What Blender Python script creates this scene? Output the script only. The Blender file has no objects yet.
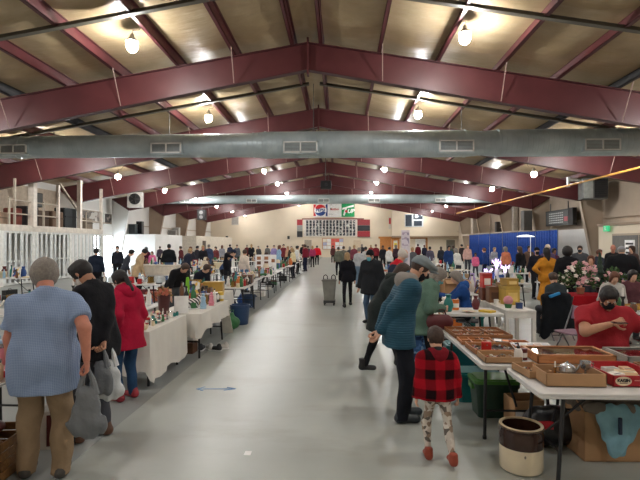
import bpy, math, random
import numpy as np
from mathutils import Vector, Matrix, Euler

sc = bpy.context.scene
COL = sc.collection
PI = math.pi
R = math.radians
random.seed(7)

# ---------------------------------------------------------------- camera, world, exposure
CAM_H = 1.87
YAW = R(2.39)
FOC = 480.0
cam_data = bpy.data.cameras.new('camera')
cam_data.sensor_width = 36.0
cam_data.lens = 27.0
cam_data.clip_end = 300
cam = bpy.data.objects.new('camera', cam_data)
COL.objects.link(cam)
cam.location = (0, 0, CAM_H)
cam.rotation_euler = (R(90.36), 0, YAW)
sc.camera = cam

world = bpy.data.worlds.new('world')
sc.world = world
world.use_nodes = True
bgn = world.node_tree.nodes['Background']
bgn.inputs['Color'].default_value = (0.80, 0.90, 1.0, 1)
bgn.inputs['Strength'].default_value = 14.0

sc.view_settings.view_transform = 'Standard'
sc.view_settings.look = 'None'
sc.view_settings.gamma = 1.0
sc.view_settings.use_curve_mapping = False
sc.view_settings.exposure = 0.45
BULB = 290.0          # strength of every hanging bulb
BULB_RAD = 0.14


def xat(px, Y):
    """world X of the picture column px at depth Y"""
    return Y * math.tan(math.atan((px - 320) / FOC) - YAW)


def yat(px, X):
    """depth at which the picture column px meets the plane x = X"""
    return X / math.tan(math.atan((px - 320) / FOC) - YAW)


def zat(px, py, Y):
    X = xat(px, Y)
    zc = Y * math.cos(YAW) - X * math.sin(YAW)
    return CAM_H + (243 - py) * zc / FOC


# ---------------------------------------------------------------- materials
def lin(c):
    out = []
    for v in c[:3]:
        v = v / 255.0
        out.append(v / 12.92 if v <= 0.04045 else ((v + 0.055) / 1.055) ** 2.4)
    return (*out, 1.0)


_mats = {}


def new_mat(name):
    m = bpy.data.materials.new(name)
    m.use_nodes = True
    nt = m.node_tree
    return m, nt, nt.nodes['Principled BSDF']


def coords(nt, scale=(1, 1, 1)):
    tc = nt.nodes.new('ShaderNodeTexCoord')
    mp = nt.nodes.new('ShaderNodeMapping')
    mp.inputs['Scale'].default_value = scale
    nt.links.new(tc.outputs['Object'], mp.inputs['Vector'])
    return mp.outputs['Vector']


def add_bump(nt, bs, height, strength=0.3, dist=0.02):
    b = nt.nodes.new('ShaderNodeBump')
    b.inputs['Strength'].default_value = strength
    b.inputs['Distance'].default_value = dist
    nt.links.new(height, b.inputs['Height'])
    nt.links.new(b.outputs['Normal'], bs.inputs['Normal'])


def mixc(nt, fac, a, b):
    mx = nt.nodes.new('ShaderNodeMix')
    mx.data_type = 'RGBA'
    if hasattr(fac, 'links'):
        nt.links.new(fac, mx.inputs[0])
    else:
        mx.inputs[0].default_value = fac
    for v, i in ((a, 6), (b, 7)):
        if hasattr(v, 'links'):
            nt.links.new(v, mx.inputs[i])
        else:
            mx.inputs[i].default_value = v
    return mx.outputs[2]


def ramp(nt, fac, stops, interp='LINEAR'):
    r = nt.nodes.new('ShaderNodeValToRGB')
    r.color_ramp.interpolation = interp
    els = r.color_ramp.elements
    while len(els) < len(stops):
        els.new(0.5)
    for e, (p, c) in zip(els, stops):
        e.position = p
        e.color = c
    nt.links.new(fac, r.inputs['Fac'])
    return r.outputs['Color']


def noise(nt, vec, scale, detail=3, rough=0.5):
    n = nt.nodes.new('ShaderNodeTexNoise')
    n.inputs['Scale'].default_value = scale
    n.inputs['Detail'].default_value = detail
    n.inputs['Roughness'].default_value = rough
    nt.links.new(vec, n.inputs['Vector'])
    return n.outputs['Fac']


def mat(rgb, rough=0.6, metal=0.0, var=0.12, scale=6.0, bump=0.0, bscale=40.0, kind='paint', spec=0.5):
    """a plain surface: a colour with a little noise of its own, and optional relief"""
    key = (tuple(rgb), rough, metal, var, scale, bump, bscale, kind, spec)
    if key in _mats:
        return _mats[key]
    m, nt, bs = new_mat(kind)
    v = coords(nt)
    c = lin(rgb)
    lo = tuple(x * (1 - var) for x in c[:3]) + (1,)
    hi = tuple(min(1, x * (1 + var)) for x in c[:3]) + (1,)
    f = noise(nt, v, scale)
    col = ramp(nt, f, [(0.3, lo), (0.7, hi)])
    nt.links.new(col, bs.inputs['Base Color'])
    bs.inputs['Roughness'].default_value = rough
    bs.inputs['Metallic'].default_value = metal
    bs.inputs['Specular IOR Level'].default_value = spec
    if bump:
        add_bump(nt, bs, noise(nt, v, bscale, 4), bump)
    _mats[key] = m
    return m


def fabric(rgb, var=0.15, bump=0.35):
    return mat(rgb, 0.9, 0, var, 9, bump, 26, 'fabric', 0.2)


def skin(rgb):
    return mat(rgb, 0.55, 0, 0.06, 30, 0, 40, 'skin', 0.4)


def wood(c1, c2, scale=6.0, rough=0.5):
    key = ('wood', c1, c2, scale, rough)
    if key in _mats:
        return _mats[key]
    m, nt, bs = new_mat('wood')
    v = coords(nt, (1.2, 8, 8))
    f = noise(nt, v, scale, 5, 0.6)
    nt.links.new(ramp(nt, f, [(0.3, lin(c1)), (0.7, lin(c2))]), bs.inputs['Base Color'])
    bs.inputs['Roughness'].default_value = rough
    add_bump(nt, bs, f, 0.15)
    _mats[key] = m
    return m


def clutter_mat(name, cols, scale, rough=0.5):
    """a printed or jumbled surface in several colours"""
    m, nt, bs = new_mat(name)
    v = coords(nt)
    vo = nt.nodes.new('ShaderNodeTexVoronoi')
    vo.inputs['Scale'].default_value = scale
    nt.links.new(v, vo.inputs['Vector'])
    sep = nt.nodes.new('ShaderNodeSeparateColor')
    nt.links.new(vo.outputs['Color'], sep.inputs[0])
    n = len(cols)
    nt.links.new(ramp(nt, sep.outputs[0], [(i / n, lin(c)) for i, c in enumerate(cols)], 'CONSTANT'), bs.inputs['Base Color'])
    bs.inputs['Roughness'].default_value = rough
    return m


def stripes(nt, v, axis, scale):
    w = nt.nodes.new('ShaderNodeTexWave')
    w.bands_direction = axis
    w.inputs['Scale'].default_value = scale
    nt.links.new(v, w.inputs['Vector'])
    return w.outputs['Fac']


def check_cloth(name, base, line, s, amt=0.5):
    m, nt, bs = new_mat(name)
    v = coords(nt)
    a = stripes(nt, v, 'X', s)
    b = stripes(nt, v, 'Z', s)
    mu = nt.nodes.new('ShaderNodeMath')
    mu.operation = 'MAXIMUM'
    nt.links.new(a, mu.inputs[0])
    nt.links.new(b, mu.inputs[1])
    f = ramp(nt, mu.outputs[0], [(0.75, (0, 0, 0, 1)), (0.95, (amt,) * 3 + (1,))])
    c = mixc(nt, f, lin(base), lin(line))
    nt.links.new(c, bs.inputs['Base Color'])
    bs.inputs['Roughness'].default_value = 0.9
    bs.inputs['Specular IOR Level'].default_value = 0.2
    add_bump(nt, bs, noise(nt, v, 9, 3), 0.5, 0.03)
    return m


def plaid_cloth(name, red, black):
    m, nt, bs = new_mat(name)
    v = coords(nt)
    a = ramp(nt, stripes(nt, v, 'X', 1.9), [(0.4, (0, 0, 0, 1)), (0.6, (1, 1, 1, 1))])
    b = ramp(nt, stripes(nt, v, 'Z', 1.9), [(0.4, (0, 0, 0, 1)), (0.6, (1, 1, 1, 1))])
    ad = nt.nodes.new('ShaderNodeMath')
    ad.operation = 'ADD'
    nt.links.new(a, ad.inputs[0])
    nt.links.new(b, ad.inputs[1])
    hf = nt.nodes.new('ShaderNodeMath')
    hf.operation = 'MULTIPLY'
    hf.inputs[1].default_value = 0.5
    nt.links.new(ad.outputs[0], hf.inputs[0])
    mid = tuple(x * 0.5 + y * 0.5 for x, y in zip(lin(red), lin(black)))
    nt.links.new(ramp(nt, hf.outputs[0], [(0.05, lin(red)), (0.5, mid), (0.98, lin(black))]), bs.inputs['Base Color'])
    bs.inputs['Roughness'].default_value = 0.95
    bs.inputs['Specular IOR Level'].default_value = 0.15
    add_bump(nt, bs, noise(nt, v, 40, 3), 0.4)
    return m


def quilt_cloth(name, rgb):
    m, nt, bs = new_mat(name)
    v = coords(nt)
    w = stripes(nt, v, 'Z', 13)
    nt.links.new(ramp(nt, noise(nt, v, 7), [(0.3, tuple(x * 0.8 for x in lin(rgb)[:3]) + (1,)), (0.7, lin(rgb))]), bs.inputs['Base Color'])
    bs.inputs['Roughness'].default_value = 0.75
    add_bump(nt, bs, w, 0.3, 0.015)
    return m


def glass_mat(tint=(235, 245, 245), rough=0.05):
    key = ('glass', tint, rough)
    if key in _mats:
        return _mats[key]
    m, nt, bs = new_mat('glass')
    bs.inputs['Base Color'].default_value = lin(tint)
    bs.inputs['Roughness'].default_value = rough
    bs.inputs['Transmission Weight'].default_value = 1.0
    _mats[key] = m
    return m


def emit_mat(name, rgb, s):
    m, nt, bs = new_mat(name)
    bs.inputs['Base Color'].default_value = lin(rgb)
    bs.inputs['Emission Color'].default_value = lin(rgb)
    bs.inputs['Emission Strength'].default_value = s
    return m


# ---------------------------------------------------------------- mesh building
class MB:
    """collects shapes of ONE part"""

    def __init__(self):
        self.v, self.f = [], []

    def add(self, vs, fs):
        n = len(self.v)
        self.v += [tuple(p) for p in vs]
        self.f += [tuple(i + n for i in q) for q in fs]
        return self

    def box(self, x0, y0, z0, x1, y1, z1):
        return self.add([(x0, y0, z0), (x1, y0, z0), (x1, y1, z0), (x0, y1, z0), (x0, y0, z1), (x1, y0, z1), (x1, y1, z1), (x0, y1, z1)],
                        [(0, 3, 2, 1), (4, 5, 6, 7), (0, 1, 5, 4), (1, 2, 6, 5), (2, 3, 7, 6), (3, 0, 4, 7)])

    def cbox(self, c, s):
        return self.box(c[0] - s[0] / 2, c[1] - s[1] / 2, c[2] - s[2] / 2, c[0] + s[0] / 2, c[1] + s[1] / 2, c[2] + s[2] / 2)

    def obox(self, a, b, w, h, up=(0, 0, 1)):
        """a bar of section w x h from a to b"""
        a, b, up = Vector(a), Vector(b), Vector(up)
        d = (b - a).normalized()
        s = d.cross(up)
        if s.length < 1e-4:
            s = d.cross(Vector((1, 0, 0)))
        s.normalize()
        u = s.cross(d).normalized()
        vs = []
        for p in (a, b):
            for i, j in ((-1, -1), (1, -1), (1, 1), (-1, 1)):
                vs.append(p + s * i * w / 2 + u * j * h / 2)
        return self.add(vs, [(0, 1, 2, 3)[::-1], (4, 5, 6, 7), (0, 1, 5, 4), (1, 2, 6, 5), (2, 3, 7, 6), (3, 0, 4, 7)])

    def cyl(self, a, b, r0, r1=None, n=12, cap=True):
        r1 = r0 if r1 is None else r1
        a, b = Vector(a), Vector(b)
        d = (b - a).normalized()
        s = d.cross(Vector((0, 0, 1)))
        if s.length < 1e-4:
            s = Vector((1, 0, 0))
        s.normalize()
        u = s.cross(d).normalized()
        vs = []
        for p, r in ((a, r0), (b, r1)):
            for i in range(n):
                t = 2 * PI * i / n
                vs.append(p + s * math.cos(t) * r + u * math.sin(t) * r)
        fs = [(i, (i + 1) % n, n + (i + 1) % n, n + i) for i in range(n)]
        if cap:
            fs += [tuple(range(n))[::-1], tuple(range(n, 2 * n))]
        return self.add(vs, fs)

    def tube(self, pts, r, n=8):
        for a, b in zip(pts, pts[1:]):
            self.cyl(a, b, r, r, n)
        return self

    def path(self, pts, r, n=8):
        """one continuous bent tube"""
        pts = [Vector(p) for p in pts]
        vs, fs = [], []
        for k, p in enumerate(pts):
            d = (pts[min(k + 1, len(pts) - 1)] - pts[max(k - 1, 0)]).normalized()
            s = d.cross(Vector((0.01, 0.02, 1)))
            if s.length < 1e-3:
                s = Vector((1, 0, 0))
            s.normalize()
            u = s.cross(d).normalized()
            rr = r[k] if isinstance(r, (list, tuple)) else r
            for i in range(n):
                t = 2 * PI * i / n
                vs.append(p + s * math.cos(t) * rr + u * math.sin(t) * rr)
        for k in range(len(pts) - 1):
            for i in range(n):
                fs.append((k * n + i, k * n + (i + 1) % n, (k + 1) * n + (i + 1) % n, (k + 1) * n + i))
        fs += [tuple(range(n))[::-1], tuple(range((len(pts) - 1) * n, len(pts) * n))]
        return self.add(vs, fs)

    def lathe(self, prof, c=(0, 0, 0), n=16, sx=1.0, sy=1.0, caps=True):
        """prof: (radius, z) from bottom to top"""
        vs, fs = [], []
        for r, z in prof:
            for i in range(n):
                t = 2 * PI * i / n
                vs.append((c[0] + math.cos(t) * r * sx, c[1] + math.sin(t) * r * sy, c[2] + z))
        for k in range(len(prof) - 1):
            for i in range(n):
                fs.append((k * n + i, k * n + (i + 1) % n, (k + 1) * n + (i + 1) % n, (k + 1) * n + i))
        if caps and prof[0][0] > 1e-4:
            fs.append(tuple(range(n))[::-1])
        if caps and prof[-1][0] > 1e-4:
            fs.append(tuple(range((len(prof) - 1) * n, len(prof) * n)))
        return self.add(vs, fs)

    def prism(self, poly, z0, z1):
        """poly: (x, y) outline, counter-clockwise"""
        n = len(poly)
        vs = [(x, y, z0) for x, y in poly] + [(x, y, z1) for x, y in poly]
        fs = [tuple(range(n))[::-1], tuple(range(n, 2 * n))] + [(i, (i + 1) % n, n + (i + 1) % n, n + i) for i in range(n)]
        return self.add(vs, fs)

    def extrude(self, poly3, d):
        """3D outline pushed along vector d"""
        n = len(poly3)
        d = Vector(d)
        vs = [Vector(p) for p in poly3] + [Vector(p) + d for p in poly3]
        fs = [tuple(range(n))[::-1], tuple(range(n, 2 * n))] + [(i, (i + 1) % n, n + (i + 1) % n, n + i) for i in range(n)]
        return self.add(vs, fs)

    def ball(self, c, r, n=12, m=8, s=(1, 1, 1)):
        prof = [(max(1e-5, math.sin(PI * k / m)) * r, -math.cos(PI * k / m) * r * s[2]) for k in range(m + 1)]
        return self.lathe(prof, c, n, s[0], s[1])

    def build(self, name, material, parent=None, bevel=0.0, smooth=True, sharp=35):
        me = bpy.data.meshes.new(name)
        me.from_pydata(self.v, [], self.f)
        me.update()
        return mesh_obj(name, me, material, parent, bevel, smooth, sharp)


def mesh_obj(name, me, material, parent=None, bevel=0.0, smooth=True, sharp=35):
    if smooth:
        me.shade_smooth()
        me.set_sharp_from_angle(angle=R(sharp))
    if material is not None:
        for m in (material if isinstance(material, (list, tuple)) else [material]):
            me.materials.append(m)
    o = bpy.data.objects.new(name, me)
    COL.objects.link(o)
    if parent is not None:
        o.parent = parent
    if bevel:
        b = o.modifiers.new('edge', 'BEVEL')
        b.width = bevel
        b.segments = 2
        b.limit_method = 'ANGLE'
    return o


LABELS = {}


def tag(o, label, cat, group=None, kind=None):
    if label in LABELS and (group is None or LABELS[label] != group):
        n = 2
        print('DUPLICATE LABEL', label)
    LABELS[label] = group
    o['label'] = label
    o['category'] = cat
    if group:
        o['group'] = group
    if kind:
        o['kind'] = kind
    return o


def empty(name, loc=(0, 0, 0), rz=0.0, parent=None):
    o = bpy.data.objects.new(name, None)
    o.empty_display_size = 0.1
    COL.objects.link(o)
    o.location = loc
    o.rotation_euler = (0, 0, rz)
    if parent is not None:
        o.parent = parent
    return o


def struct(o):
    o['kind'] = 'structure'
    return o


_kids = {}


def kids(o):
    if o.name not in _kids:
        _kids[o.name] = [c for c in COL.objects if c.parent == o]
    return _kids[o.name]


def copy_tree(o, parent=None):
    c = o.copy()
    COL.objects.link(c)
    c.parent = parent
    for ch in kids(o):
        copy_tree(ch, c)
    return c


def recolour(o, m):
    """give this copy a material of its own while it shares the mesh"""
    if o.type == 'MESH' and len(o.material_slots):
        o.material_slots[0].link = 'OBJECT'
        o.material_slots[0].material = m
# ================================================================= THE HALL
RX = -0.96                 # ridge line
WALL = 16.3                # half width
Y0, Y1 = -9.0, 63.4
FR = [14.35 + 7 * k for k in range(-3, 7)]      # the steel frames
M_maroon = mat((92, 46, 48), 0.42, 0, 0.14, 1.2, 0.05, 6, 'painted_steel')
M_maroon2 = mat((84, 42, 44), 0.45, 0, 0.15, 1.5, 0, 6, 'painted_steel')
M_cream = mat((226, 212, 190), 0.75, 0, 0.05, 0.6, 0.08, 20, 'painted_wall')
M_white = mat((226, 224, 220), 0.7, 0, 0.05, 0.8, 0, 20, 'painted_wall')
M_greige = mat((180, 164, 146), 0.8, 0, 0.10, 0.7, 0.1, 14, 'painted_wall')
M_tan = mat((150, 130, 112), 0.7, 0, 0.1, 1.0, 0, 14, 'painted_steel')
M_grey = mat((96, 98, 96), 0.5, 0, 0.1, 3)
M_dkgrey = mat((52, 52, 54), 0.55, 0, 0.12, 4)
M_black = mat((24, 24, 26), 0.5, 0, 0.15, 5)
M_steelw = mat((236, 236, 232), 0.5, 0, 0.05, 5, kind='white_enamel')
M_bar = mat((92, 88, 76), 0.5, 0, 0.1, 3, kind='painted_steel')


def zroof(u):
    return 8.16 - 0.1667 * abs(u)


def ztop(u):
    return 7.87 - 0.1667 * abs(u)


def zbot(u):
    return 7.04 - 0.185 * abs(u)


# floor: worn painted concrete
def floor_material():
    m, nt, bs = new_mat('painted_concrete')
    v = coords(nt)
    n1 = noise(nt, v, 0.35, 5, 0.6)
    c = ramp(nt, n1, [(0.3, lin((158, 163, 157))), (0.5, lin((172, 177, 171))), (0.72, lin((186, 191, 185)))])
    # scuffed patches
    mp = nt.nodes.new('ShaderNodeMapping')
    mp.inputs['Scale'].default_value = (0.5, 1.3, 1)
    nt.links.new(v, mp.inputs['Vector'])
    n2 = noise(nt, mp.outputs['Vector'], 1.1, 7, 0.7)
    f2 = ramp(nt, n2, [(0.52, (0, 0, 0, 1)), (0.68, (0.45, 0.45, 0.45, 1))])
    c = mixc(nt, f2, c, lin((150, 148, 138)))
    n3 = noise(nt, v, 9, 6, 0.75)
    f3 = ramp(nt, n3, [(0.66, (0, 0, 0, 1)), (0.74, (0.5, 0.5, 0.5, 1))])
    c = mixc(nt, f3, c, lin((122, 116, 104)))
    nt.links.new(c, bs.inputs['Base Color'])
    rr = ramp(nt, n1, [(0.3, (0.28,) * 3 + (1,)), (0.7, (0.4,) * 3 + (1,))])
    nt.links.new(rr, bs.inputs['Roughness'])
    add_bump(nt, bs, n2, 0.05, 0.02)
    return m


struct(MB().box(RX - WALL - 1, Y0 - 0.3, -0.2, RX + WALL + 1, Y1 + 0.3, 0).build('floor', floor_material()))
# the slightly greyer strips of floor where the tables stand
strip = mat((146, 150, 148), 0.42, 0, 0.06, 0.8, 0.03, 6, 'painted_concrete')
struct(MB().box(RX - WALL, Y0, 0, -2.28, Y1, 0.002).build('floor_strip', strip))

# ceiling: draped insulation between the purlins
PU = [0.43 + 1.73 * k for k in range(10)]


def ceiling():
    us = []
    edges = [-16.6] + [-p for p in PU[::-1] if p < 16.2] + [0.0] + [p for p in PU if p < 16.2] + [16.6]
    xs, zs = [], []
    for a, b in zip(edges, edges[1:]):
        n = 6 if abs(b - a) > 1 else 3
        for k in range(n):
            t = k / n
            u = a + (b - a) * t
            xs.append(u)
            zs.append((4 * t * (1 - t)) * (0.09 if n == 6 else 0.02))
    xs.append(edges[-1])
    zs.append(0)
    ny = 330
    vs, fs = [], []
    rnd = random.Random(3)
    folds = [[rnd.uniform(0, 6.28) for _ in range(4)] for _ in range(40)]
    for j in range(ny + 1):
        y = Y0 + (Y1 - Y0) * j / ny
        for i, u in enumerate(xs):
            ph = folds[int((u + 17) / 1.73) % 40]
            w = zs[i] / 0.09
            # every drape has soft creases across it
            s = y * 2.6 + ph[0] + 0.5 * math.sin(y * 0.7 + ph[1])
            ridge = max(0, math.sin(s)) ** 6
            z = zroof(u) - 0.02 - zs[i] * (0.75 + 0.35 * math.sin(y * 1.3 + ph[2])) - 0.05 * w * ridge
            vs.append((RX + u, y + 0.12 * w * math.sin(ph[3]), z))
    w = len(xs)
    for j in range(ny):
        for i in range(w - 1):
            a = j * w + i
            fs.append((a, a + w, a + w + 1, a + 1))
    m, nt, bs = new_mat('insulation_vinyl')
    v = coords(nt)
    f = noise(nt, v, 0.7, 5, 0.6)
    c = ramp(nt, f, [(0.3, lin((164, 142, 108))), (0.55, lin((184, 162, 126))), (0.75, lin((206, 188, 154)))])
    nt.links.new(c, bs.inputs['Base Color'])
    bs.inputs['Roughness'].default_value = 0.42
    add_bump(nt, bs, noise(nt, coords(nt, (0.6, 3.0, 1)), 2.4, 4), 0.35, 0.05)
    MBc = MB()
    MBc.v, MBc.f = vs, fs
    o = MBc.build('ceiling', m, sharp=180)
    return struct(o)


ceiling()
# outer roof deck, keeps daylight out
struct(MB().extrude([(RX - 17, Y0, zroof(17) + 0.12), (RX, Y0, zroof(0) + 0.12), (RX + 17, Y0, zroof(17) + 0.12),
                     (RX + 17, Y0, zroof(17) + 0.22), (RX, Y0, zroof(0) + 0.22), (RX - 17, Y0, zroof(17) + 0.22)], (0, Y1 - Y0, 0)).build('roof', M_greige))

# walls
gable = [(RX - 17, -0.2), (RX + 17, -0.2), (RX + 17, zroof(17) + 0.1), (RX, zroof(0) + 0.1), (RX - 17, zroof(17) + 0.1)]
struct(MB().extrude([(x, Y1, z) for x, z in gable], (0, 0.25, 0)).build('wall_far', M_cream))
struct(MB().extrude([(x, Y0 - 0.25, z) for x, z in gable], (0, 0.25, 0)).build('wall_near', M_cream))
ZT = zroof(WALL) + 0.2
struct(MB().box(RX + WALL, Y0, 0, RX + WALL + 0.25, Y1, ZT).build('wall_right', M_greige))
lw = MB()
lw.box(RX - WALL - 0.25, Y0, 0, RX - WALL, 32.9, ZT).box(RX - WALL - 0.25, 36.3, 0, RX - WALL, Y1, ZT)
lw.box(RX - WALL - 0.25, 32.9, 2.45, RX - WALL, 36.3, ZT)
struct(lw.build('wall_left', M_white))
fr = MB()
for y in (32.9, 34.6, 36.3):
    fr.box(RX - WALL - 0.2, y - 0.05, 0, RX - WALL + 0.06, y + 0.05, 2.45)
fr.box(RX - WALL - 0.2, 32.9, 2.37, RX - WALL + 0.06, 36.3, 2.45)
struct(fr.build('door_1', M_steelw))
# snowy daylight yard outside the open door
struct(MB().box(RX - 40, 24, -0.1, RX - WALL - 0.25, 46, -0.02).build('ground', mat((225, 228, 232), 0.8, kind='snow')))

# steel frames
for k, Yf in enumerate(FR):
    web, fl = MB(), MB()
    N = 1
    for s in (-1, 1):
        P = lambda u, z: (RX + s * u, Yf, z)
        # rafter web with knee: polygon ridge-top, eave-top, knee outer, knee inner, ridge-bottom
        poly = [P(0, ztop(0)), P(16.1, ztop(16.1)), P(16.1, 5.15), P(14.8, zbot(14.8)), P(0, zbot(0))]
        web.extrude([(x, Yf - 0.012, z) for x, _, z in poly], (0, 0.024, 0))
        fl.obox(P(0, ztop(0) - 0.012), P(16.1, ztop(16.1) - 0.012), 0.22, 0.024)
        fl.obox(P(0, zbot(0) + 0.012), P(14.8, zbot(14.8) + 0.012), 0.24, 0.024)
        for u in (14.8,):
            web.box(RX + s * u - 0.01, Yf - 0.1, zbot(u) + 0.02, RX + s * u + 0.01, Yf + 0.1, ztop(u) - 0.02)
    web.box(RX - 0.03, Yf - 0.13, 6.9, RX + 0.03, Yf + 0.13, 8.0)
    b = web.build('roof_beam', M_maroon)
    struct(b)
    fl.build('flange', M_maroon2, b)
    for s in (-1, 1):
        cm = M_white if (s < 0 and k < 7) else M_tan if s < 0 else M_greige
        c = MB()
        P = lambda u, z: (RX + s * u, Yf, z)
        poly = [(14.8, zbot(14.8)), (16.1, 5.15), (16.1, 0.0), (15.65, 0.0)]
        c.extrude([(RX + s * u, Yf - 0.012, z) for u, z in poly], (0, 0.024, 0))
        c.obox(P(14.8, zbot(14.8)), P(15.65, 0.0), 0.26, 0.024, (1, 0, 0))
        c.box(RX + s * 16.1 - 0.012, Yf - 0.13, 0, RX + s * 16.1 + 0.012, Yf + 0.13, 5.1)
        struct(c.build('column', cm))
        # bright bevelled edge plate of the knee
        struct(MB().obox((RX + s * 14.8, Yf, zbot(14.8) - 0.01), (RX + s * 16.1, Yf, 5.14), 0.26, 0.03).build('trim_knee', M_maroon2))
    # flange brace rods
    rods = MB()
    for s in (-1, 1):
        for u in PU[1:8:2]:
            rods.cyl((RX + s * u, Yf - 0.75, ztop(u) + 0.02), (RX + s * (u + 0.06), Yf - 0.1, zbot(u) + 0.03), 0.014, n=6)
    struct(rods.build('beam_brace_trim', mat((176, 150, 140), 0.5)))

# purlins, one long Z-bar each
for s in (-1, 1):
    for u in PU[:9]:
        p = MB()
        z = ztop(u)
        x = RX + s * u
        p.box(x - 0.012, Y0, z, x + 0.012, Y1, z + 0.27)
        p.box(x - 0.10, Y0, z, x + 0.012, Y1, z + 0.014).box(x - 0.012, Y0, z + 0.256, x + 0.075, Y1, z + 0.27)
        p.box(x - 0.10, Y0, z, x - 0.088, Y1, z + 0.035)
        struct(p.build('roof_purlin_beam', M_maroon if u != PU[5] else M_dkgrey))
    # mid-bay bridging
    for Yf in FR:
        y = Yf - 3.4
        if y < Y0 + 1:
            continue
        q = MB().obox((RX + s * 0.2, y, ztop(0.2) - 0.02), (RX + s * 16.2, y, ztop(16.2) - 0.02), 0.14, 0.035)
        q.obox((RX + s * 0.2, y, ztop(0.2) + 0.03), (RX + s * 16.2, y, ztop(16.2) + 0.03), 0.02, 0.1)
        struct(q.build('roof_tie_beam', M_bar))
# girts on the side walls
for s in (-1, 1):
    for z in (3.3,):
        struct(MB().box(RX + s * (WALL - 0.1) - 0.08, Y0, z, RX + s * (WALL - 0.1) + 0.08, Y1, z + 0.06).build('trim_girt', M_greige))

# ------------------------------------------------- hanging bulbs
M_bulb = emit_mat('lit_bulb', (251, 250, 248), BULB)
M_sock = mat((196, 190, 176), 0.35, 0.5)


def make_bulb(dx):
    t = empty('hanging_light')
    MB().ball((0, 0, 0), BULB_RAD, 12, 8, (1, 1, 1.1)).build('bulb', M_bulb, t, sharp=180)
    MB().lathe([(0.155, 0.11), (0.158, 0.12), (0.12, 0.17), (0.06, 0.22), (0.05, 0.3), (0.02, 0.32)], n=12).build('capped_socket', M_sock, t)  # wide flared cap added to keep upward light off the ceiling
    MB().path([(0, 0, 0.31), (0.02, 0, 0.4), (dx * 0.6 - 0.03, 0.02, 0.42), (dx, 0, 0.66)], 0.008, 6).build('cord', M_dkgrey, t)
    return t


rows = {-11.2: ('outer row along the mezzanine side', 5.5), -4.25: ('inner row on the mezzanine side', 6.8),
        4.0: ('inner row on the scoreboard side', 6.86), 11.2: ('outer row along the scoreboard side', 5.5)}
ordn = ['first', 'second', 'third', 'fourth', 'fifth', 'sixth', 'seventh', 'eighth']
for u, (rowname, z) in rows.items():
    bulb0 = make_bulb({-4.25: 0.33, 4.0: -0.13, -11.2: 0.36, 11.2: -0.42}[u])
    used = False
    for k in range(-2, 8):
        y = 11.8 + 7 * k
        if abs(u) > 10 and k in (-2, ):
            pass
        o = bulb0 if not used else copy_tree(bulb0)
        used = True
        o.location = (RX + u, y, z)
        if k < 0 or (abs(u) > 10 and k < 2):
            tag(o, 'lit bare bulb overhead beside the camera end of the hall', 'ceiling light', 'bulbs above the entrance end')
        else:
            n = k - (2 if abs(u) > 10 else 0)
            tag(o, f'lit round bulb, {ordn[n]} of the {rowname}', 'ceiling light', 'hanging bulbs')

# ------------------------------------------------- spiral ducts across the hall
def duct_mat():
    m, nt, bs = new_mat('galvanised_duct')
    v = coords(nt)
    w = stripes(nt, v, 'X', 1.7)
    f = noise(nt, v, 1.4, 4)
    nt.links.new(ramp(nt, f, [(0.3, lin((166, 180, 184))), (0.7, lin((196, 208, 210)))]), bs.inputs['Base Color'])
    bs.inputs['Metallic'].default_value = 0.12
    bs.inputs['Roughness'].default_value = 0.36
    add_bump(nt, bs, ramp(nt, w, [(0.85, (0, 0, 0, 1)), (1, (1, 1, 1, 1))]), 0.4, 0.02)
    return m


M_duct = duct_mat()


def air_duct(Y, z, r0, segs, grilles, label, z2=None):
    t = empty('air_duct', (0, Y, z))
    prof = MB()
    pts = []
    n = 20
    vs, fs = [], []
    for x, r in segs:
        for i in range(n):
            a = 2 * PI * i / n
            vs.append((x, math.cos(a) * r, math.sin(a) * r))
    for k in range(len(segs) - 1):
        for i in range(n):
            fs.append((k * n + i, (k + 1) * n + i, (k + 1) * n + (i + 1) % n, k * n + (i + 1) % n))
    fs += [tuple(range(n)), tuple(range((len(segs) - 1) * n, len(segs) * n))[::-1]]
    prof.add(vs, fs)
    prof.build('pipe', M_duct, t, sharp=25)
    for x, r in segs[1:-1]:
        MB().cyl((x - 0.03, 0, 0), (x + 0.03, 0, 0), r + 0.015, n=20).build('collar', M_duct, t)
    for gx, r in grilles:
        gw, gh = 1.25 * r / 0.5, 0.42 * r / 0.5
        g = MB()
        yy = -r - 0.06
        zz = -0.18 * r / 0.5
        for a in (-gw / 2, -0.02, gw / 2 - 0.05):
            g.box(gx + a, yy, zz - gh / 2, gx + a + 0.05, yy + 0.05, zz + gh / 2)
        for b in (-gh / 2, gh / 2 - 0.05):
            g.box(gx - gw / 2, yy, zz + b, gx + gw / 2, yy + 0.05, zz + b + 0.05)
        go = g.build('grille', M_steelw, t)
        bx = MB().box(gx - gw / 2 - 0.03, yy + 0.04, zz - gh / 2 - 0.03, gx + gw / 2 + 0.03, -r * 0.55, zz + gh / 2 + 0.02)
        bx.build('grille_box', M_duct, t)
        lv = MB()
        for i in range(7):
            zc = zz - gh / 2 + 0.06 + i * (gh - 0.1) / 6.5
            lv.obox((gx - gw / 2 + 0.04, yy + 0.03, zc), (gx + gw / 2 - 0.04, yy + 0.03, zc), 0.035, 0.006, (0, 0.6, 1))
        lv.build('louvre_blades', mat((150, 150, 146), 0.5), go)
    for x in (-11, -6.5, -1.0, 4.5, 9.5):
        u = abs(x - RX)
        MB().cyl((x, 0, r0 - 0.05), (x, 0, ztop(u) - z), 0.012, n=6).build('hanger', M_grey, t)
    tag(t, label, 'air duct')


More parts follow.
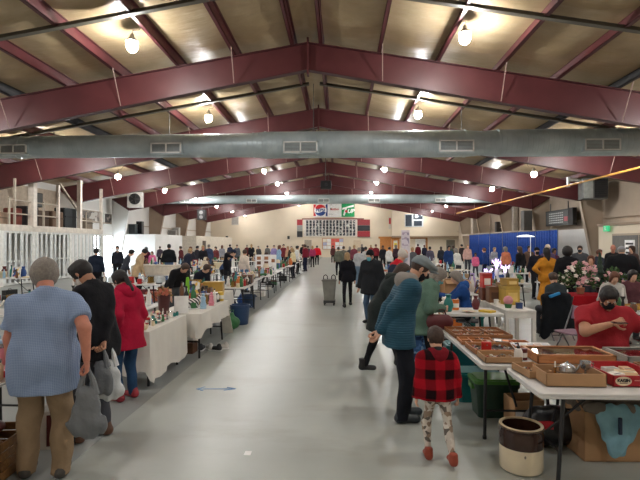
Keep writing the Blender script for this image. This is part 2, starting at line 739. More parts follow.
air_duct(18.0, 5.56, 0.46, [(-16.9, 0.42), (-12.4, 0.42), (-12.2, 0.42), (-3.25, 0.45), (-2.8, 0.5), (4.6, 0.5), (5.2, 0.44), (5.8, 0.5), (15.1, 0.5)],
         [(-12.3, 0.42), (-6.45, 0.46), (-1.45, 0.5), (4.2, 0.5), (9.35, 0.5)], 'large silver spiral duct crossing the hall in front of the second roof beam')
air_duct(41.3, 5.64, 0.36, [(-16.9, 0.36), (-14.0, 0.36), (-7.0, 0.36), (-3.0, 0.39), (4.0, 0.39), (8.0, 0.36), (14.8, 0.36)],
         [(-13.4, 0.36), (-7.6, 0.36), (-1.4, 0.39), (2.9, 0.39), (8.5, 0.36)], 'smaller looking silver duct crossing the hall near its far end')

# ------------------------------------------------- far wall furnishings
def on_far(px, py):
    return xat(px, 63.3), zat(px, py, 63.3)


def far_box(name, px0, py0, px1, py1, m, depth=0.08, parent=None, off=0.0, bevel=0):
    x0, z1 = on_far(px0, py0)
    x1, z0 = on_far(px1, py1)
    return MB().box(x0, Y1 - depth - off, z0, x1, Y1 - off, z1).build(name, m, parent)


def text_obj(s, loc, size, m, rot=(PI / 2, 0, 0), parent=None, name='lettering', sx=1.0, bold=0.0, align='CENTER', shear=0.0):
    cu = bpy.data.curves.new(name, 'FONT')
    cu.body = s
    cu.size = size
    cu.align_x = align
    cu.align_y = 'CENTER'
    cu.extrude = 0.004
    cu.offset = bold
    cu.shear = shear
    o = bpy.data.objects.new(name, cu)
    o.data.materials.append(m)
    COL.objects.link(o)
    o.location = loc
    o.rotation_euler = rot
    o.scale = (sx, 1, 1)
    me = bpy.data.meshes.new_from_object(o.evaluated_get(bpy.context.evaluated_depsgraph_get()))
    o2 = bpy.data.objects.new(name, me)
    COL.objects.link(o2)
    o2.location, o2.rotation_euler, o2.scale = o.location, o.rotation_euler, o.scale
    bpy.data.objects.remove(o)
    o = o2
    if parent is not None:
        o.parent = parent
    return o


P_white = mat((245, 245, 242), 0.5)
P_red = mat((200, 34, 44), 0.5)
P_blue = mat((28, 60, 130), 0.5)
P_green = mat((18, 150, 84), 0.5)
P_ink = mat((30, 30, 36), 0.6)

# advert sign
sx0, sz1 = on_far(313.5, 203.5)
sx1, sz0 = on_far(354.5, 217)
w = sx1 - sx0
sign = empty('advertising_sign', (sx0, Y1, sz0))
H_ = sz1 - sz0
MB().box(0, -0.2, 0, w, 0, H_).build('panel', P_white, sign)
MB().box(0.0, -0.215, 0.12, 0.32, -0.2, H_ - 0.12).build('stripe_panel', P_red, sign)
MB().box(w * 0.30 , -0.215, 0.12, w * 0.345, -0.2, H_ - 0.12).build('stripe_panel', P_blue, sign)
cx, cz, rr = w * 0.17, H_ / 2, H_ * 0.42
MB().cyl((cx, -0.2, cz), (cx, -0.222, cz), rr * 1.08, n=32).build('roundel_ground', P_white, sign)


def wave_seg(top):
    pts = []
    if top:
        for i in range(25):
            a = PI - PI * i / 24 * 1.0
            a = R(155) - R(130) * i / 24
            pts.append((cx + rr * math.cos(a), cz + rr * math.sin(a)))
        for i in range(13):
            t = i / 12
            x = pts[24][0] + (pts[0][0] - pts[24][0]) * t if i else pts[24][0]
            pts.append((x, cz + rr * 0.34 + 0.10 * rr * math.sin(2 * PI * t)))
    else:
        for i in range(25):
            a = R(205) + R(130) * i / 24
            pts.append((cx + rr * math.cos(a), cz + rr * math.sin(a)))
        for i in range(13):
            t = i / 12
            x = pts[24][0] + (pts[0][0] - pts[24][0]) * t
            pts.append((x, cz - rr * 0.34 + 0.10 * rr * math.sin(2 * PI * t)))
    return pts


MB().extrude([(x, -0.222, z) for x, z in wave_seg(True)], (0, -0.01, 0)).build('roundel_cap', P_red, sign)
MB().extrude([(x, -0.222, z) for x, z in wave_seg(False)], (0, -0.01, 0)).build('roundel_bowl', P_blue, sign)
text_obj('PEPSI', (cx, -0.23, cz), 0.52, P_blue, parent=sign, bold=0.02, sx=1.05)
text_obj('ARENA', (w * 0.52, -0.215, H_ * 0.56), 0.34, P_red, parent=sign, bold=0.01)
MB().box(w * 0.41, -0.215, H_ * 0.5, w * 0.44, -0.2, H_ * 0.66).build('mark', P_ink, sign)
MB().box(w * 0.38, -0.212, H_ * 0.2, w * 0.48, -0.2, H_ * 0.22).build('rule', M_grey, sign)
MB().box(w * 0.40, -0.212, H_ * 0.88, w * 0.46, -0.2, H_ * 0.9).build('rule', M_grey, sign)
MB().box(w * 0.685, -0.215, 0.02, w, -0.2, H_ - 0.02).build('green_panel', P_green, sign)
MB().extrude([(w * 0.72, -0.215, H_ * 0.12), (w * 0.76, -0.215, H_ * 0.1), (w * 0.82, -0.215, H_ * 0.66), (w * 0.98, -0.215, H_ * 0.74),
              (w * 0.98, -0.215, H_ * 0.9), (w * 0.70, -0.215, H_ * 0.66), (w * 0.70, -0.215, H_ * 0.52), (w * 0.765, -0.215, H_ * 0.58)][::-1], (0, -0.008, 0)).build('white_seven', P_white, sign)
text_obj('UP', (w * 0.905, -0.222, H_ * 0.42), 0.72, P_white, parent=sign, bold=0.03, shear=0.25)
MB().cyl((w * 0.80, -0.2, H_ * 0.42), (w * 0.80, -0.235, H_ * 0.42), 0.17, n=20).build('red_dot', P_red, sign)
tag(sign, 'white rink sign with a red and blue roundel and a green panel above the board', 'sign')

# big name board: grid of dark and light plates
bx0, bz1 = on_far(303.5, 219.5)
bx1, bz0 = on_far(357, 236.5)
board = empty('score_board', (bx0, Y1, bz0))
bw, bh = bx1 - bx0, bz1 - bz0
MB().box(0, -0.12, 0, bw, 0, bh).build('panel', mat((226, 222, 214), 0.6), board)
MB().box(-0.2, -0.2, bh, bw + 0.9, 0, bh + 0.14).build('top_rail', mat((130, 60, 60), 0.6), board)
dk = clutter_mat('board_cells', [(34, 36, 42), (60, 64, 70), (215, 215, 212), (44, 48, 64), (30, 32, 36), (120, 124, 128)], 6.0)
g = MB()
for r in range(5):
    for c in range(15):
        x = 0.35 + c * (bw - 0.45) / 15
        z = 0.12 + r * (bh - 0.2) / 5
        g.box(x, -0.135, z, x + (bw - 0.45) / 15 - 0.13, -0.12, z + (bh - 0.2) / 5 - 0.03)
g.build('name_plate_pattern', dk, board)
tag(board, 'wide board of small dark and pale plates in five lines below the sign', 'board')
for (a, b, pal, lab) in ((297, 302.5, ((170, 56, 62), (150, 150, 146), (48, 50, 52)), 'narrow red, grey and black panel on the cream wall at the near end of the plate board'),
                         (357.5, 370, ((150, 60, 66), (50, 52, 56), (170, 58, 66)), 'red and black scoreboard panel beside the doorway end of the plate board')):
    t = empty('wall_panel', (0, 0, 0))
    for i, cc in enumerate(pal):
        far_box('panel_field', a, 219.5 + i * 5.8, b, 219.5 + i * 5.8 + 5.6, mat(cc, 0.6), 0.1, t)
    far_box('panel_strip', a, 236.6, b, 237.2, M_grey, 0.1, t)
    tag(t, lab, 'board')
t = empty('notice_board')
far_box('board_back', 322, 238, 343.5, 249.5, wood((196, 150, 118), (206, 164, 134)), 0.06, t)
rnd = random.Random(9)
for i in range(3):
    for j in range(5):
        c = rnd.choice([(240, 240, 238), (180, 186, 214), (216, 92, 84), (232, 226, 210), (240, 240, 240)])
        far_box('notice_sheet', 323 + j * 4.1, 238.8 + i * 3.5, 326.8 + j * 4.1, 241.9 + i * 3.5, mat(c, 0.7), 0.075, t)
tag(t, 'orange framed notice board covered with papers under the plate board', 'notice board')
for i, (a, b, y0, y1, c) in enumerate([(304.5, 311.5, 240, 258, (168, 156, 140)), (353.5, 361, 240, 258, (214, 196, 170)), (380, 391, 238, 258, (196, 128, 66)), (391.5, 399.5, 238, 258, (206, 138, 74)),
                                       (446.5, 455, 240, 258, (112, 108, 96)), (415.5, 426.5, 239, 258, (242, 240, 234)), (425.5, 427.6, 237, 258, (200, 130, 60))]):
    d = struct(far_box('door_%d' % (i + 2), a, y0, b, y1, mat(c, 0.6), 0.07))
struct(far_box('trim_1', 378.5, 236.6, 427.5, 238.6, mat((190, 126, 66), 0.6), 0.14))
t = empty('wall_poster')
far_box('sheet', 393.5, 240.5, 397.5, 249, mat((240, 238, 226), 0.6), 0.1, t)
far_box('yellow_field', 394, 243, 397, 247, mat((238, 214, 60), 0.6), 0.115, t)
tag(t, 'white poster with a yellow block on the orange door', 'poster')
struct(far_box('wall_block', 391.5, 200, 471, 236.8, M_cream, 0.55))
struct(far_box('trim_2', 391.5, 236, 480, 237.6, mat((150, 130, 108), 0.7), 0.62))
win = struct(far_box('window_1', 404.3, 214.3, 422.6, 227, mat((205, 210, 214), 0.4), 0.66))
for a, b, c_, d_ in ((405, 215, 411.2, 226.3), (412.8, 215, 421.8, 219.4), (413.2, 221, 421.2, 226)):
    far_box('pane', a, b, c_, d_, mat((58, 66, 76), 0.12), 0.69, win)
t = empty('wall_banner')
far_box('cloth', 388.6, 217, 391, 229, mat((206, 200, 190), 0.7), 0.1, t)
far_box('red_field', 389, 218, 390.8, 224, mat((190, 40, 50), 0.7), 0.11, t)
tag(t, 'tall narrow red and pale banner beside the wall corner', 'banner')
for px in (226, 288):
    pass
t = empty('wall_vent')
x0, z1 = on_far(231.5, 216.5)
x1, z0 = on_far(238.5, 225)
MB().box(x0, Y1 - 0.08, z0, x1, Y1, z1).build('frame', mat((190, 184, 176), 0.6), t)
MB().box(x0 + 0.08, Y1 - 0.1, z0 + 0.1, x1 - 0.08, Y1 - 0.06, z1 - 0.1).build('louvre_panel', mat((160, 156, 150), 0.6), t)
tag(t, 'small pale grey vent high on the cream end wall', 'vent')
for px, py, lab in ((227, 237.5, 'small black wall speaker low on the cream wall near the vent'), (288.6, 237.5, 'small black wall speaker beside the plate board')):
    x, z = on_far(px, py)
    t = empty('wall_speaker', (x, Y1 - 0.1, z))
    MB().box(-0.14, -0.2, -0.2, 0.14, 0.1, 0.2).build('cabinet', M_black, t)
    MB().cyl((0, -0.21, 0), (0, -0.2, 0), 0.1).build('cone', M_dkgrey, t)
    tag(t, lab, 'speaker')

# ------------------------------------------------- yellow gas pipe
t = empty('gas_pipe')
MB().cyl((11.3, Y0 + 0.5, 4.72), (11.3, 47.0, 4.72), 0.045, n=10).build('pipe', mat((206, 150, 70), 0.45), t)
for Yf in FR:
    if Yf < 46:
        MB().cyl((11.3, Yf, 4.7), (11.3, Yf, zbot(12.26) + 0.03), 0.012, n=6).build('hanger', M_grey, t)
tag(t, 'long yellow gas pipe hung under the beams on the scoreboard side', 'pipe')

# ------------------------------------------------- unit heaters
def heater(loc, w, d, h, rz, label, grey=True):
    t = empty('unit_heater', loc, rz)
    MB().box(-w / 2, -d / 2, -h / 2, w / 2, d / 2, h / 2).build('casing', mat((214, 210, 204), 0.5) if not grey else mat((120, 122, 120), 0.5), t, 0.02)
    g = MB()
    for i in range(9):
        z = -h / 2 + 0.1 + i * (h - 0.2) / 8
        g.obox((-w * 0.02, -d / 2 - 0.02, z), (w * 0.46, -d / 2 - 0.02, z), 0.05, 0.012, (0, 0.6, 1))
    if grey:
        MB().box(-w * 0.04, -d / 2 - 0.01, -h * 0.46, w * 0.48, -d / 2, h * 0.46).build('louvre_recess', M_dkgrey, t)
        g.build('louvre_blades', M_dkgrey, t)
        MB().box(-w * 0.46, -d / 2 - 0.03, -h * 0.46, -w * 0.1, -d / 2, h * 0.42).build('access_panel', mat((176, 180, 176), 0.4), t)
    else:
        MB().cyl((0, -d / 2 - 0.03, 0.05), (0, -d / 2 + 0.01, 0.05), w * 0.38, n=24).build('fan_ring', M_dkgrey, t)
        f = MB()
        for k in range(5):
            a = k * 2 * PI / 5
            f.obox((0, -d / 2 - 0.045, 0.05), (math.cos(a) * w * 0.33, -d / 2 - 0.045, 0.05 + math.sin(a) * w * 0.33), 0.01, 0.13, (0, 1, 0.5))
        f.build('fan_blades', mat((96, 90, 86), 0.4), t)
    for a in (-w * 0.4, w * 0.4):
        MB().cyl((a, 0, h / 2), (a, 0, h / 2 + 0.45), 0.012, n=6).build('hanger', M_grey, t)
    tag(t, label, 'heater')
    return t


hx = xat(593, 27.4)
heater((hx, 27.4, zat(593, 189, 27.4)), 1.3, 0.8, 1.15, -0.15, 'grey unit heater with dark louvres hung by the scoreboard wall')
fl = MB().cyl((hx - 1.35, 27.4, 5.0), (hx - 1.35, 27.4, 5.55), 0.1)
fl.path([(hx - 1.35, 27.4, 5.4), (hx - 0.9, 27.4, 5.4), (hx - 0.75, 27.4, 5.36), (hx - 0.72, 27.4, 5.2)], 0.09, 10)
tag(fl.build('flue_pipe', mat((200, 202, 200), 0.3, 0.6)), 'short silver flue pipe rising beside the grey heater', 'pipe')
heater((xat(135.5, 34.4), 34.4, zat(135, 200, 34.4)), 1.05, 0.6, 1.1, 0.2, 'boxy pale heater with a round dark fan hung above the white ledge', False)
t = empty('loudspeaker', (xat(202, 42.0), 42.0, 4.35))
MB().box(-0.34, -0.3, -0.45, 0.34, 0.3, 0.45).build('cabinet', M_dkgrey, t)
for a in (-0.2, 0.2):
    MB().cyl((0, -0.33, a), (0, -0.3, a), 0.16, n=16).build('cone', mat((150, 150, 150), 0.4), t)
MB().cyl((0, 0, 0.45), (0, 0, 1.9), 0.02).obox((0, 0, 0.75), (0, 0.34, 0.75), 0.05, 0.05).build('hanger', M_grey, t)
tag(t, 'dark loudspeaker with two pale cones hung from a beam', 'speaker')
t = empty('ceiling_fan', (xat(325.5, 30), 30, 5.5))
MB().box(-0.3, -0.25, -0.25, 0.36, 0.25, 0.25).build('cabinet', M_black, t, 0.02)
MB().cyl((0.05, -0.32, 0), (0.05, -0.25, 0), 0.1).build('lens', M_dkgrey, t)
MB().cyl((0, 0, 0.25), (0, 0, 2.3), 0.02).build('hanger', M_grey, t)
tag(t, 'dark boxy projector hung from the ridge at mid hall', 'projector')
t.name = 'hanging_projector'

# ------------------------------------------------- scoreboard side
struct(MB().box(14.3, 18.0, 0, RX + WALL, 27.2, 2.82).build('wall_right_block', M_cream))
struct(MB().box(14.22, 18.0, 2.78, 14.3, 27.2, 2.9).build('trim_3', M_tan))
d = struct(MB().box(14.2, 21.2, 0, 14.32, 25.7, 2.35).build('door_10', M_greige))
MB().box(14.17, 21.3, 0.02, 14.22, 23.4, 2.25).build('door_leaf', mat((104, 102, 98), 0.5), d)
MB().box(14.17, 23.5, 0.02, 14.22, 25.6, 2.25).build('door_leaf', mat((104, 102, 98), 0.5), d)
t = empty('wall_notice')
MB().box(14.15, 23.7, 1.15, 14.17, 24.5, 2.02).build('sheet', P_white, t)
for i in range(3):
    MB().box(14.14, 23.8, 1.35 + i * 0.22, 14.16, 24.4, 1.44 + i * 0.22).build('printed_line', P_ink, t)
tag(t, 'white notice with black lines on the grey double door', 'notice')
t = empty('wall_notice')
MB().box(14.15, 21.5, 1.2, 14.17, 22.1, 1.7).build('sheet', P_white, t)
MB().box(14.14, 21.6, 1.4, 14.16, 22.0, 1.48).build('printed_line', P_ink, t)
tag(t, 'small white notice on the other leaf of the grey double door', 'notice')
ex = xat(616.5, 26.0)
t = empty('exit_sign', (14.1, 26.1, zat(616, 228.5, 26)))
MB().box(-0.02, -0.2, -0.15, 0.1, 0.2, 0.15).build('panel', emit_mat('exit_green', (60, 190, 130), 0.5), t)
m_run = P_white
run = MB().ball((-0.03, 0.02, 0.09), 0.028, 8, 6)
run.obox((-0.03, 0.02, 0.06), (-0.03, -0.01, -0.03), 0.02, 0.05, (1, 0, 0)).obox((-0.03, -0.01, -0.03), (-0.03, 0.07, -0.09), 0.02, 0.03, (1, 0, 0))
run.obox((-0.03, -0.01, -0.03), (-0.03, -0.08, -0.1), 0.02, 0.03, (1, 0, 0)).obox((-0.03, 0.02, 0.05), (-0.03, 0.09, 0.0), 0.02, 0.02, (1, 0, 0)).obox((-0.03, 0.02, 0.05), (-0.03, -0.07, 0.04), 0.02, 0.02, (1, 0, 0))
run.build('running_symbol', m_run, t)
tag(t, 'green running-figure exit sign beside the grey double door', 'exit sign')

t = empty('game_scoreboard', (14.75, 32.9, 0))
MB().box(-0.08, -2.0, 3.05, 0.15, 2.0, 4.1).build('cabinet', mat((70, 72, 72), 0.5), t)
MB().box(-0.1, -1.4, 3.15, -0.08, 1.85, 4.0).build('face', mat((92, 96, 96), 0.5), t)
MB().box(-0.1, -2.02, 3.02, 0.16, -1.45, 4.12).build('side_panel', M_black, t)
for j in range(5):
    n = MB()
    for i in range(8):
        n.box(-0.115, -0.7 + i * 0.27, 3.22 + j * 0.155, -0.1, -0.52 + i * 0.27, 3.29 + j * 0.155)
    n.build('number_plate_pattern', mat((205, 208, 206), 0.5), t)
MB().box(-0.115, -1.35, 3.3, -0.1, -0.85, 3.6).build('red_plate', mat((190, 96, 104), 0.5), t)
for a in (-1.2, 1.4):
    MB().box(-0.02, a - 0.03, 4.1, 0.03, a + 0.03, 4.6).build('bracket', M_grey, t)
MB().obox((0.1, 0, 3.5), (0.62, 0, 3.5), 0.1, 0.1).build('wall_mount', M_grey, t)
tag(t, 'dark scoreboard with pale plates and one pink plate high on the side wall', 'scoreboard')

# white lower wall between the frames, dark door, duct riser
struct(MB().box(15.0, 28.5, 0, RX + WALL, 50.0, 2.75).build('wall_right_low', M_white))
struct(MB().box(14.96, 34.2, 0, 15.02, 35.1, 2.3).build('door_11', mat((74, 76, 92), 0.6)))
for i, (px, Y, z0, z1, w, c, lab) in enumerate([(515, 42, 2.75, 5.0, 0.4, (196, 188, 176), 'pale square duct riser standing on the side ledge'),
                                              (526.5, 35.2, 2.75, 4.2, 0.6, (86, 84, 80), 'tall block standing in for the dark recess above the blue drape'),  # dark recess between the frames, put in as a solid dark block
                                              (498.5, 46.5, 2.75, 3.9, 0.55, (70, 66, 66), 'dark box speaker on the side ledge at the far end of the drape'),
                                              (475, 50.0, 2.75, 5.0, 0.6, (178, 166, 150), 'pale square pillar casing at the corner above the drape')]):
    x = xat(px, Y)
    t = empty('ledge_block', (x, Y, 0))
    MB().box(-w / 2, -w / 2, z0, w / 2, w / 2, z1).build('casing', mat(c, 0.6), t, 0.02)
    MB().box(-w / 2 + 0.05, -w / 2 - 0.02, z0 + 0.1, w / 2 - 0.05, -w / 2, z1 - 0.1).build('front_panel', mat(tuple(int(v * 0.9) for v in c), 0.5), t)
    tag(t, lab, 'cabinet')
struct(MB().box(12.6, 34.0, 2.6, 15.0, 50.6, 2.75).build('ceiling_ledge', M_greige))

# blue pipe-and-drape
def drape(x, y0, y1, h, n, m, label):
    t = empty('drape_curtain', (x, y0, 0))
    L = y1 - y0
    MB().cyl((0, 0, h), (0, L, h), 0.025).build('top_rail', M_grey, t)
    for k in range(n + 1):
        MB().cyl((0, L * k / n, 0), (0, L * k / n, h + 0.04), 0.025).build('upright', M_grey, t)
        MB().box(-0.25, L * k / n - 0.25 if k else 0, 0, 0.25, L * k / n + 0.25 if k < n else L, 0.01).build('base_plate', M_grey, t)
    for k in range(n):
        vs, fs = [], []
        a0, a1 = L * k / n + 0.03, L * (k + 1) / n - 0.03
        N = 56
        for i in range(N + 1):
            yy = a0 + (a1 - a0) * i / N
            for j, z in enumerate((0.03, 0.8, 1.7, h - 0.03)):
                amp = 0.055 * (1 - 0.25 * j)
                vs.append((math.sin(i * 0.9 + k) * amp - 0.02, yy, z))
        for i in range(N):
            for j in range(3):
                a = i * 4 + j
                fs.append((a, a + 1, a + 5, a + 4))
        q = MB()
        q.add(vs, fs)
        o = q.build('curtain_panel', m, t, sharp=180)
        so = o.modifiers.new('thick', 'SOLIDIFY')
        so.thickness = 0.008
    tag(t, label, 'curtain')


drape(12.0, 27.0, 45.0, 2.62, 6, fabric((28, 60, 130), 0.2), 'tall royal blue drapes on a pipe frame behind the stalls')

# ------------------------------------------------- mezzanine side
MX = -14.35
ME = 28.4
struct(MB().box(RX - WALL, 12.0, 2.42, MX, ME, 2.62).build('floor_mezzanine', mat((176, 166, 152), 0.7)))
struct(MB().box(MX, 12.0, 2.40, MX + 0.06, ME, 2.68).build('trim_4', mat((206, 198, 186), 0.7)))
fence = empty('slatted_screen', (MX, 12.0, 0))
for px in (0.5, 33, 70, 102):
    y = yat(px, MX) - 12.0
    MB().box(-0.05, y - 0.12, 0, 0.05, y + 0.12, 2.42).build('post', mat((222, 222, 216), 0.6), fence)
sl = MB()
y = 0.1
i = 0
while y < ME - 12.1:
    wd = 0.13 if i % 3 else 0.2
    sl.box(-0.015, y, 0.1, 0.015, y + wd, 2.4)
    y += 0.37
    i += 1
sl.build('slats', mat((214, 218, 216), 0.6), fence)
for nm, z0, z1 in (('top_rail', 2.3, 2.41), ('bottom_rail', 0.04, 0.13), ('middle_rail', 1.05, 1.1)):
    MB().box(-0.04, 0, z0, 0.04, ME - 12, z1).build(nm, mat((206, 208, 204), 0.6), fence)
tag(fence, 'white screen of upright slats closing the space below the mezzanine', 'screen')
rail = empty('mezzanine_railing', (MX, 12.0, 2.62))
Lp = mat((176, 164, 148), 0.6)
for px, wd, h in ((9, 0.07, 1.25), (14.5, 0.08, 2.1), (32.5, 0.27, 2.35), (43.5, 0.07, 1.25), (58, 0.13, 2.2), (79.5, 0.2, 2.7), (86, 0.06, 1.0), (101, 0.14, 2.5)):
    y = yat(px, MX) - 12
    MB().box(-wd / 2, y - wd / 2, 0, wd / 2, y + wd / 2, h).build('post', mat((222, 212, 200), 0.6) if wd > 0.12 else Lp, rail)
for z in (0.55, 1.15):
    MB().cyl((0, yat(8, MX) - 12, z), (0, yat(58, MX) - 12, z), 0.03).build('rail_bar', Lp, rail)
    MB().cyl((0, yat(79, MX) - 12, z - 0.05), (0, ME - 12, z - 0.05), 0.03).build('rail_bar', Lp, rail)
tag(rail, 'pale steel railing and posts along the mezzanine edge', 'railing')
mz = [(14, (120, 60, 50), 0.5, 0.85, 'dark red bundle leaning behind the mezzanine rail', 'bundle'),
      (22, (44, 38, 40), 0.9, 1.0, 'black bundle beside the red one behind the mezzanine rail', 'bundle'),
      (38, (84, 66, 52), 0.9, 0.85, 'brown padded bench standing behind the mezzanine rail', 'bench'),
      (49, (98, 76, 58), 1.0, 0.9, 'lighter brown padded bench on the mezzanine beside the dark cabinet', 'bench'),
      (65.5, (36, 40, 42), 1.2, 1.15, 'dark upright cabinet on the mezzanine by the diagonal strut', 'cabinet'),
      (4, (150, 126, 104), 0.7, 0.6, 'tan cloth bundle at the wall end of the mezzanine', 'bundle'),
      (85, (132, 120, 106), 0.7, 0.7, 'tan box on the mezzanine corner by the end post', 'box')]
for px, c, w_, h_, lab, cat in mz:
    t = empty('mezzanine_' + cat, (-15.0, yat(px, -15.0) + {4: -0.4, 14: -0.1, 22: 0.35, 38: 0.0, 49: 0.3}.get(px, 0), 2.62))
    MB().box(-0.3, -w_ / 2, 0, 0.3, w_ / 2, h_).build('body', mat(c, 0.8), t, 0.06)
    MB().box(0.29, -w_ / 2 + 0.05, h_ * 0.55, 0.33, w_ / 2 - 0.05, h_ * 0.62).build('front_rail', mat(tuple(int(v * 0.7) for v in c), 0.8), t)
    tag(t, lab, cat)
struct(MB().box(RX - WALL, 12, 2.62, RX - WALL + 0.06, ME, 5.0).build('wall_mezzanine_back', mat((196, 180, 160), 0.8)))
struct(MB().obox((-14.9, yat(60, -14.9), 5.0), (-14.9, yat(78, -14.9), 3.7), 0.1, 0.1).build('trim_5', Lp))
t = empty('fuse_box', (RX - WALL + 0.17, yat(37.5, -17.1), 4.3))
MB().box(-0.1, -0.3, -0.4, 0.1, 0.3, 0.4).build('casing', M_dkgrey, t)
MB().box(0.09, -0.25, -0.35, 0.12, 0.25, 0.35).build('front', M_grey, t)
tag(t, 'small dark box on the mezzanine back wall', 'box')
# framed boards on the white wall above the opening
for px0, px1, lab in ((84, 96, 'wide frame of small pictures on the white wall beyond the mezzanine'), (106, 115.5, 'smaller frame of pictures on the white wall next to the column')):
    pass
t0 = empty('picture_board')
M_pics = clutter_mat('picture_cells', [(120, 112, 104), (200, 196, 188), (70, 66, 64), (160, 150, 140)], 3.0)
ya, yb = 15.2 / math.tan(R(29.2) ), 15.2 / math.tan(R(24.7))
MB().box(RX - WALL, 31.0, 3.25, RX - WALL + 0.08, 33.9, 4.2).build('frame', M_steelw, t0)
MB().box(RX - WALL + 0.07, 31.1, 3.33, RX - WALL + 0.1, 33.8, 4.12).build('picture_cells_pattern', M_pics, t0)
tag(t0, 'frame of small grey pictures on the white wall beyond the mezzanine', 'picture board')
t0 = empty('picture_board')
MB().box(RX - WALL, 34.3, 3.2, RX - WALL + 0.08, 36.3, 4.1).build('frame', M_steelw, t0)
MB().box(RX - WALL + 0.07, 34.4, 3.28, RX - WALL + 0.1, 36.2, 4.02).build('picture_cells_pattern', M_pics, t0)
tag(t0, 'frame of small pictures above the bright open doorway', 'picture board')
# white block rooms beyond the doorway
struct(MB().box(RX - WALL, 36.6, 0, -14.3, 43.0, 2.55).build('wall_left_block', M_white))
struct(MB().box(RX - WALL, 45.0, 0, -13.6, 60.0, 2.55).build('wall_left_far', mat((222, 212, 196), 0.7)))
struct(MB().box(-13.62, 47.0, 0, -13.55, 48.0, 2.1).build('door_12', mat((80, 66, 56), 0.6)))
for px, Y, w_, h_, c, lab in ((131, 38.3, 0.6, 0.85, (56, 66, 70), 'dark glossy screen standing on the white ledge'), (140, 38.9, 0.5, 1.1, (40, 42, 46), 'black speaker box beside the screen on the white ledge'),
                             (166, 47.5, 0.8, 0.6, (150, 148, 146), 'grey carton on the far ledge'), (171, 48.5, 0.8, 0.9, (196, 194, 190), 'pale tall carton on the far ledge by the column'), (177, 50.5, 0.9, 0.6, (130, 128, 126), 'low grey carton at the end of the far ledge')):
    x = max(xat(px, Y), -16.8)
    t = empty('ledge_box', (x, Y, 2.55))
    MB().box(-w_ / 2, -0.2, 0, w_ / 2, 0.2, h_).build('casing', mat(c, 0.4), t, 0.02)
    MB().box(-w_ / 2 + 0.07, -0.22, 0.08, w_ / 2 - 0.07, -0.2, h_ - 0.08).build('face', mat(tuple(int(v * 0.8) for v in c), 0.25), t)
    tag(t, lab, 'box')
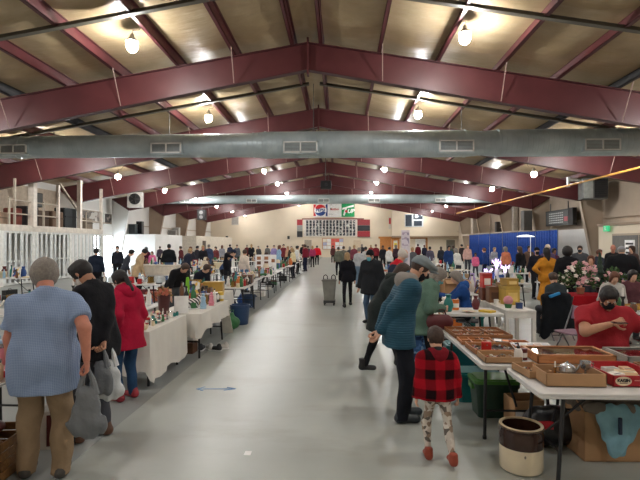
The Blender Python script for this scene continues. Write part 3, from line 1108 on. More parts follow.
# ================================================================= FIGURES
class Grid:
    """a box of sample points; distance fields are combined on it and turned into a surface"""

    def __init__(self, lo, hi, h):
        self.lo = np.array(lo, dtype=np.float32)
        self.h = h
        self.n = [max(4, int(math.ceil((hi[i] - lo[i]) / h)) + 1) for i in range(3)]
        ax = [self.lo[i] + h * np.arange(self.n[i], dtype=np.float32) for i in range(3)]
        self.X = ax[0][:, None, None]
        self.Y = ax[1][None, :, None]
        self.Z = ax[2][None, None, :]
        self.d = np.full(self.n, 9.0, dtype=np.float32)

    def cap(self, a, b, ra, rb=None, sq=None, n=None):
        """round cone from a to b; sq < 1 squashes it along n"""
        rb = ra if rb is None else rb
        a = np.array(a, dtype=np.float32)
        b = np.array(b, dtype=np.float32)
        px, py, pz = self.X - a[0], self.Y - a[1], self.Z - a[2]
        ab = b - a
        if sq is not None:
            nn = np.array(n, dtype=np.float32)
            nn = nn / np.linalg.norm(nn)
            k = (1 / sq - 1)
            dn = (px * nn[0] + py * nn[1] + pz * nn[2]) * k
            px, py, pz = px + dn * nn[0], py + dn * nn[1], pz + dn * nn[2]
            ab = ab + nn * (ab @ nn) * k
        L = float(ab @ ab) + 1e-9
        t = np.clip((px * ab[0] + py * ab[1] + pz * ab[2]) / L, 0, 1)
        d = np.sqrt((px - ab[0] * t) ** 2 + (py - ab[1] * t) ** 2 + (pz - ab[2] * t) ** 2) - (ra + (rb - ra) * t)
        if sq is not None:
            d = d * (0.5 + 0.5 * sq)
        return d

    def ell(self, c, r, M=None):
        px, py, pz = self.X - c[0], self.Y - c[1], self.Z - c[2]
        if M is not None:
            px, py, pz = (px * M[0][i] + py * M[1][i] + pz * M[2][i] for i in range(3))
        k0 = np.sqrt((px / r[0]) ** 2 + (py / r[1]) ** 2 + (pz / r[2]) ** 2)
        k1 = np.sqrt((px / r[0] ** 2) ** 2 + (py / r[1] ** 2) ** 2 + (pz / r[2] ** 2) ** 2) + 1e-6
        return k0 * (k0 - 1) / k1

    def plane(self, p, n):
        n = np.array(n, dtype=np.float32)
        n = n / np.linalg.norm(n)
        return (self.X - p[0]) * n[0] + (self.Y - p[1]) * n[1] + (self.Z - p[2]) * n[2]

    def u(self, d, k=0.0):
        if k > 0:
            h = np.clip(0.5 + 0.5 * (d - self.d) / k, 0, 1)
            self.d = d * (1 - h) + self.d * h - k * h * (1 - h)
            # note: h blends towards the nearer surface
        else:
            self.d = np.minimum(self.d, d)
        return self

    def cut(self, d):
        self.d = np.maximum(self.d, d)
        return self

    def mesh(self):
        f = np.broadcast_to(self.d, self.n).copy()
        for ax in range(3):
            sl = [slice(None)] * 3
            for e in (0, -1):
                sl[ax] = e
                f[tuple(sl)] = np.maximum(f[tuple(sl)], 0.001)
        s = f < 0
        nx, ny, nz = self.n
        acc = np.zeros((nx - 1, ny - 1, nz - 1, 3), dtype=np.float32)
        cnt = np.zeros((nx - 1, ny - 1, nz - 1), dtype=np.float32)
        for ax in range(3):
            o = [i for i in range(3) if i != ax]
            for i in (0, 1):
                for j in (0, 1):
                    a, b = [slice(0, -1)] * 3, [slice(0, -1)] * 3
                    b[ax] = slice(1, None)
                    a[o[0]] = b[o[0]] = slice(i, None if i else -1)
                    a[o[1]] = b[o[1]] = slice(j, None if j else -1)
                    fa, fb = f[tuple(a)], f[tuple(b)]
                    m = (fa < 0) != (fb < 0)
                    t = np.where(m, fa / np.where(m, fa - fb, 1), 0)
                    p = [None] * 3
                    p[ax] = t
                    p[o[0]] = np.where(m, float(i), 0)
                    p[o[1]] = np.where(m, float(j), 0)
                    for q in range(3):
                        acc[..., q] += p[q]
                    cnt += m
        on = cnt > 0
        idx = np.full(on.shape, -1, dtype=np.int64)
        k = int(on.sum())
        idx[on] = np.arange(k)
        g = np.argwhere(on).astype(np.float32)
        v = (g + acc[on] / cnt[on][:, None]) * self.h + self.lo
        quads = []
        for ax in range(3):
            o = [(1, 2), (2, 0), (0, 1)][ax]
            a, b = [slice(None)] * 3, [slice(None)] * 3
            a[ax], b[ax] = slice(0, -1), slice(1, None)
            sa, sb = s[tuple(a)], s[tuple(b)]
            e = np.argwhere(sa != sb)
            if not len(e):
                continue
            e = e[(e[:, o[0]] > 0) & (e[:, o[1]] > 0) & (e[:, o[0]] < self.n[o[0]] - 1) & (e[:, o[1]] < self.n[o[1]] - 1)]
            ins = sa[tuple(e.T)]
            q = []
            for i, j in ((1, 1), (0, 1), (0, 0), (1, 0)):
                c = e.copy()
                c[:, o[0]] -= i
                c[:, o[1]] -= j
                q.append(idx[tuple(c.T)])
            q = np.stack(q, 1)
            q[~ins] = q[~ins][:, ::-1]
            quads.append(q)
        if not quads:
            return np.zeros((0, 3), np.float32), np.zeros((0, 4), np.int64)
        return v, np.concatenate(quads)


def np_mesh(name, parts):
    vs, fs, n = [], [], 0
    for v, f in parts:
        if len(v):
            vs.append(v)
            fs.append(f + n)
            n += len(v)
    me = bpy.data.meshes.new(name)
    if not vs:
        return me
    v = np.concatenate(vs).astype(np.float32)
    f = np.concatenate(fs).astype(np.int32)
    me.vertices.add(len(v))
    me.vertices.foreach_set('co', v.ravel())
    me.loops.add(f.size)
    me.loops.foreach_set('vertex_index', f.ravel())
    me.polygons.add(len(f))
    me.polygons.foreach_set('loop_start', np.arange(0, f.size, 4, dtype=np.int32))
    me.polygons.foreach_set('loop_total', np.full(len(f), 4, dtype=np.int32))
    me.update()
    me.validate()
    me.shade_smooth()
    return me


def surf(name, parts, material, parent):
    me = np_mesh(name, parts)
    me.materials.append(material)
    o = bpy.data.objects.new(name, me)
    COL.objects.link(o)
    o.parent = parent
    return o


# ---- head pieces in the head's own frame: +y is the face, z up, origin between the ears
_hcache = {}


def head_piece(style, h):
    key = (style, h)
    if key in _hcache:
        return _hcache[key]
    G = Grid((-0.15, -0.2, -0.34 if style in ('long', 'ponytail') else -0.19), (0.15, 0.22, 0.24), h)
    cran = lambda e: G.ell((0, -0.012, 0.032), (0.074 + e, 0.094 + e, 0.094 + e))
    jaw = lambda e: G.ell((0, 0.022, -0.045), (0.055 + e, 0.068 + e, 0.072 + e))
    if style == 'head':
        G.u(cran(0)).u(jaw(0), 0.03)
        G.u(G.cap((0, -0.03, -0.05), (0, -0.035, -0.12), 0.052, 0.05), 0.02)
        if h < 0.02:
            G.u(G.cap((-0.03, 0.078, 0.032), (0.03, 0.078, 0.032), 0.010), 0.014)
            for s in (-1, 1):
                G.cut(-G.ell((s * 0.031, 0.096, 0.014), (0.017, 0.014, 0.012)))
                G.u(G.ell((s * 0.076, -0.008, -0.004), (0.010, 0.02, 0.031)), 0.006)
                G.u(G.ell((s * 0.04, 0.065, -0.02), (0.02, 0.02, 0.018)), 0.012)
            G.u(G.cap((0, 0.088, 0.014), (0, 0.104, -0.022), 0.008, 0.014), 0.01)
            G.u(G.cap((-0.02, 0.084, -0.052), (0.02, 0.084, -0.052), 0.007), 0.006)
            G.u(G.ell((0, 0.072, -0.09), (0.024, 0.02, 0.018)), 0.015)
        else:
            G.u(G.cap((0, 0.085, 0.01), (0, 0.1, -0.02), 0.012, 0.016), 0.015)
            for s in (-1, 1):
                G.u(G.ell((s * 0.076, -0.008, -0.004), (0.014, 0.022, 0.031)), 0.006)
    elif style == 'mask':
        e = 0.007 if h < 0.02 else 0.012
        G.u(jaw(e)).u(G.cap((0, 0.088, -0.0), (0, 0.108, -0.03), 0.014, 0.018), 0.02)
        G.cut(G.plane((0, 0, 0.006), (0, -0.15, 1))).cut(G.plane((0, 0, -0.105), (0, -0.3, -1))).cut(G.plane((0, 0.022, 0), (0, -1, 0)))
        if h < 0.02:
            for s in (-1, 1):
                for z0, z1 in ((-0.005, 0.02), (-0.07, -0.03)):
                    G.u(G.cap((s * 0.058, 0.03, z0), (s * 0.08, -0.012, z1), 0.0045))
    elif style in ('cap', 'beanie', 'hood_up', 'flat_cap'):
        e = 0.02
        G.u(cran(e))
        if style == 'beanie':
            G.u(G.ell((0, -0.03, 0.1), (0.07, 0.08, 0.06)), 0.03)
            G.cut(G.plane((0, 0.1, 0.05), (0, 0.32, -1)))
        elif style == 'hood_up':
            G.u(G.cap((0, -0.04, -0.02), (0, -0.06, -0.16), 0.09, 0.10), 0.04)
            G.cut(-G.ell((0, 0.13, -0.01), (0.075, 0.10, 0.10)))
        else:
            G.cut(G.plane((0, 0.1, 0.045), (0, 0.1, -1)))
            G.u(G.ell((0, 0.125, 0.045), (0.068, 0.07, 0.011), ((1, 0, 0), (0, 0.96, -0.26), (0, 0.26, 0.96))), 0.006)
            if style == 'flat_cap':
                G.u(G.ell((0, 0.03, 0.085), (0.105, 0.13, 0.035)), 0.02)
    else:
        e = {'short': 0.013, 'bushy': 0.021, 'afro': 0.05, 'buzz': 0.006}.get(style, 0.018)
        G.u(cran(e))
        if style not in ('buzz',):
            G.u(G.ell((0, 0.03, 0.085), (0.065 + e * 0.5, 0.07, 0.045)), 0.02)
        face = G.ell((0, 0.135, -0.015), (0.10, 0.10, 0.085))
        if style == 'long':
            G.u(G.cap((0, -0.05, -0.02), (0, -0.075, -0.24), 0.085, 0.075, 0.75, (0, 1, 0)), 0.03)
            G.cut(G.plane((0, 0, -0.27), (0, 0, -1)))
        else:
            G.cut(G.plane((0, -0.05, -0.075 - (0.02 if style in ('bushy', 'afro', 'bob') else 0)), (0, 0.5, -1)))
        if style == 'bob':
            for s in (-1, 1):
                G.u(G.cap((s * 0.07, -0.02, 0.0), (s * 0.075, -0.01, -0.09), 0.03, 0.03, 0.7, (1, 0, 0)), 0.02)
            G.u(G.cap((0, -0.06, 0), (0, -0.07, -0.10), 0.06, 0.055), 0.03)
        G.cut(-face)
        if style == 'receding':
            G.cut(G.plane((0, 0.02, 0.07), (0, 0.5, 0.9)))
        if style == 'bun':
            G.u(G.ell((0, -0.10, 0.06), (0.045, 0.04, 0.045)), 0.01)
        if style == 'ponytail':
            G.u(G.cap((0, -0.11, 0.05), (0, -0.15, -0.20), 0.03, 0.035), 0.015)
        if h < 0.02:
            n = np.sin(G.X * 90 + np.sin(G.Z * 60) * 2) * np.sin(G.Z * 70 + G.Y * 60) * np.sin(G.Y * 80 + G.X * 40)
            G.d = G.d + n * 0.004
    r = G.mesh()
    _hcache[key] = r
    return r


def rx(a):
    c, s = math.cos(a), math.sin(a)
    return np.array(((1, 0, 0), (0, c, -s), (0, s, c)))


def rz(a):
    c, s = math.cos(a), math.sin(a)
    return np.array(((c, -s, 0), (s, c, 0), (0, 0, 1)))


def ry(a):
    c, s = math.cos(a), math.sin(a)
    return np.array(((c, 0, s), (0, 1, 0), (-s, 0, c)))


def ik(a, b, l1, l2, hint):
    """middle joint of a two bone chain from a to b; the end is pulled in if out of reach"""
    a, b, hint = (np.array(v, float) for v in (a, b, hint))
    d = b - a
    L = np.linalg.norm(d)
    if L > (l1 + l2) * 0.995:
        b = a + d / L * (l1 + l2) * 0.995
        d = b - a
        L = np.linalg.norm(d)
    u = d / L
    x = (l1 ** 2 - l2 ** 2 + L ** 2) / (2 * L)
    y = math.sqrt(max(0, l1 ** 2 - x ** 2))
    n = hint - u * (hint @ u)
    n = n / (np.linalg.norm(n) + 1e-9)
    return a + u * x + n * y, b


def hand_surface(w, fwd, palm_n, side, s, curl, h):
    """a palm, four bent fingers and a thumb. w: wrist, fwd: along the hand, palm_n: out of the palm, side: +1 if the thumb is towards fwd x palm_n"""
    w = np.array(w)
    f = np.array(fwd) / np.linalg.norm(fwd)
    p = np.array(palm_n) - f * (np.array(palm_n) @ f)
    p = p / (np.linalg.norm(p) + 1e-9)
    t = np.cross(f, p) * side
    G = Grid(w - 0.22 * s, w + 0.22 * s, h)
    G.u(G.cap(w - f * 0.03 * s, w + f * 0.02 * s, 0.026 * s, 0.024 * s, 0.8, p))
    for k, a in enumerate((-0.026, -0.009, 0.009, 0.026)):
        G.u(G.cap(w + f * 0.015 * s + t * a * 0.5 * s, w + (f * 0.085 + t * a) * s, 0.016 * s, 0.0125 * s), 0.008)
    L = (0.062, 0.076, 0.082, 0.074)
    for k, a in enumerate((-0.033, -0.011, 0.011, 0.033)):
        q = w + (f * 0.088 + t * a) * s
        ang = 0.0
        for j, fr_ in enumerate((0.45, 0.32, 0.23)):
            ang += curl * (0.9 if j else 0.7)
            dq = (f * math.cos(ang) + p * math.sin(ang)) * L[k] * fr_ * s
            G.u(G.cap(q, q + dq, (0.0098 - 0.0009 * j) * s, (0.0090 - 0.0009 * j) * s), 0.002)
            q = q + dq
    q = w + (f * 0.028 + t * 0.026) * s
    for j, (l, oc) in enumerate(((0.042, 0.5), (0.034, 0.8), (0.026, 0.95))):
        dq = (f * oc * 0.8 + t * (0.75 - 0.28 * j * (0.5 + curl)) + p * (0.25 + 0.3 * curl))
        dq = dq / np.linalg.norm(dq) * l * s
        G.u(G.cap(q, q + dq, (0.0135 - 0.0015 * j) * s, (0.012 - 0.0015 * j) * s), 0.004)
        q = q + dq
    return G.mesh()


SK = {'fair': skin((214, 168, 142)), 'mid': skin((190, 140, 112)), 'brown': skin((140, 96, 72)), 'dark': skin((92, 64, 50)), 'ruddy': skin((196, 130, 108))}
HAIRC = {'black': mat((26, 22, 22), 0.6, var=0.3, scale=60), 'brown': mat((62, 44, 34), 0.6, var=0.3, scale=60), 'grey': mat((132, 124, 116), 0.7, var=0.2, scale=70),
         'white': mat((206, 198, 188), 0.7, var=0.15, scale=70), 'blond': mat((168, 136, 96), 0.6, var=0.25, scale=60), 'auburn': mat((104, 62, 42), 0.6, var=0.25, scale=60)}
M_eye = mat((235, 232, 226), 0.3)
M_pup = mat((30, 24, 20), 0.2)


def person(label, X, Y, head, top, bottom, group=None, H=1.72, b=1.0, fat=0.0, lean=0.0, lean_x=0.0, hp=0.0, hy=0.0, sit=None, step=0.0, feet=None, spread=0.10,
           hair='short', hairc='brown', skin_='fair', mask=None, hat=None, hatc=None, hood=None, sleeve='long', hem=None, coat=0.0, skirt=None, shoes=(40, 38, 38),
           hands=None, curl=0.6, h=0.04, z=0.0, bulk=0.0, fold=0.006, name='person', head_s=1.0, vest=None, bag=None, trail=None, palm=None, belt=False, elbow=None, boots=0.0, bare_hand_h=None, knee_w=None):
    """a clothed figure facing +y in its own frame. head: heading in degrees (0 = away from the camera, 90 = towards the mezzanine side)"""
    s = H / 1.75
    root = empty(name, (X, Y, z), R(head))
    near = h < 0.022
    leanr = R(lean)
    Rt = ry(R(lean_x)) @ rx(-leanr)
    if sit is None:
        pel = np.array((0, -0.12 * math.sin(leanr) * s, 0.92 * s - 0.03 * (abs(step) > 0.2)))
    else:
        pel = np.array((0, 0, sit + 0.10))
    up = Rt @ np.array((0, 0, 1.0))
    fw = Rt @ np.array((0, 1.0, 0))
    rt = Rt @ np.array((1.0, 0, 0))
    chest = pel + up * 0.34 * s
    neck = chest + up * 0.17 * s + fw * 0.02 * max(0, math.sin(leanr))
    shz = chest + up * 0.105 * s
    sh = [shz + rt * sd * (0.158 * s * b) for sd in (-1, 1)]
    # head frame
    Rh = rz(R(hy)) @ rx(-R(hp)) if lean == 0 else Rt @ rx(leanr * 0.5) @ rz(R(hy)) @ rx(-R(hp))
    hs = 1.0 * s * head_s * (1.0 if H > 1.4 else 1.18)
    hc = neck + up * 0.012 + Rh @ np.array((0, 0.035, 0.142)) * hs
    # legs
    ank, kn, hip = [], [], []
    for i, sd in enumerate((-1, 1)):
        hp_ = pel + np.array((sd * 0.085 * s, 0, -0.03))
        if sit is None:
            fy = (step * 0.5 * (1 if i else -1)) if feet is None else feet[i][1]
            fx = sd * spread if feet is None else feet[i][0]
            az = 0.085 * s + (0.03 if trail == i else 0)
            k_, a_ = ik(hp_, (fx, fy, az), 0.417 * s, 0.402 * s, (sd * 0.15, 1, 0))
        else:
            kw = knee_w or 0.12
            k_ = hp_ + np.array((sd * (kw - 0.085 * s), 0.42 * s, 0.0))
            a_ = np.array((k_[0], k_[1] - 0.02, 0.085 - z))
        hip.append(hp_)
        kn.append(k_)
        ank.append(a_)
    # arms
    wr, el = [], []
    for i, sd in enumerate((-1, 1)):
        tgt = None if hands is None else hands[i]
        if tgt is None:
            tgt = (sd * (0.235 * s * b + 0.5 * fat * 0.3 + bulk), shz[1] * 0.9 + 0.05, shz[2] - 0.52 * s)
        hint = (sd * 0.5, -1, -0.3) if elbow is None else elbow[i]
        e_, w_ = ik(sh[i], tgt, 0.29 * s, 0.255 * s, hint)
        el.append(e_)
        wr.append(w_)
    t_ = 0.012 + bulk
    ph = (sum(ord(c) for c in label) % 100) / 10.0

    def folds(G, a):
        return (np.sin(G.Z * 21 + np.sin(G.X * 13 + ph) * 1.6 + G.Y * 9) * a + np.sin(G.X * 31 + G.Z * 12 + ph) * np.sin(G.Y * 27 + ph) * a * 0.7)

    allp = np.array([pel, chest, neck, hc] + sh + el + wr + kn + ank + hip)
    lo, hi = allp.min(0) - 0.30 - fat * 0.5, allp.max(0) + 0.30 + fat * 0.5

    # ---------- body (skin): head, neck, arms, legs under the clothes
    hh = 0.011 if near else 0.03
    hv, hf = head_piece('head', hh)
    hv = hv * hs @ Rh.T + hc
    body = [(hv, hf)]
    G = Grid(lo, hi, max(h, 0.018))
    G.u(G.cap(neck - up * 0.05, hc - (hc - neck) * 0.35, 0.058 * s, 0.054 * s))
    for i, sd in enumerate((-1, 1)):
        G.u(G.cap(sh[i], el[i], 0.046 * s * (1 + fat), 0.038 * s * (1 + fat)), 0.02)
        G.u(G.cap(el[i], wr[i], 0.039 * s * (1 + fat), 0.028 * s), 0.02)
        G.u(G.cap(hip[i], kn[i], 0.06 * s, 0.04 * s), 0.015)
        G.u(G.cap(kn[i], ank[i], 0.04 * s, 0.028 * s), 0.01)
    G.u(G.cap(pel, chest + up * 0.03, 0.075 * s, 0.08 * s, 0.8, fw), 0.04)
    G.u(G.cap(sh[0], sh[1], 0.042 * s), 0.03)
    if not near:
        for i, sd in enumerate((-1, 1)):
            f = wr[i] - el[i]
            f = f / np.linalg.norm(f)
            G.u(G.cap(wr[i], wr[i] + f * 0.10 * s, 0.03 * s, 0.032 * s), 0.015)
            G.u(G.cap(wr[i] + f * 0.09 * s, wr[i] + f * 0.15 * s + np.array((0, 0.02, 0)), 0.026 * s, 0.02 * s), 0.015)
    body.append(G.mesh())
    if near:
        for i, sd in enumerate((-1, 1)):
            f = wr[i] - el[i]
            f = f / np.linalg.norm(f)
            pn = np.array((-sd, 0.1, 0.0)) if palm is None else np.array(palm[i])
            body.append(hand_surface(wr[i], f, pn, sd if abs(pn[0]) > 0.5 and abs(f[2]) > 0.5 else -sd, s, curl if not isinstance(curl, (tuple, list)) else curl[i], 0.0055))
    surf('body', body, SK[skin_], root)
    if near:
        for sd in (-1, 1):
            c = Rh @ (np.array((sd * 0.031, 0.080, 0.014)) * hs) + hc
            p = Rh @ (np.array((sd * 0.031, 0.0895, 0.013)) * hs) + hc
            e = MB().ball(c, 0.0115 * hs, 10, 8).build('eye', M_eye, root)
            MB().ball(p, 0.0045 * hs, 8, 6).build('pupil', M_pup, e)

    # ---------- trousers or leggings
    def legs_mesh(r_add, top_z=True, taper=1.0):
        G = Grid((lo[0], lo[1], min(0.0 - z, lo[2])), (hi[0], hi[1], pel[2] + 0.2), h)
        G.u(G.cap(hip[0], hip[1], (0.105 + fat * 0.10) * s + r_add * 0.5, None, 0.85, (0, 1, 0)))
        if sit is None:
            G.u(G.cap(pel, pel + up * 0.10, (0.115 + fat * 0.12) * s, (0.11 + fat * 0.12) * s), 0.04)
        for i in (0, 1):
            G.u(G.cap(hip[i], kn[i], (0.082 + fat * 0.04) * s + r_add, (0.058 + fat * 0.03) * s + r_add * taper), 0.025)
            G.u(G.cap(kn[i], ank[i] + np.array((0, 0, -0.045 * s)), (0.058 + fat * 0.03) * s + r_add * taper, (0.044 + fat * 0.02) * s + r_add * taper), 0.02)
        if near:
            G.d = G.d + folds(G, fold * 0.8)
        G.cut(G.plane((0, 0, 0.03 - z), (0, 0, -1)))
        return G.mesh()

    kind, bm = bottom
    if kind == 'trousers':
        surf('trousers', [legs_mesh(0.012)], bm, root)
    elif kind == 'wide':
        surf('trousers', [legs_mesh(0.022)], bm, root)
    elif kind == 'leggings':
        surf('leggings', [legs_mesh(0.0, taper=0.7)], bm, root)
    if skirt:
        zb, r_b, sm = skirt
        G = Grid((-0.45, -0.45, zb - 0.1), (0.45, 0.45, pel[2] + 0.15), h)
        G.u(G.cap(pel, (0, 0.0, zb - 0.12), 0.13 * s, r_b))
        G.d = G.d + np.sin(np.arctan2(G.Y, G.X) * 11 + ph) * 0.012 * np.clip((pel[2] - G.Z) * 2, 0, 1)
        G.cut(G.plane((0, 0, zb), (0, 0, -1)))
        surf('skirt', [G.mesh()], sm, root)
    # ---------- shoes
    if Y < 45:
        for i in (0, 1):
            a = ank[i]
            fwdy = 1.0
            G = Grid((a[0] - 0.09, a[1] - 0.14, -0.02 - z), (a[0] + 0.09, a[1] + 0.26, max(0.2 * s, boots + 0.06) - z + max(0, a[2] - 0.085 * s)), min(h, 0.02))
            zz = a[2] - 0.085 * s
            G.u(G.cap((a[0], a[1] - 0.03 * s, zz + 0.045 * s), (a[0], a[1] + 0.15 * s, zz + 0.035 * s), 0.045 * s, 0.044 * s, 0.9, (0, 0, 1)))
            G.u(G.cap((a[0], a[1] - 0.02, zz + 0.05 * s), (a[0], a[1] - 0.01, zz + 0.11 * s), 0.048 * s, 0.045 * s), 0.03)
            if boots:
                G.u(G.cap((a[0], a[1] - 0.01, zz + 0.09 * s), (a[0], a[1] - 0.015, zz + boots), 0.05 * s + 0.004, 0.052 * s + 0.004), 0.02)
                G.cut(G.plane((0, 0, zz + boots), (0, 0, 1)))
            G.cut(G.plane((0, 0, zz), (0, 0, -1)))
            surf('shoe', [G.mesh()], mat(shoes, 0.5, kind='leather'), root)

    # ---------- top garment
    kind, tm = top
    hemz = pel[2] - (0.02 if hem is None else hem) * s
    G = Grid(lo - 0.03, hi + 0.03, h)
    tb = b * (1 + fat * 0.45)
    G.u(G.cap(chest - rt * 0.07 * tb * s, chest + rt * 0.07 * tb * s, (0.125 + fat * 0.10) * s + t_, None, 0.86, fw))
    G.u(G.cap(pel + up * 0.02 - rt * 0.05 * tb * s, pel + up * 0.02 + rt * 0.05 * tb * s, (0.124 + fat * 0.15) * s + t_, None, 0.92, fw), 0.07)
    G.u(G.cap(pel + up * 0.14 * s - rt * 0.04 * s, pel + up * 0.14 * s + rt * 0.04 * s, (0.11 + fat * 0.16) * s + t_, None, 0.86, fw), 0.07)
    if fat > 0.3:
        G.u(G.ell(tuple(pel + up * 0.16 + fw * 0.09 * fat), ((0.16 + 0.06 * fat) * s, (0.15 + 0.05 * fat) * s, 0.17 * s)), 0.06)
    G.u(G.cap(sh[0] + rt * 0.02, sh[1] - rt * 0.02, 0.05 * s + t_, None, 0.95, fw), 0.06)
    for q_ in (0, 1):
        G.u(G.cap(sh[q_] * 0.75 + shz * 0.25, neck + up * 0.01, 0.052 * s + t_ * 0.8, 0.058 * s + t_ * 0.5), 0.06)
    if hem is not None and hem > 0.03 and sit is None:
        rr_ = (0.128 + fat * 0.06) * s + t_ + coat
        for q_ in (-1, 1):
            G.u(G.cap(pel + rt * q_ * 0.065 * tb * s, (pel[0] + q_ * 0.07 * s, pel[1], hemz - 0.06), (0.122 + fat * 0.10) * s + t_, rr_, 0.95, (0, 1, 0)), 0.05)
    for i, sd in enumerate((-1, 1)):
        up_r = (0.055 + fat * 0.03) * s + t_
        if sleeve == 'short':
            m_ = sh[i] + (el[i] - sh[i]) * 0.72
            G.u(G.cap(sh[i], m_, up_r, up_r * 0.98 + 0.008), 0.035)
        else:
            G.u(G.cap(sh[i], el[i], up_r, (0.044 + fat * 0.02) * s + t_), 0.035)
            G.u(G.cap(el[i], wr[i] - (wr[i] - el[i]) * 0.06, (0.044 + fat * 0.02) * s + t_, 0.034 * s + t_ * 0.7), 0.02)
    if hood == 'down':
        G.u(G.ell(tuple(neck - fw * 0.075 * s - up * 0.01), (0.115 * s, 0.075 * s, 0.075 * s)), 0.02)
    if near:
        G.d = G.d + folds(G, fold)
    if sit is None:
        G.cut(G.plane((0, 0, hemz), (0, 0, -1)))
    # neck opening
    G.cut(-G.ell(tuple(neck + up * 0.055 * s + fw * 0.03 * s), (0.062 * s, 0.07 * s, 0.055 * s)))
    if sleeve == 'short':
        for i in (0, 1):
            ax = el[i] - sh[i]
            m_ = sh[i] + ax * 0.70
            axn = ax / np.linalg.norm(ax)
            # only cut near that arm
            pl = G.plane(tuple(m_), tuple(axn))
            nr = G.cap(m_, el[i] + axn * 0.05, 0.085 * s + t_)
            G.cut(-np.maximum(-pl, nr))
    surf(kind, [G.mesh()], tm, root)
    if hood and hood != 'down':
        G = Grid(neck - 0.25, neck + 0.25, h)
        G.u(G.cap(neck - rt * 0.07 * s - fw * 0.01, neck + rt * 0.07 * s - fw * 0.01, 0.055 * s + t_))
        G.u(G.ell(tuple(neck - fw * 0.08 * s - up * 0.02), (0.12 * s, 0.075 * s, 0.09 * s)), 0.03)
        G.cut(-G.ell(tuple(neck + up * 0.08 * s + fw * 0.04 * s), (0.062 * s, 0.075 * s, 0.08 * s)))
        surf('hood', [G.mesh()], hood, root)
    if vest is not None:
        G = Grid(pel - 0.4, neck + 0.3, h)
        G.u(G.cap(chest - rt * 0.07 * tb * s, chest + rt * 0.07 * tb * s, (0.125 + fat * 0.10) * s + t_ + 0.02, None, 0.86, fw))
        G.u(G.cap(pel - rt * 0.05 * tb * s, pel + rt * 0.05 * tb * s, (0.118 + fat * 0.14) * s + t_ + 0.02, None, 0.86, fw), 0.07)
        G.cut(G.plane(tuple(shz + up * 0.03), tuple(up))).cut(G.plane((0, 0, hemz - 0.02), (0, 0, -1)))
        surf('vest', [G.mesh()], vest, root)
    # ---------- hair, hat, mask
    hq = 0.009 if near else 0.03
    if h > 0.05:
        hq = 0.03

    def onhead(piece, nm, m):
        v, f = head_piece(piece, hq)
        if len(v):
            surf(nm, [(v * hs @ Rh.T + hc, f)], m, root)
    if hair:
        onhead(hair if hat is None else 'buzz' if hair == 'short' else hair, 'hair', HAIRC[hairc])
    if hat:
        onhead(hat, {'cap': 'cap', 'beanie': 'beanie', 'flat_cap': 'cap', 'hood_up': 'hood'}[hat], hatc)
    if mask:
        onhead('mask', 'face_mask', fabric(mask, 0.05))
    tag(root, label, 'person', group)
    root['j'] = 0
    del root['j']
    return dict(root=root, wr=wr, el=el, neck=neck, hc=hc, pel=pel, Rh=Rh, hs=hs, chest=chest, fw=fw, up=up, rt=rt)


def world_pt(p, X, Y, head, z=0.0):
    v = rz(R(head)) @ np.array(p)
    return (v[0] + X, v[1] + Y, v[2] + z)


DENIM = fabric((62, 82, 108), 0.2)
DKDENIM = fabric((38, 44, 58), 0.2)
BLK = fabric((30, 30, 34), 0.2)
GREYF = fabric((108, 108, 110), 0.15)
KHAKI = fabric((150, 126, 98), 0.12)
# ------------------------------------------------- the people close to the camera
def lp(px, py, Yd, X, Y, head):
    """the picture point px, py at depth Yd, in the frame of a figure standing at X, Y"""
    w = np.array((xat(px, Yd) - X, Yd - Y, zat(px, py, Yd)))
    return tuple(rz(-R(head)) @ w)


M_gingham = check_cloth('gingham_shirt', (122, 142, 176), (176, 190, 212), 26, 0.55)
X_, Y_, A_ = xat(45, 3.75), 3.75, 18
blue_man = person('person in light blue checked short-sleeved shirt and khaki trousers, carrying a grey bag', X_, Y_, A_, ('shirt', M_gingham),
                  ('wide', fabric((146, 124, 98), 0.1)), H=1.78, b=1.3, fat=0.3, lean=6, hp=26, hy=22, hair='bushy', hairc='grey', skin_='ruddy', sleeve='short', hem=0.24,
                  hands=[lp(9, 384, 3.85, X_, Y_, A_), lp(87, 360, 3.7, X_, Y_, A_)], h=0.016, feet=[(-0.14, 0.05), (0.13, -0.02)], shoes=(70, 66, 62), fold=0.008, curl=(0.5, 1.3), head_s=1.12)
# collar
G = Grid((-0.2, -0.2, 1.3), (0.2, 0.25, 1.65), 0.01)
n_ = blue_man['neck']
G.u(G.cap(n_ - blue_man['up'] * 0.02, n_ + blue_man['up'] * 0.045, 0.085, 0.072))
G.cut(-G.cap(n_ - blue_man['up'] * 0.1, n_ + blue_man['up'] * 0.2, 0.062))
G.cut(G.plane(tuple(n_ + blue_man['up'] * 0.05), tuple(blue_man['up'])))
surf('collar', [G.mesh()], M_gingham, blue_man['root'])

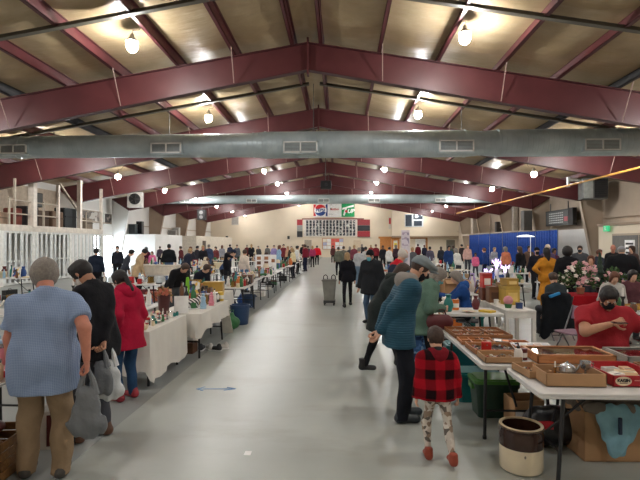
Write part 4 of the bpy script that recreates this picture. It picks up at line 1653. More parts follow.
X2, Y2, A2 = xat(98, 4.5), 4.5, 78
black_man = person('person in black sweater, grey trousers and pale face mask looking down at the stall', X2, Y2, A2, ('sweater', BLK), ('trousers', fabric((74, 76, 82), 0.12)),
                   H=1.80, b=1.0, fat=0.12, lean=8, hp=34, hair='short', hairc='black', skin_='mid', mask=(214, 210, 206), hem=0.16, h=0.016,
                   hands=[lp(80, 345, 4.4, X2, Y2, A2), lp(104, 348, 4.3, X2, Y2, A2)], feet=[(-0.12, 0.12), (0.11, 0.0)], shoes=(92, 62, 44), curl=(0.5, 1.3))
X3, Y3, A3 = xat(127, 5.65), 5.65, 62
red_woman = person('person in a crimson hooded jacket and blue jeans with tied-back black hair', X3, Y3, A3, ('jacket', fabric((172, 26, 58), 0.12)), ('trousers', fabric((44, 72, 104), 0.2)),
                   H=1.60, b=0.92, fat=0.05, lean=5, hp=25, hair='ponytail', hairc='black', skin_='mid', mask=(200, 180, 176), hood=fabric((178, 28, 62), 0.12), hem=0.24, coat=0.03, h=0.018, bulk=0.014,
                   hands=[lp(116, 330, 5.5, X3, Y3, A3), (0.24, 0.12, 0.8)], shoes=(150, 40, 52))

X4, Y4, A4 = xat(401, 5.15), 5.15, -84
M_teal = quilt_cloth('quilted_teal', (30, 82, 104))
teal_man = person('person in quilted teal jacket and grey flat cap, hands clasped behind the back', X4, Y4, A4, ('jacket', M_teal), ('wide', fabric((30, 32, 40), 0.2)),
                  H=1.82, b=1.0, fat=0.05, lean=13, hp=26, hair='short', hairc='brown', skin_='fair', mask=(36, 36, 42), hat='flat_cap', hatc=fabric((124, 134, 138), 0.1), hood=fabric((150, 144, 138), 0.1),
                  hem=0.17, coat=0.01, h=0.016, bulk=0.014, hands=[(-0.02, -0.27, 0.90), (0.03, -0.28, 0.87)], feet=[(-0.11, 0.06), (0.11, -0.02)], shoes=(44, 52, 58), curl=(0.8, 0.5),
                  palm=[(0, -1, 0.2), (0, -1, -0.2)])
X5, Y5, A5 = xat(383, 7.1), 7.1, -90
coat_person = person('person in dark hooded coat, black leggings and ankle boots behind the teal jacket', X5, Y5, A5, ('coat', fabric((40, 46, 46), 0.15)), ('leggings', BLK),
                     H=1.70, b=1.0, fat=0.08, lean=26, hp=20, hair='bob', hairc='brown', mask=(60, 60, 66), hat=None, hem=0.30, coat=0.04, h=0.018, bulk=0.03, hood=fabric((46, 52, 50), 0.15),
                     feet=[(-0.10, 0.26), (0.10, -0.30)], shoes=(26, 26, 28), boots=0.17, hands=[(-0.2, 0.45, 1.05), (0.22, 0.35, 0.95)])
X6, Y6, A6 = xat(420, 6.55), 6.55, -75
M_pat = clutter_mat('patterned_skirt', [(48, 84, 130), (70, 110, 160), (30, 50, 90), (120, 150, 180), (48, 84, 130)], 26, 0.9)
green_person = person('person in sage green coat and patterned blue skirt holding a maroon bag', X6, Y6, A6, ('coat', fabric((92, 118, 104), 0.12)), ('leggings', BLK),
                      H=1.66, b=1.0, fat=0.12, lean=22, hp=30, hair='bob', hairc='grey', hem=0.22, coat=0.05, h=0.018, bulk=0.02, mask=(120, 180, 190),
                      skirt=(0.30, 0.20, M_pat), shoes=(30, 28, 30), boots=0.2, hands=[(-0.15, 0.32, 0.95), (0.16, 0.25, 1.0)])
M_plaid = plaid_cloth('buffalo_plaid', (168, 20, 36), (34, 14, 18))
M_legg = clutter_mat('printed_leggings', [(206, 198, 186), (214, 206, 196), (104, 96, 88), (200, 190, 178), (150, 130, 112)], 30, 0.9)
X7, Y7, A7 = xat(437, 4.24), 4.24, 4
child = person('small child in red and black plaid jacket, printed leggings and rust boots', X7, Y7, A7, ('jacket', M_plaid), ('leggings', M_legg), H=1.10, b=1.12, fat=0.10,
               hair='short', hairc='brown', hem=0.10, h=0.013, bulk=0.018, hood=fabric((120, 22, 34), 0.2), feet=[(-0.085, -0.02), (0.075, -0.22)], shoes=(150, 66, 46), boots=0.105, hands=[(-0.19, 0.02, 0.44), (0.20, 0.03, 0.45)], name='child', head_s=1.13, hp=12)
G = Grid(child['neck'] - 0.14, child['neck'] + 0.14, 0.01)
G.u(G.cap(child['neck'] - np.array((0, 0, 0.01)), child['neck'] + np.array((0, -0.01, 0.02)), 0.062, 0.058))
surf('collar', [G.mesh()], fabric((44, 44, 46)), child['root'])

X8, Y8, A8 = xat(602, 5.8), 5.8, 172
sit_man = person('person in brick red shirt and black mask sitting behind the stall with a phone', X8, Y8, A8, ('shirt', fabric((158, 42, 50), 0.1)), ('trousers', fabric((40, 48, 62), 0.15)),
                 H=1.92, b=1.3, fat=0.42, lean=6, hp=30, sit=0.46, elbow=[(-1, -0.2, -0.6), (1, -0.1, -0.5)], hair='short', hairc='black', skin_='mid', mask=(32, 32, 36), sleeve='short', h=0.016,
                 hands=[(-0.44, 0.34, 0.70), (0.04, 0.38, 0.98)], curl=(0.5, 1.1), shoes=(40, 40, 44), palm=[(0, 0.3, -1), (-1, 0, 0.2)], knee_w=0.2)
# spectacles
g = MB()
for sd in (-1, 1):
    pts = []
    for i in range(13):
        a = 2 * PI * i / 12
        pts.append(sit_man['Rh'] @ (np.array((sd * 0.034 + math.cos(a) * 0.024, 0.098, 0.014 + math.sin(a) * 0.018)) * sit_man['hs']) + sit_man['hc'])
    g.path(pts, 0.0022, 5)
    g.path([sit_man['Rh'] @ (np.array((sd * 0.058, 0.096, 0.018)) * sit_man['hs']) + sit_man['hc'], sit_man['Rh'] @ (np.array((sd * 0.082, 0.0, 0.01)) * sit_man['hs']) + sit_man['hc']], 0.0022, 5)
g.build('spectacles', M_black, sit_man['root'])
ph = world_pt(sit_man['wr'][1] + np.array((-0.03, 0.11, 0.03)), X8, Y8, A8)
t = empty('mobile_phone', ph, R(A8))
MB().box(-0.075, -0.04, -0.005, 0.075, 0.04, 0.005).build('casing', M_black, t, 0.004)
MB().box(-0.068, -0.035, 0.005, 0.068, 0.035, 0.0056).build('screen', mat((30, 34, 44), 0.1), t)
tag(t, 'black mobile phone held by the seated person in red', 'phone')


# ---- carrier bags: crumpled, with handles
def carrier_bag(loc, w, d, h_, m, label, rzv=0.0, gap=0.12, seed=1):
    t = empty('carrier_bag', loc, rzv)
    G = Grid((-w, -d - 0.05, -h_ - gap - 0.03), (w, d + 0.05, 0.05), 0.011)
    G.u(G.cap((0, 0, -gap - h_ * 0.72), (0, 0, -gap - h_ * 0.25), w * 0.44, w * 0.28, d / w, (0, 1, 0)))
    G.u(G.cap((-w * 0.25, 0, -gap - h_ * 0.78), (w * 0.25, 0, -gap - h_ * 0.82), w * 0.22, None, 0.8 * d / w, (0, 1, 0)), 0.05)
    n = np.sin(G.X * 42 + G.Z * 18 + seed) * np.sin(G.Z * 24 - G.X * 15 + seed * 2) * 0.009 + np.sin((G.X * 70 + G.Y * 30) * (1 + 0.3 * np.sin(G.Z * 9))) * 0.004
    G.d = G.d + n
    surf('sack', [G.mesh()], m, t)
    for s in (-1, 1):
        q = MB()
        q.path([(s * w * 0.20, 0.01, -gap - h_ * 0.25), (s * w * 0.13, 0.01, -gap * 0.9), (s * 0.015, 0.005, -0.02), (s * 0.01, 0, 0.01)], [0.035, 0.022, 0.012, 0.012], 8)
        q.build('handle', m, t)
    tag(t, label, 'bag')


M_bag = mat((112, 116, 120), 0.35, 0, 0.12, 8, 0.4, 30, 'plastic_film')
w1 = world_pt(blue_man['wr'][1] + np.array((0.0, 0.02, -0.07)), X_, Y_, A_)
carrier_bag(w1, 0.30, 0.15, 0.44, M_bag, 'full grey plastic carrier bag hanging from the hand of the person in blue', 0.2, 0.1, 1)
w2 = world_pt(black_man['wr'][1] + np.array((0.0, 0.02, -0.07)), X2, Y2, A2)
carrier_bag(w2, 0.22, 0.12, 0.34, M_bag, 'smaller grey plastic bag held by the person in the black sweater', 0.1, 0.09, 3)
carrier_bag((w2[0] + 0.02, w2[1] + 0.1, w2[2]), 0.26, 0.12, 0.42, mat((214, 218, 220), 0.35, 0, 0.05, 8, 0.4, 30, 'plastic_film'), 'white plastic bag hanging behind the smaller grey bag', 0.3, 0.09, 5)
# maroon handbag of the green coat
hb = world_pt(green_person['wr'][1] + np.array((0.0, -0.02, -0.08)), X6, Y6, A6)
t = empty('handbag', (hb[0] - 0.05, hb[1] - 0.12, hb[2]))
G = Grid((-0.22, -0.14, -0.24), (0.22, 0.14, 0.1), 0.014)
G.u(G.cap((-0.08, 0, -0.08), (0.08, 0, -0.08), 0.10, None, 0.6, (0, 1, 0)))
surf('pouch', [G.mesh()], mat((92, 34, 38), 0.5, 0, 0.15, 10, 0.2, 20, 'leather'), t)
MB().path([(-0.1, 0, -0.02), (-0.06, 0, 0.08), (0.06, 0, 0.08), (0.1, 0, -0.02)], 0.01, 6).build('handle', mat((70, 26, 30), 0.5), t)
tag(t, 'maroon leather handbag held by the person in the green coat', 'handbag')
# ================================================================= FURNITURE AND GOODS
M_top = mat((216, 214, 210), 0.45, 0, 0.05, 4, kind='moulded_plastic')
M_leg = mat((34, 35, 38), 0.4, 0.2, 0.1, 6, kind='enamelled_steel')


def rounded(x0, y0, x1, y1, r, n=5):
    p = []
    for cx_, cy_, a0 in ((x1 - r, y0 + r, -90), (x1 - r, y1 - r, 0), (x0 + r, y1 - r, 90), (x0 + r, y0 + r, 180)):
        for k in range(n + 1):
            a = R(a0 + 90 * k / n)
            p.append((cx_ + math.cos(a) * r, cy_ + math.sin(a) * r))
    return p


def folding_table(x0, y0, x1, y1, label, group=None, z=0.74, top=None, near=False, leg=None):
    cx_, cy_ = (x0 + x1) / 2, (y0 + y1) / 2
    t = empty('folding_table', (cx_, cy_, 0))
    w, d = (x1 - x0) / 2, (y1 - y0) / 2
    q = MB().prism(rounded(-w, -d, w, d, 0.05), z - 0.022, z)
    if near:
        q.prism(rounded(-w + 0.004, -d + 0.004, w - 0.004, d - 0.004, 0.05), z - 0.045, z - 0.02)
    q.build('tabletop', top or M_top, t, 0.006 if near else 0)
    lm = leg or M_leg
    along_x = w > d
    for e in (-1, 1):
        for s in (-1, 1):
            if along_x:
                a, b = (e * (w - 0.22), s * (d - 0.10), z - 0.03), (e * (w - 0.16), s * (d - 0.07), 0.0)
                mid = (e * (w - 0.30), s * (d - 0.2), z - 0.2)
                k1 = (e * (w - 0.62), 0.0 + s * 0.02, z - 0.04)
            else:
                a, b = (s * (w - 0.10), e * (d - 0.22), z - 0.03), (s * (w - 0.07), e * (d - 0.16), 0.0)
                k1 = (0.0 + s * 0.02, e * (d - 0.62), z - 0.04)
            pts = [a, tuple((a[i] * 0.45 + b[i] * 0.55) for i in range(3)), b]
            lg = MB().path(pts, 0.0155 if near else 0.017, 8)
            lo = MB()
            lg.build('leg', lm, t)
            if near:
                MB().cyl((b[0], b[1], 0), (b[0], b[1], 0.03), 0.02).build('leg_cap', M_black, t)
        if along_x:
            X0 = e * (w - 0.19)
            bb = MB().cyl((X0, -d + 0.08, 0.26), (X0, d - 0.08, 0.26), 0.011, n=8).cyl((e * (w - 0.22), -d + 0.1, z - 0.04), (e * (w - 0.22), d - 0.1, z - 0.04), 0.012, n=8)
            bb.obox((X0, 0, 0.30), (e * (w - 0.66), 0, z - 0.04), 0.02, 0.012)
        else:
            Z0 = e * (d - 0.19)
            bb = MB().cyl((-w + 0.08, Z0, 0.26), (w - 0.08, Z0, 0.26), 0.011, n=8).cyl((-w + 0.1, e * (d - 0.22), z - 0.04), (w - 0.1, e * (d - 0.22), z - 0.04), 0.012, n=8)
            bb.obox((0, Z0, 0.30), (0, e * (d - 0.66), z - 0.04), 0.02, 0.012)
        bb.build('brace', lm, t)
    tag(t, label, 'table', group)
    return t


def table_cloth(x0, y0, x1, y1, drops, m, label, z=0.742, seed=0, name='tablecloth', amp=0.03, group=None):
    """drops: how far it hangs at -y, +x, +y, -x"""
    cx_, cy_ = (x0 + x1) / 2, (y0 + y1) / 2
    w, d = (x1 - x0) / 2 + 0.008, (y1 - y0) / 2 + 0.008
    per = []
    N = 22
    cs = [(-w, -d), (w, -d), (w, d), (-w, d)]
    for k in range(4):
        a, b = cs[k], cs[(k + 1) % 4]
        nrm = [(0, -1), (1, 0), (0, 1), (-1, 0)][k]
        for i in range(N):
            t = i / N
            # normals and drops blend round the corners
            e = 0.06
            nx_, ny_ = nrm
            dr = drops[k]
            if t < e:
                f = 0.5 + 0.5 * t / e
                pn = [(0, -1), (1, 0), (0, 1), (-1, 0)][(k - 1) % 4]
                nx_, ny_ = nx_ * f + pn[0] * (1 - f), ny_ * f + pn[1] * (1 - f)
                dr = dr * f + drops[(k - 1) % 4] * (1 - f)
                dr *= 1.12
            per.append((a[0] + (b[0] - a[0]) * t, a[1] + (b[1] - a[1]) * t, nx_, ny_, dr))
    vs, fs = [], []
    n = len(per)
    rows_ = 6
    for j in range(rows_):
        for i, (px, py, nx_, ny_, dr) in enumerate(per):
            t = j / (rows_ - 1)
            ripple = amp * t * (math.sin(i * 0.9 + seed) + 0.6 * math.sin(i * 2.1 + seed * 3))
            out = 0.012 * min(1, j) + ripple + 0.02 * t
            hz = z if j == 0 else z - 0.012 - dr * t * (1 + 0.06 * math.sin(i * 0.5 + seed))
            vs.append((px + nx_ * max(0.004, out), py + ny_ * max(0.004, out), max(0.012, hz)))
    for j in range(rows_ - 1):
        for i in range(n):
            fs.append((j * n + i, (j + 1) * n + i, (j + 1) * n + (i + 1) % n, j * n + (i + 1) % n))
    top0 = len(vs)
    vs.append((0, 0, z + 0.001))
    for i in range(n):
        fs.append((top0, i, (i + 1) % n))
    q = MB().add(vs, fs)
    o = q.build(name, m, sharp=60)
    o.location = (cx_, cy_, 0)
    tag(o, label, 'tablecloth', group)
    return o


# ---------------------------------------------------------------- small goods: one maker per kind
CW = {'white': (232, 228, 220), 'cream': (222, 206, 170), 'red': (186, 36, 40), 'maroon': (96, 32, 36), 'pink': (226, 140, 156), 'orange': (218, 118, 48), 'yellow': (222, 186, 66),
      'mustard': (186, 146, 66), 'green': (52, 112, 64), 'teal': (30, 118, 112), 'blue': (46, 84, 150), 'navy': (34, 44, 78), 'purple': (104, 72, 132), 'brown': (108, 72, 48), 'tan': (178, 144, 106),
      'black': (32, 32, 34), 'grey': (128, 128, 126), 'silver': (186, 188, 190), 'brass': (176, 140, 72), 'copper': (172, 96, 64), 'lilac': (176, 156, 204), 'terracotta': (172, 92, 62), 'pale blue': (156, 190, 214), 'olive': (104, 104, 62)}


def cmat(cn, rough=0.45):
    return mat(CW[cn], 0.25 if cn in ('silver', 'brass', 'copper') else rough, 0.85 if cn in ('silver', 'brass', 'copper') else 0, 0.1, 8)


PROTO = {}
M_card = mat((176, 138, 100), 0.8, 0, 0.08, 5, kind='cardboard')
M_paper = mat((236, 232, 224), 0.7, 0, 0.04, 5)
M_print = clutter_mat('printed_paper', [(236, 232, 224), (190, 60, 50), (60, 90, 150), (230, 190, 90), (60, 60, 64), (230, 226, 220)], 18)
M_bits = clutter_mat('jumbled_trinkets', [(190, 180, 160), (110, 84, 60), (60, 56, 54), (200, 200, 198), (150, 110, 70), (170, 60, 50), (90, 96, 104)], 30, 0.4)


def mk(kind):
    t = empty(kind)
    m = M_card
    if kind == 'storage_box':
        MB().box(-.16, -.11, 0, .16, .11, .15).build('body', m, t, 0.004)
        MB().box(-.165, -.115, .145, .165, .115, .18).build('lid', m, t, 0.004)
    elif kind == 'book':
        MB().box(-.08, -.11, 0, .08, .11, .028).build('cover', m, t)
        MB().box(-.074, -.104, .004, .084, .104, .024).build('pages', M_paper, t)
    elif kind == 'glass_jar':
        MB().lathe([(.045, 0), (.05, .01), (.05, .1), (.038, .12), (.038, .13)], n=14).build('body', m, t)
        MB().lathe([(.04, .128), (.04, .148), (.01, .15)], n=14).build('lid', cmat('silver'), t)
    elif kind == 'bottle':
        MB().lathe([(.035, 0), (.037, .01), (.037, .15), (.014, .2), (.013, .25)], n=14).build('body', m, t)
        MB().lathe([(.015, .248), (.015, .27), (.005, .272)], n=10).build('cap', cmat('black'), t)
    elif kind == 'mug':
        MB().lathe([(.036, 0), (.042, .005), (.042, .095), (.037, .095), (.036, .012), (.001, .01)], n=16).build('cup', m, t)
        MB().path([(.04, 0, .075), (.068, 0, .07), (.072, 0, .04), (.042, 0, .022)], .006, 6).build('handle', m, t)
    elif kind == 'plate':
        MB().lathe([(.06, 0), (.07, .004), (.13, .018), (.128, .022), (.07, .01), (.001, .009)], n=22).build('dish', m, t)
        MB().lathe([(.07, .0105), (.001, .0105)], n=16).build('painted_centre', M_print, t)
    elif kind == 'bowl':
        MB().lathe([(.04, 0), (.05, .006), (.1, .06), (.112, .085), (.106, .085), (.09, .058), (.04, .014), (.001, .012)], n=20).build('basin', m, t)
        MB().lathe([(.045, 0), (.045, .008)], n=16).build('foot_ring', m, t)
    elif kind == 'vase':
        MB().lathe([(.045, 0), (.05, .01), (.075, .09), (.06, .16), (.03, .21), (.042, .25), (.036, .25), (.024, .21), (.03, .16)], n=18).build('body', m, t)
        MB().lathe([(.042, .245), (.048, .25), (.042, .255)], n=18).build('rim', m, t)
    elif kind == 'table_lamp':
        MB().lathe([(.07, 0), (.07, .015), (.02, .03), (.035, .1), (.05, .14), (.015, .2), (.012, .27)], n=16).build('base', m, t)
        MB().lathe([(.12, .26), (.075, .42), (.073, .42), (.118, .26)], n=20).build('lamp_shade', mat((226, 212, 186), 0.8), t)
    elif kind == 'figurine':
        MB().lathe([(.04, 0), (.042, .012), (.035, .02), (.045, .04), (.028, .1), (.034, .13), (.03, .15), (.012, .16)], n=12).build('body', m, t)
        MB().ball((0, 0, .178), .022, 10, 8).build('head', m, t)
    elif kind == 'framed_picture':
        MB().obox((-.1, 0, .005), (-.1, .05, .26), .018, .02, (0, 1, 0)).obox((.1, 0, .005), (.1, .05, .26), .018, .02, (0, 1, 0)).obox((-.11, 0.001, .01), (.11, 0.001, .01), .02, .02).obox((-.11, .05, .26), (.11, .05, .26), .02, .02).build('surround', m, t)
        MB().extrude([(-.1, 0.004, .01), (.1, 0.004, .01), (.1, .054, .26), (-.1, .054, .26)], (0, .006, 0)).build('picture', M_print, t)
        MB().obox((0, .05, .2), (0, .13, .0), .03, .004).build('stand', m, t)
    elif kind == 'wicker_basket':
        q = MB()
        for k in range(7):
            q.lathe([(.1 + k * .006, k * .018), (.108 + k * .006, k * .018 + .009), (.102 + k * .006, k * .018 + .018)], n=18, sx=1.2)
        q.lathe([(.1, 0), (.001, .002)], n=18, sx=1.2)
        q.build('woven_body', m, t)
        MB().path([(-.17, 0, .12), (-.13, 0, .22), (0, 0, .27), (.13, 0, .22), (.17, 0, .12)], .008, 6).build('handle', m, t)
    elif kind == 'teapot':
        MB().lathe([(.04, 0), (.045, .006), (.085, .06), (.075, .11), (.045, .13)], n=18).build('pot', m, t)
        MB().lathe([(.045, .128), (.03, .142), (.008, .146), (.012, .16), (.001, .165)], n=14).build('lid', m, t)
        MB().path([(.07, 0, .05), (.11, 0, .08), (.135, 0, .125)], [.018, .012, .008], 8).build('spout', m, t)
        MB().path([(-.07, 0, .1), (-.12, 0, .1), (-.125, 0, .05), (-.075, 0, .035)], .007, 6).build('handle', m, t)
    elif kind == 'toy_truck':
        MB().box(-.12, -.045, .025, .05, .045, .05).box(-.12, -.045, .05, -.11, .045, .09).box(.03, -.045, .05, .04, .045, .09).box(-.12, -.045, .05, .04, -.038, .09).box(-.12, .038, .05, .04, .045, .09).build('cargo_bed', m, t)
        MB().box(.05, -.045, .025, .12, .045, .1).box(.1, -.04, .03, .15, .04, .065).build('cab', m, t)
        for a in (-.075, .09):
            for b in (-.05, .05):
                MB().cyl((a, b - .008, .024), (a, b + .008, .024), .024, n=12).build('wheel', cmat('black'), t)
    elif kind == 'candlestick':
        MB().lathe([(.05, 0), (.05, .01), (.012, .03), (.018, .08), (.01, .13), (.025, .16), (.025, .17)], n=12).build('stem', m, t)
        MB().lathe([(.011, .168), (.011, .26), (.001, .265)], n=10).build('candle', M_paper, t)
    elif kind == 'tin_canister':
        MB().lathe([(.055, 0), (.055, .15)], n=18).build('body', m, t)
        MB().lathe([(.058, .145), (.058, .17), (.001, .175)], n=18).build('lid', m, t)
        MB().lathe([(.0555, .04), (.056, .045), (.056, .105), (.0555, .11)], n=18).build('paper_label', M_paper, t)
    elif kind == 'radio':
        MB().box(-.14, -.05, 0, .14, .05, .17).build('case', m, t, 0.008)
        MB().box(-.125, -.056, .03, .03, -.05, .15).build('speaker_grille', cmat('cream'), t)
        for a in (.055, .105):
            MB().cyl((a, -.066, .05), (a, -.05, .05), .018, n=12).build('knob', cmat('black'), t)
    elif kind == 'mantel_clock':
        MB().prism([(-.1, -.04), (.1, -.04), (.1, .04), (-.1, .04)], 0, .03).box(-.085, -.035, .03, .085, .035, .16).lathe([(.085, 0), (.085, .001)], (0, 0, .159), 16, 1, .4).build('case', m, t)
        MB().cyl((0, -.042, .1), (0, -.035, .1), .055, n=20).build('dial', M_paper, t)
    elif kind == 'plush_bear':
        G = Grid((-.13, -.12, 0), (.13, .14, .33), .014)
        G.u(G.ell((0, 0, .1), (.075, .065, .085))).u(G.ell((0, .01, .225), (.055, .052, .05)), .02).u(G.ell((0, .06, .215), (.022, .02, .018)), .01)
        for s in (-1, 1):
            G.u(G.ell((s * .045, 0, .272), (.02, .012, .02)), .008).u(G.cap((s * .06, .01, .15), (s * .1, .05, .1), .024), .015).u(G.cap((s * .045, .03, .035), (s * .065, .1, .03), .03), .015)
        surf('body', [G.mesh()], m, t)
        for s in (-1, 1):
            MB().ball((s * .02, .06, .238), .006, 8, 6).build('eye', cmat('black'), t)
    elif kind == 'carton':
        w_, d_, h_ = .2, .14, .2
        MB().box(-w_, -d_, 0, w_, d_, .006).box(-w_, -d_, 0, -w_ + .006, d_, h_).box(w_ - .006, -d_, 0, w_, d_, h_).box(-w_, -d_, 0, w_, -d_ + .006, h_).box(-w_, d_ - .006, 0, w_, d_, h_).build('walls', m, t)
        for s in (-1, 1):
            MB().obox((-w_, s * d_, h_), (w_, s * d_, h_), .004, .004).extrude([(-w_, s * d_, h_), (w_, s * d_, h_), (w_, s * (d_ + .07), h_ - .05), (-w_, s * (d_ + .07), h_ - .05)], (0, 0, .004)).build('flap', m, t)
        MB().box(-w_ + .02, -d_ + .02, .1, w_ - .02, d_ - .02, .17).build('contents', M_bits, t)
    elif kind == 'tray_of_trinkets':
        MB().box(-.2, -.13, 0, .2, .13, .01).box(-.2, -.13, 0, -.19, .13, .045).box(.19, -.13, 0, .2, .13, .045).box(-.2, -.13, 0, .2, -.12, .045).box(-.2, .12, 0, .2, .13, .045).build('tray', m, t)
        q = MB()
        rr_ = random.Random(11)
        for k in range(26):
            q.ball((rr_.uniform(-.17, .17), rr_.uniform(-.1, .1), .02), rr_.uniform(.012, .024), 6, 4)
        q.build('beads', M_bits, t)['kind'] = 'stuff'
    elif kind == 'tote_bin':
        q = MB()
        q.prism(rounded(-.25, -.18, .25, .18, .04), 0, .01)
        for a, b, z0, z1 in ((.25, .18, 0, .28), (.265, .195, .25, .28)):
            q.box(-a, -b, z0, -a + .008, b, z1).box(a - .008, -b, z0, a, b, z1).box(-a, -b, z0, a, -b + .008, z1).box(-a, b - .008, z0, a, b, z1)
        q.build('body', m, t, 0.004)
        MB().box(-.28, -.21, .275, .28, .21, .3).box(-.23, -.16, .3, .23, .16, .315).build('lid', m, t, 0.008)
    elif kind == 'stuffed_bag':
        G = Grid((-.26, -.2, -.01), (.26, .2, .46), .02)
        G.u(G.ell((0, 0, .14), (.2, .15, .15))).u(G.cap((0, 0, .2), (.02, 0, .34), .09, .04), .06)
        G.d = G.d + np.sin(G.X * 34 + G.Z * 12) * np.sin(G.Z * 22 + G.Y * 20) * .01
        G.cut(G.plane((0, 0, 0), (0, 0, -1)))
        surf('sack', [G.mesh()], m, t)
        MB().path([(-.02, 0, .33), (-.05, 0, .42), (.05, 0, .43), (.04, 0, .33)], .012, 6).build('handle', m, t)
    elif kind == 'glass_dome':
        MB().lathe([(.07, 0), (.07, .02)], n=18).build('base', m, t)
        MB().lathe([(.06, .02), (.06, .1), (.045, .14), (.001, .16)], n=18).build('dome', mat((206, 214, 216), 0.15), t)
    elif kind == 'suitcase':
        MB().box(-.28, -.09, 0, .28, .09, .38).build('shell', m, t, 0.02)
        MB().box(-.282, -.092, .18, .282, .092, .195).build('edge_band', cmat('silver'), t)
        MB().path([(-.07, 0, .375), (-.06, 0, .42), (.06, 0, .42), (.07, 0, .375)], .01, 6).build('handle', cmat('black'), t)
    for c in COL.objects:
        pass
    return t


KINDINFO = {  # kind: (half width, half depth, height, colours, spoken name)
    'storage_box': (.17, .12, .18, ('tan', 'white', 'brown', 'blue', 'red', 'cream', 'mustard', 'green'), 'lidded box'),
    'book': (.09, .12, .03, ('red', 'navy', 'brown', 'cream', 'green', 'black', 'white', 'yellow'), 'book'),
    'glass_jar': (.05, .05, .15, ('pale blue', 'cream', 'green', 'brown', 'pink', 'silver'), 'jar'),
    'bottle': (.04, .04, .27, ('green', 'brown', 'pale blue', 'white', 'black', 'teal'), 'bottle'),
    'mug': (.06, .05, .1, ('white', 'red', 'blue', 'cream', 'yellow', 'black', 'green'), 'mug'),
    'plate': (.13, .13, .02, ('white', 'cream', 'pale blue', 'silver', 'pink'), 'plate'),
    'bowl': (.11, .11, .09, ('white', 'blue', 'brass', 'orange', 'green', 'cream'), 'bowl'),
    'vase': (.08, .08, .25, ('white', 'blue', 'green', 'maroon', 'cream', 'orange', 'lilac'), 'vase'),
    'table_lamp': (.12, .12, .42, ('brass', 'cream', 'green', 'blue', 'brown'), 'shaded lamp'),
    'figurine': (.05, .05, .2, ('white', 'pink', 'brown', 'green', 'pale blue', 'cream', 'red'), 'figurine'),
    'framed_picture': (.11, .08, .27, ('brown', 'black', 'brass', 'white', 'red'), 'picture frame'),
    'wicker_basket': (.17, .14, .28, ('tan', 'brown', 'white', 'mustard'), 'wicker basket'),
    'teapot': (.13, .09, .17, ('white', 'silver', 'brown', 'blue', 'copper', 'green'), 'teapot'),
    'toy_truck': (.14, .06, .1, ('red', 'yellow', 'green', 'blue', 'orange'), 'toy truck'),
    'candlestick': (.05, .05, .26, ('brass', 'silver', 'black', 'white'), 'candlestick'),
    'tin_canister': (.06, .06, .17, ('red', 'blue', 'green', 'yellow', 'silver', 'orange'), 'tin canister'),
    'radio': (.14, .06, .17, ('brown', 'black', 'cream', 'red'), 'radio'),
    'mantel_clock': (.1, .05, .2, ('brown', 'brass', 'black'), 'clock'),
    'plush_bear': (.11, .1, .3, ('brown', 'cream', 'pink', 'tan', 'white'), 'plush bear'),
    'carton': (.2, .15, .2, ('tan', 'white', 'brown', 'orange'), 'open carton of oddments'),
    'tray_of_trinkets': (.2, .13, .05, ('brown', 'black', 'white', 'tan', 'mustard'), 'tray of trinkets'),
    'glass_dome': (.07, .07, .16, ('brown', 'black', 'white'), 'glass dome on a stand'),
    'tote_bin': (.28, .21, .31, ('blue', 'grey', 'green', 'teal', 'black', 'red', 'white'), 'lidded plastic tote'),
    'stuffed_bag': (.2, .15, .43, ('green', 'black', 'blue', 'white', 'maroon'), 'stuffed bag'),
    'suitcase': (.28, .09, .42, ('black', 'brown', 'maroon', 'navy'), 'suitcase'),
}
USED_COMBO = {}
PLACED = []


def place(kind, cn, x, y, z=0.745, rzv=0.0, s=1.0, label=None, where='', group=None, sz=None):
    o = PROTO.get(kind)
    if o is None:
        o = PROTO[kind] = mk(kind)
        kids(o)
        for c in kids(o):
            kids(c)
        first = True
    else:
        o = copy_tree(o)
        first = False
    o.location = (x, y, z)
    o.rotation_euler = (0, 0, rzv)
    o.scale = (s, s, sz or s)
    m = M_card if (kind in ('carton',) and cn == 'tan') else cmat(cn)
    fixed = {'pages', 'painted_centre', 'lamp_shade', 'picture', 'wheel', 'speaker_grille', 'knob', 'dial', 'candle', 'paper_label', 'contents', 'beads', 'eye', 'dome', 'cap', 'edge_band'}
    for c in [k for k in (kids(o) if first else KIDS_NOW(o))]:
        base = c.name.split('.')[0]
        if base in fixed or (kind == 'glass_jar' and base == 'lid') or (kind == 'suitcase' and base == 'handle'):
            continue
        recolour(c, m)
    if label is None:
        nm = KINDINFO[kind][4]
        label = f'{cn} {nm} {where}'
        if group is None:
            group = f'{kind.replace("_", " ")} goods {where}'
    tag(o, label, {'tray_of_trinkets': 'tray', 'plush_bear': 'plush toy', 'glass_jar': 'jar', 'tin_canister': 'tin', 'storage_box': 'box', 'carton': 'box', 'tote_bin': 'storage tote', 'stuffed_bag': 'bag', 'wicker_basket': 'basket',
                   'table_lamp': 'lamp', 'toy_truck': 'toy', 'mantel_clock': 'clock', 'glass_dome': 'ornament', 'framed_picture': 'picture'}.get(kind, kind.replace('_', ' ')), group)
    return o


_last = {}


def KIDS_NOW(o):
    return _new_kids.get(o.name, [])


_new_kids = {}


def copy_tree(o, parent=None):
    c = o.copy()
    COL.objects.link(c)
    c.parent = parent
    if parent is not None:
        _new_kids.setdefault(parent.name, []).append(c)
    for ch in kids(o):
        copy_tree(ch, c)
    return c


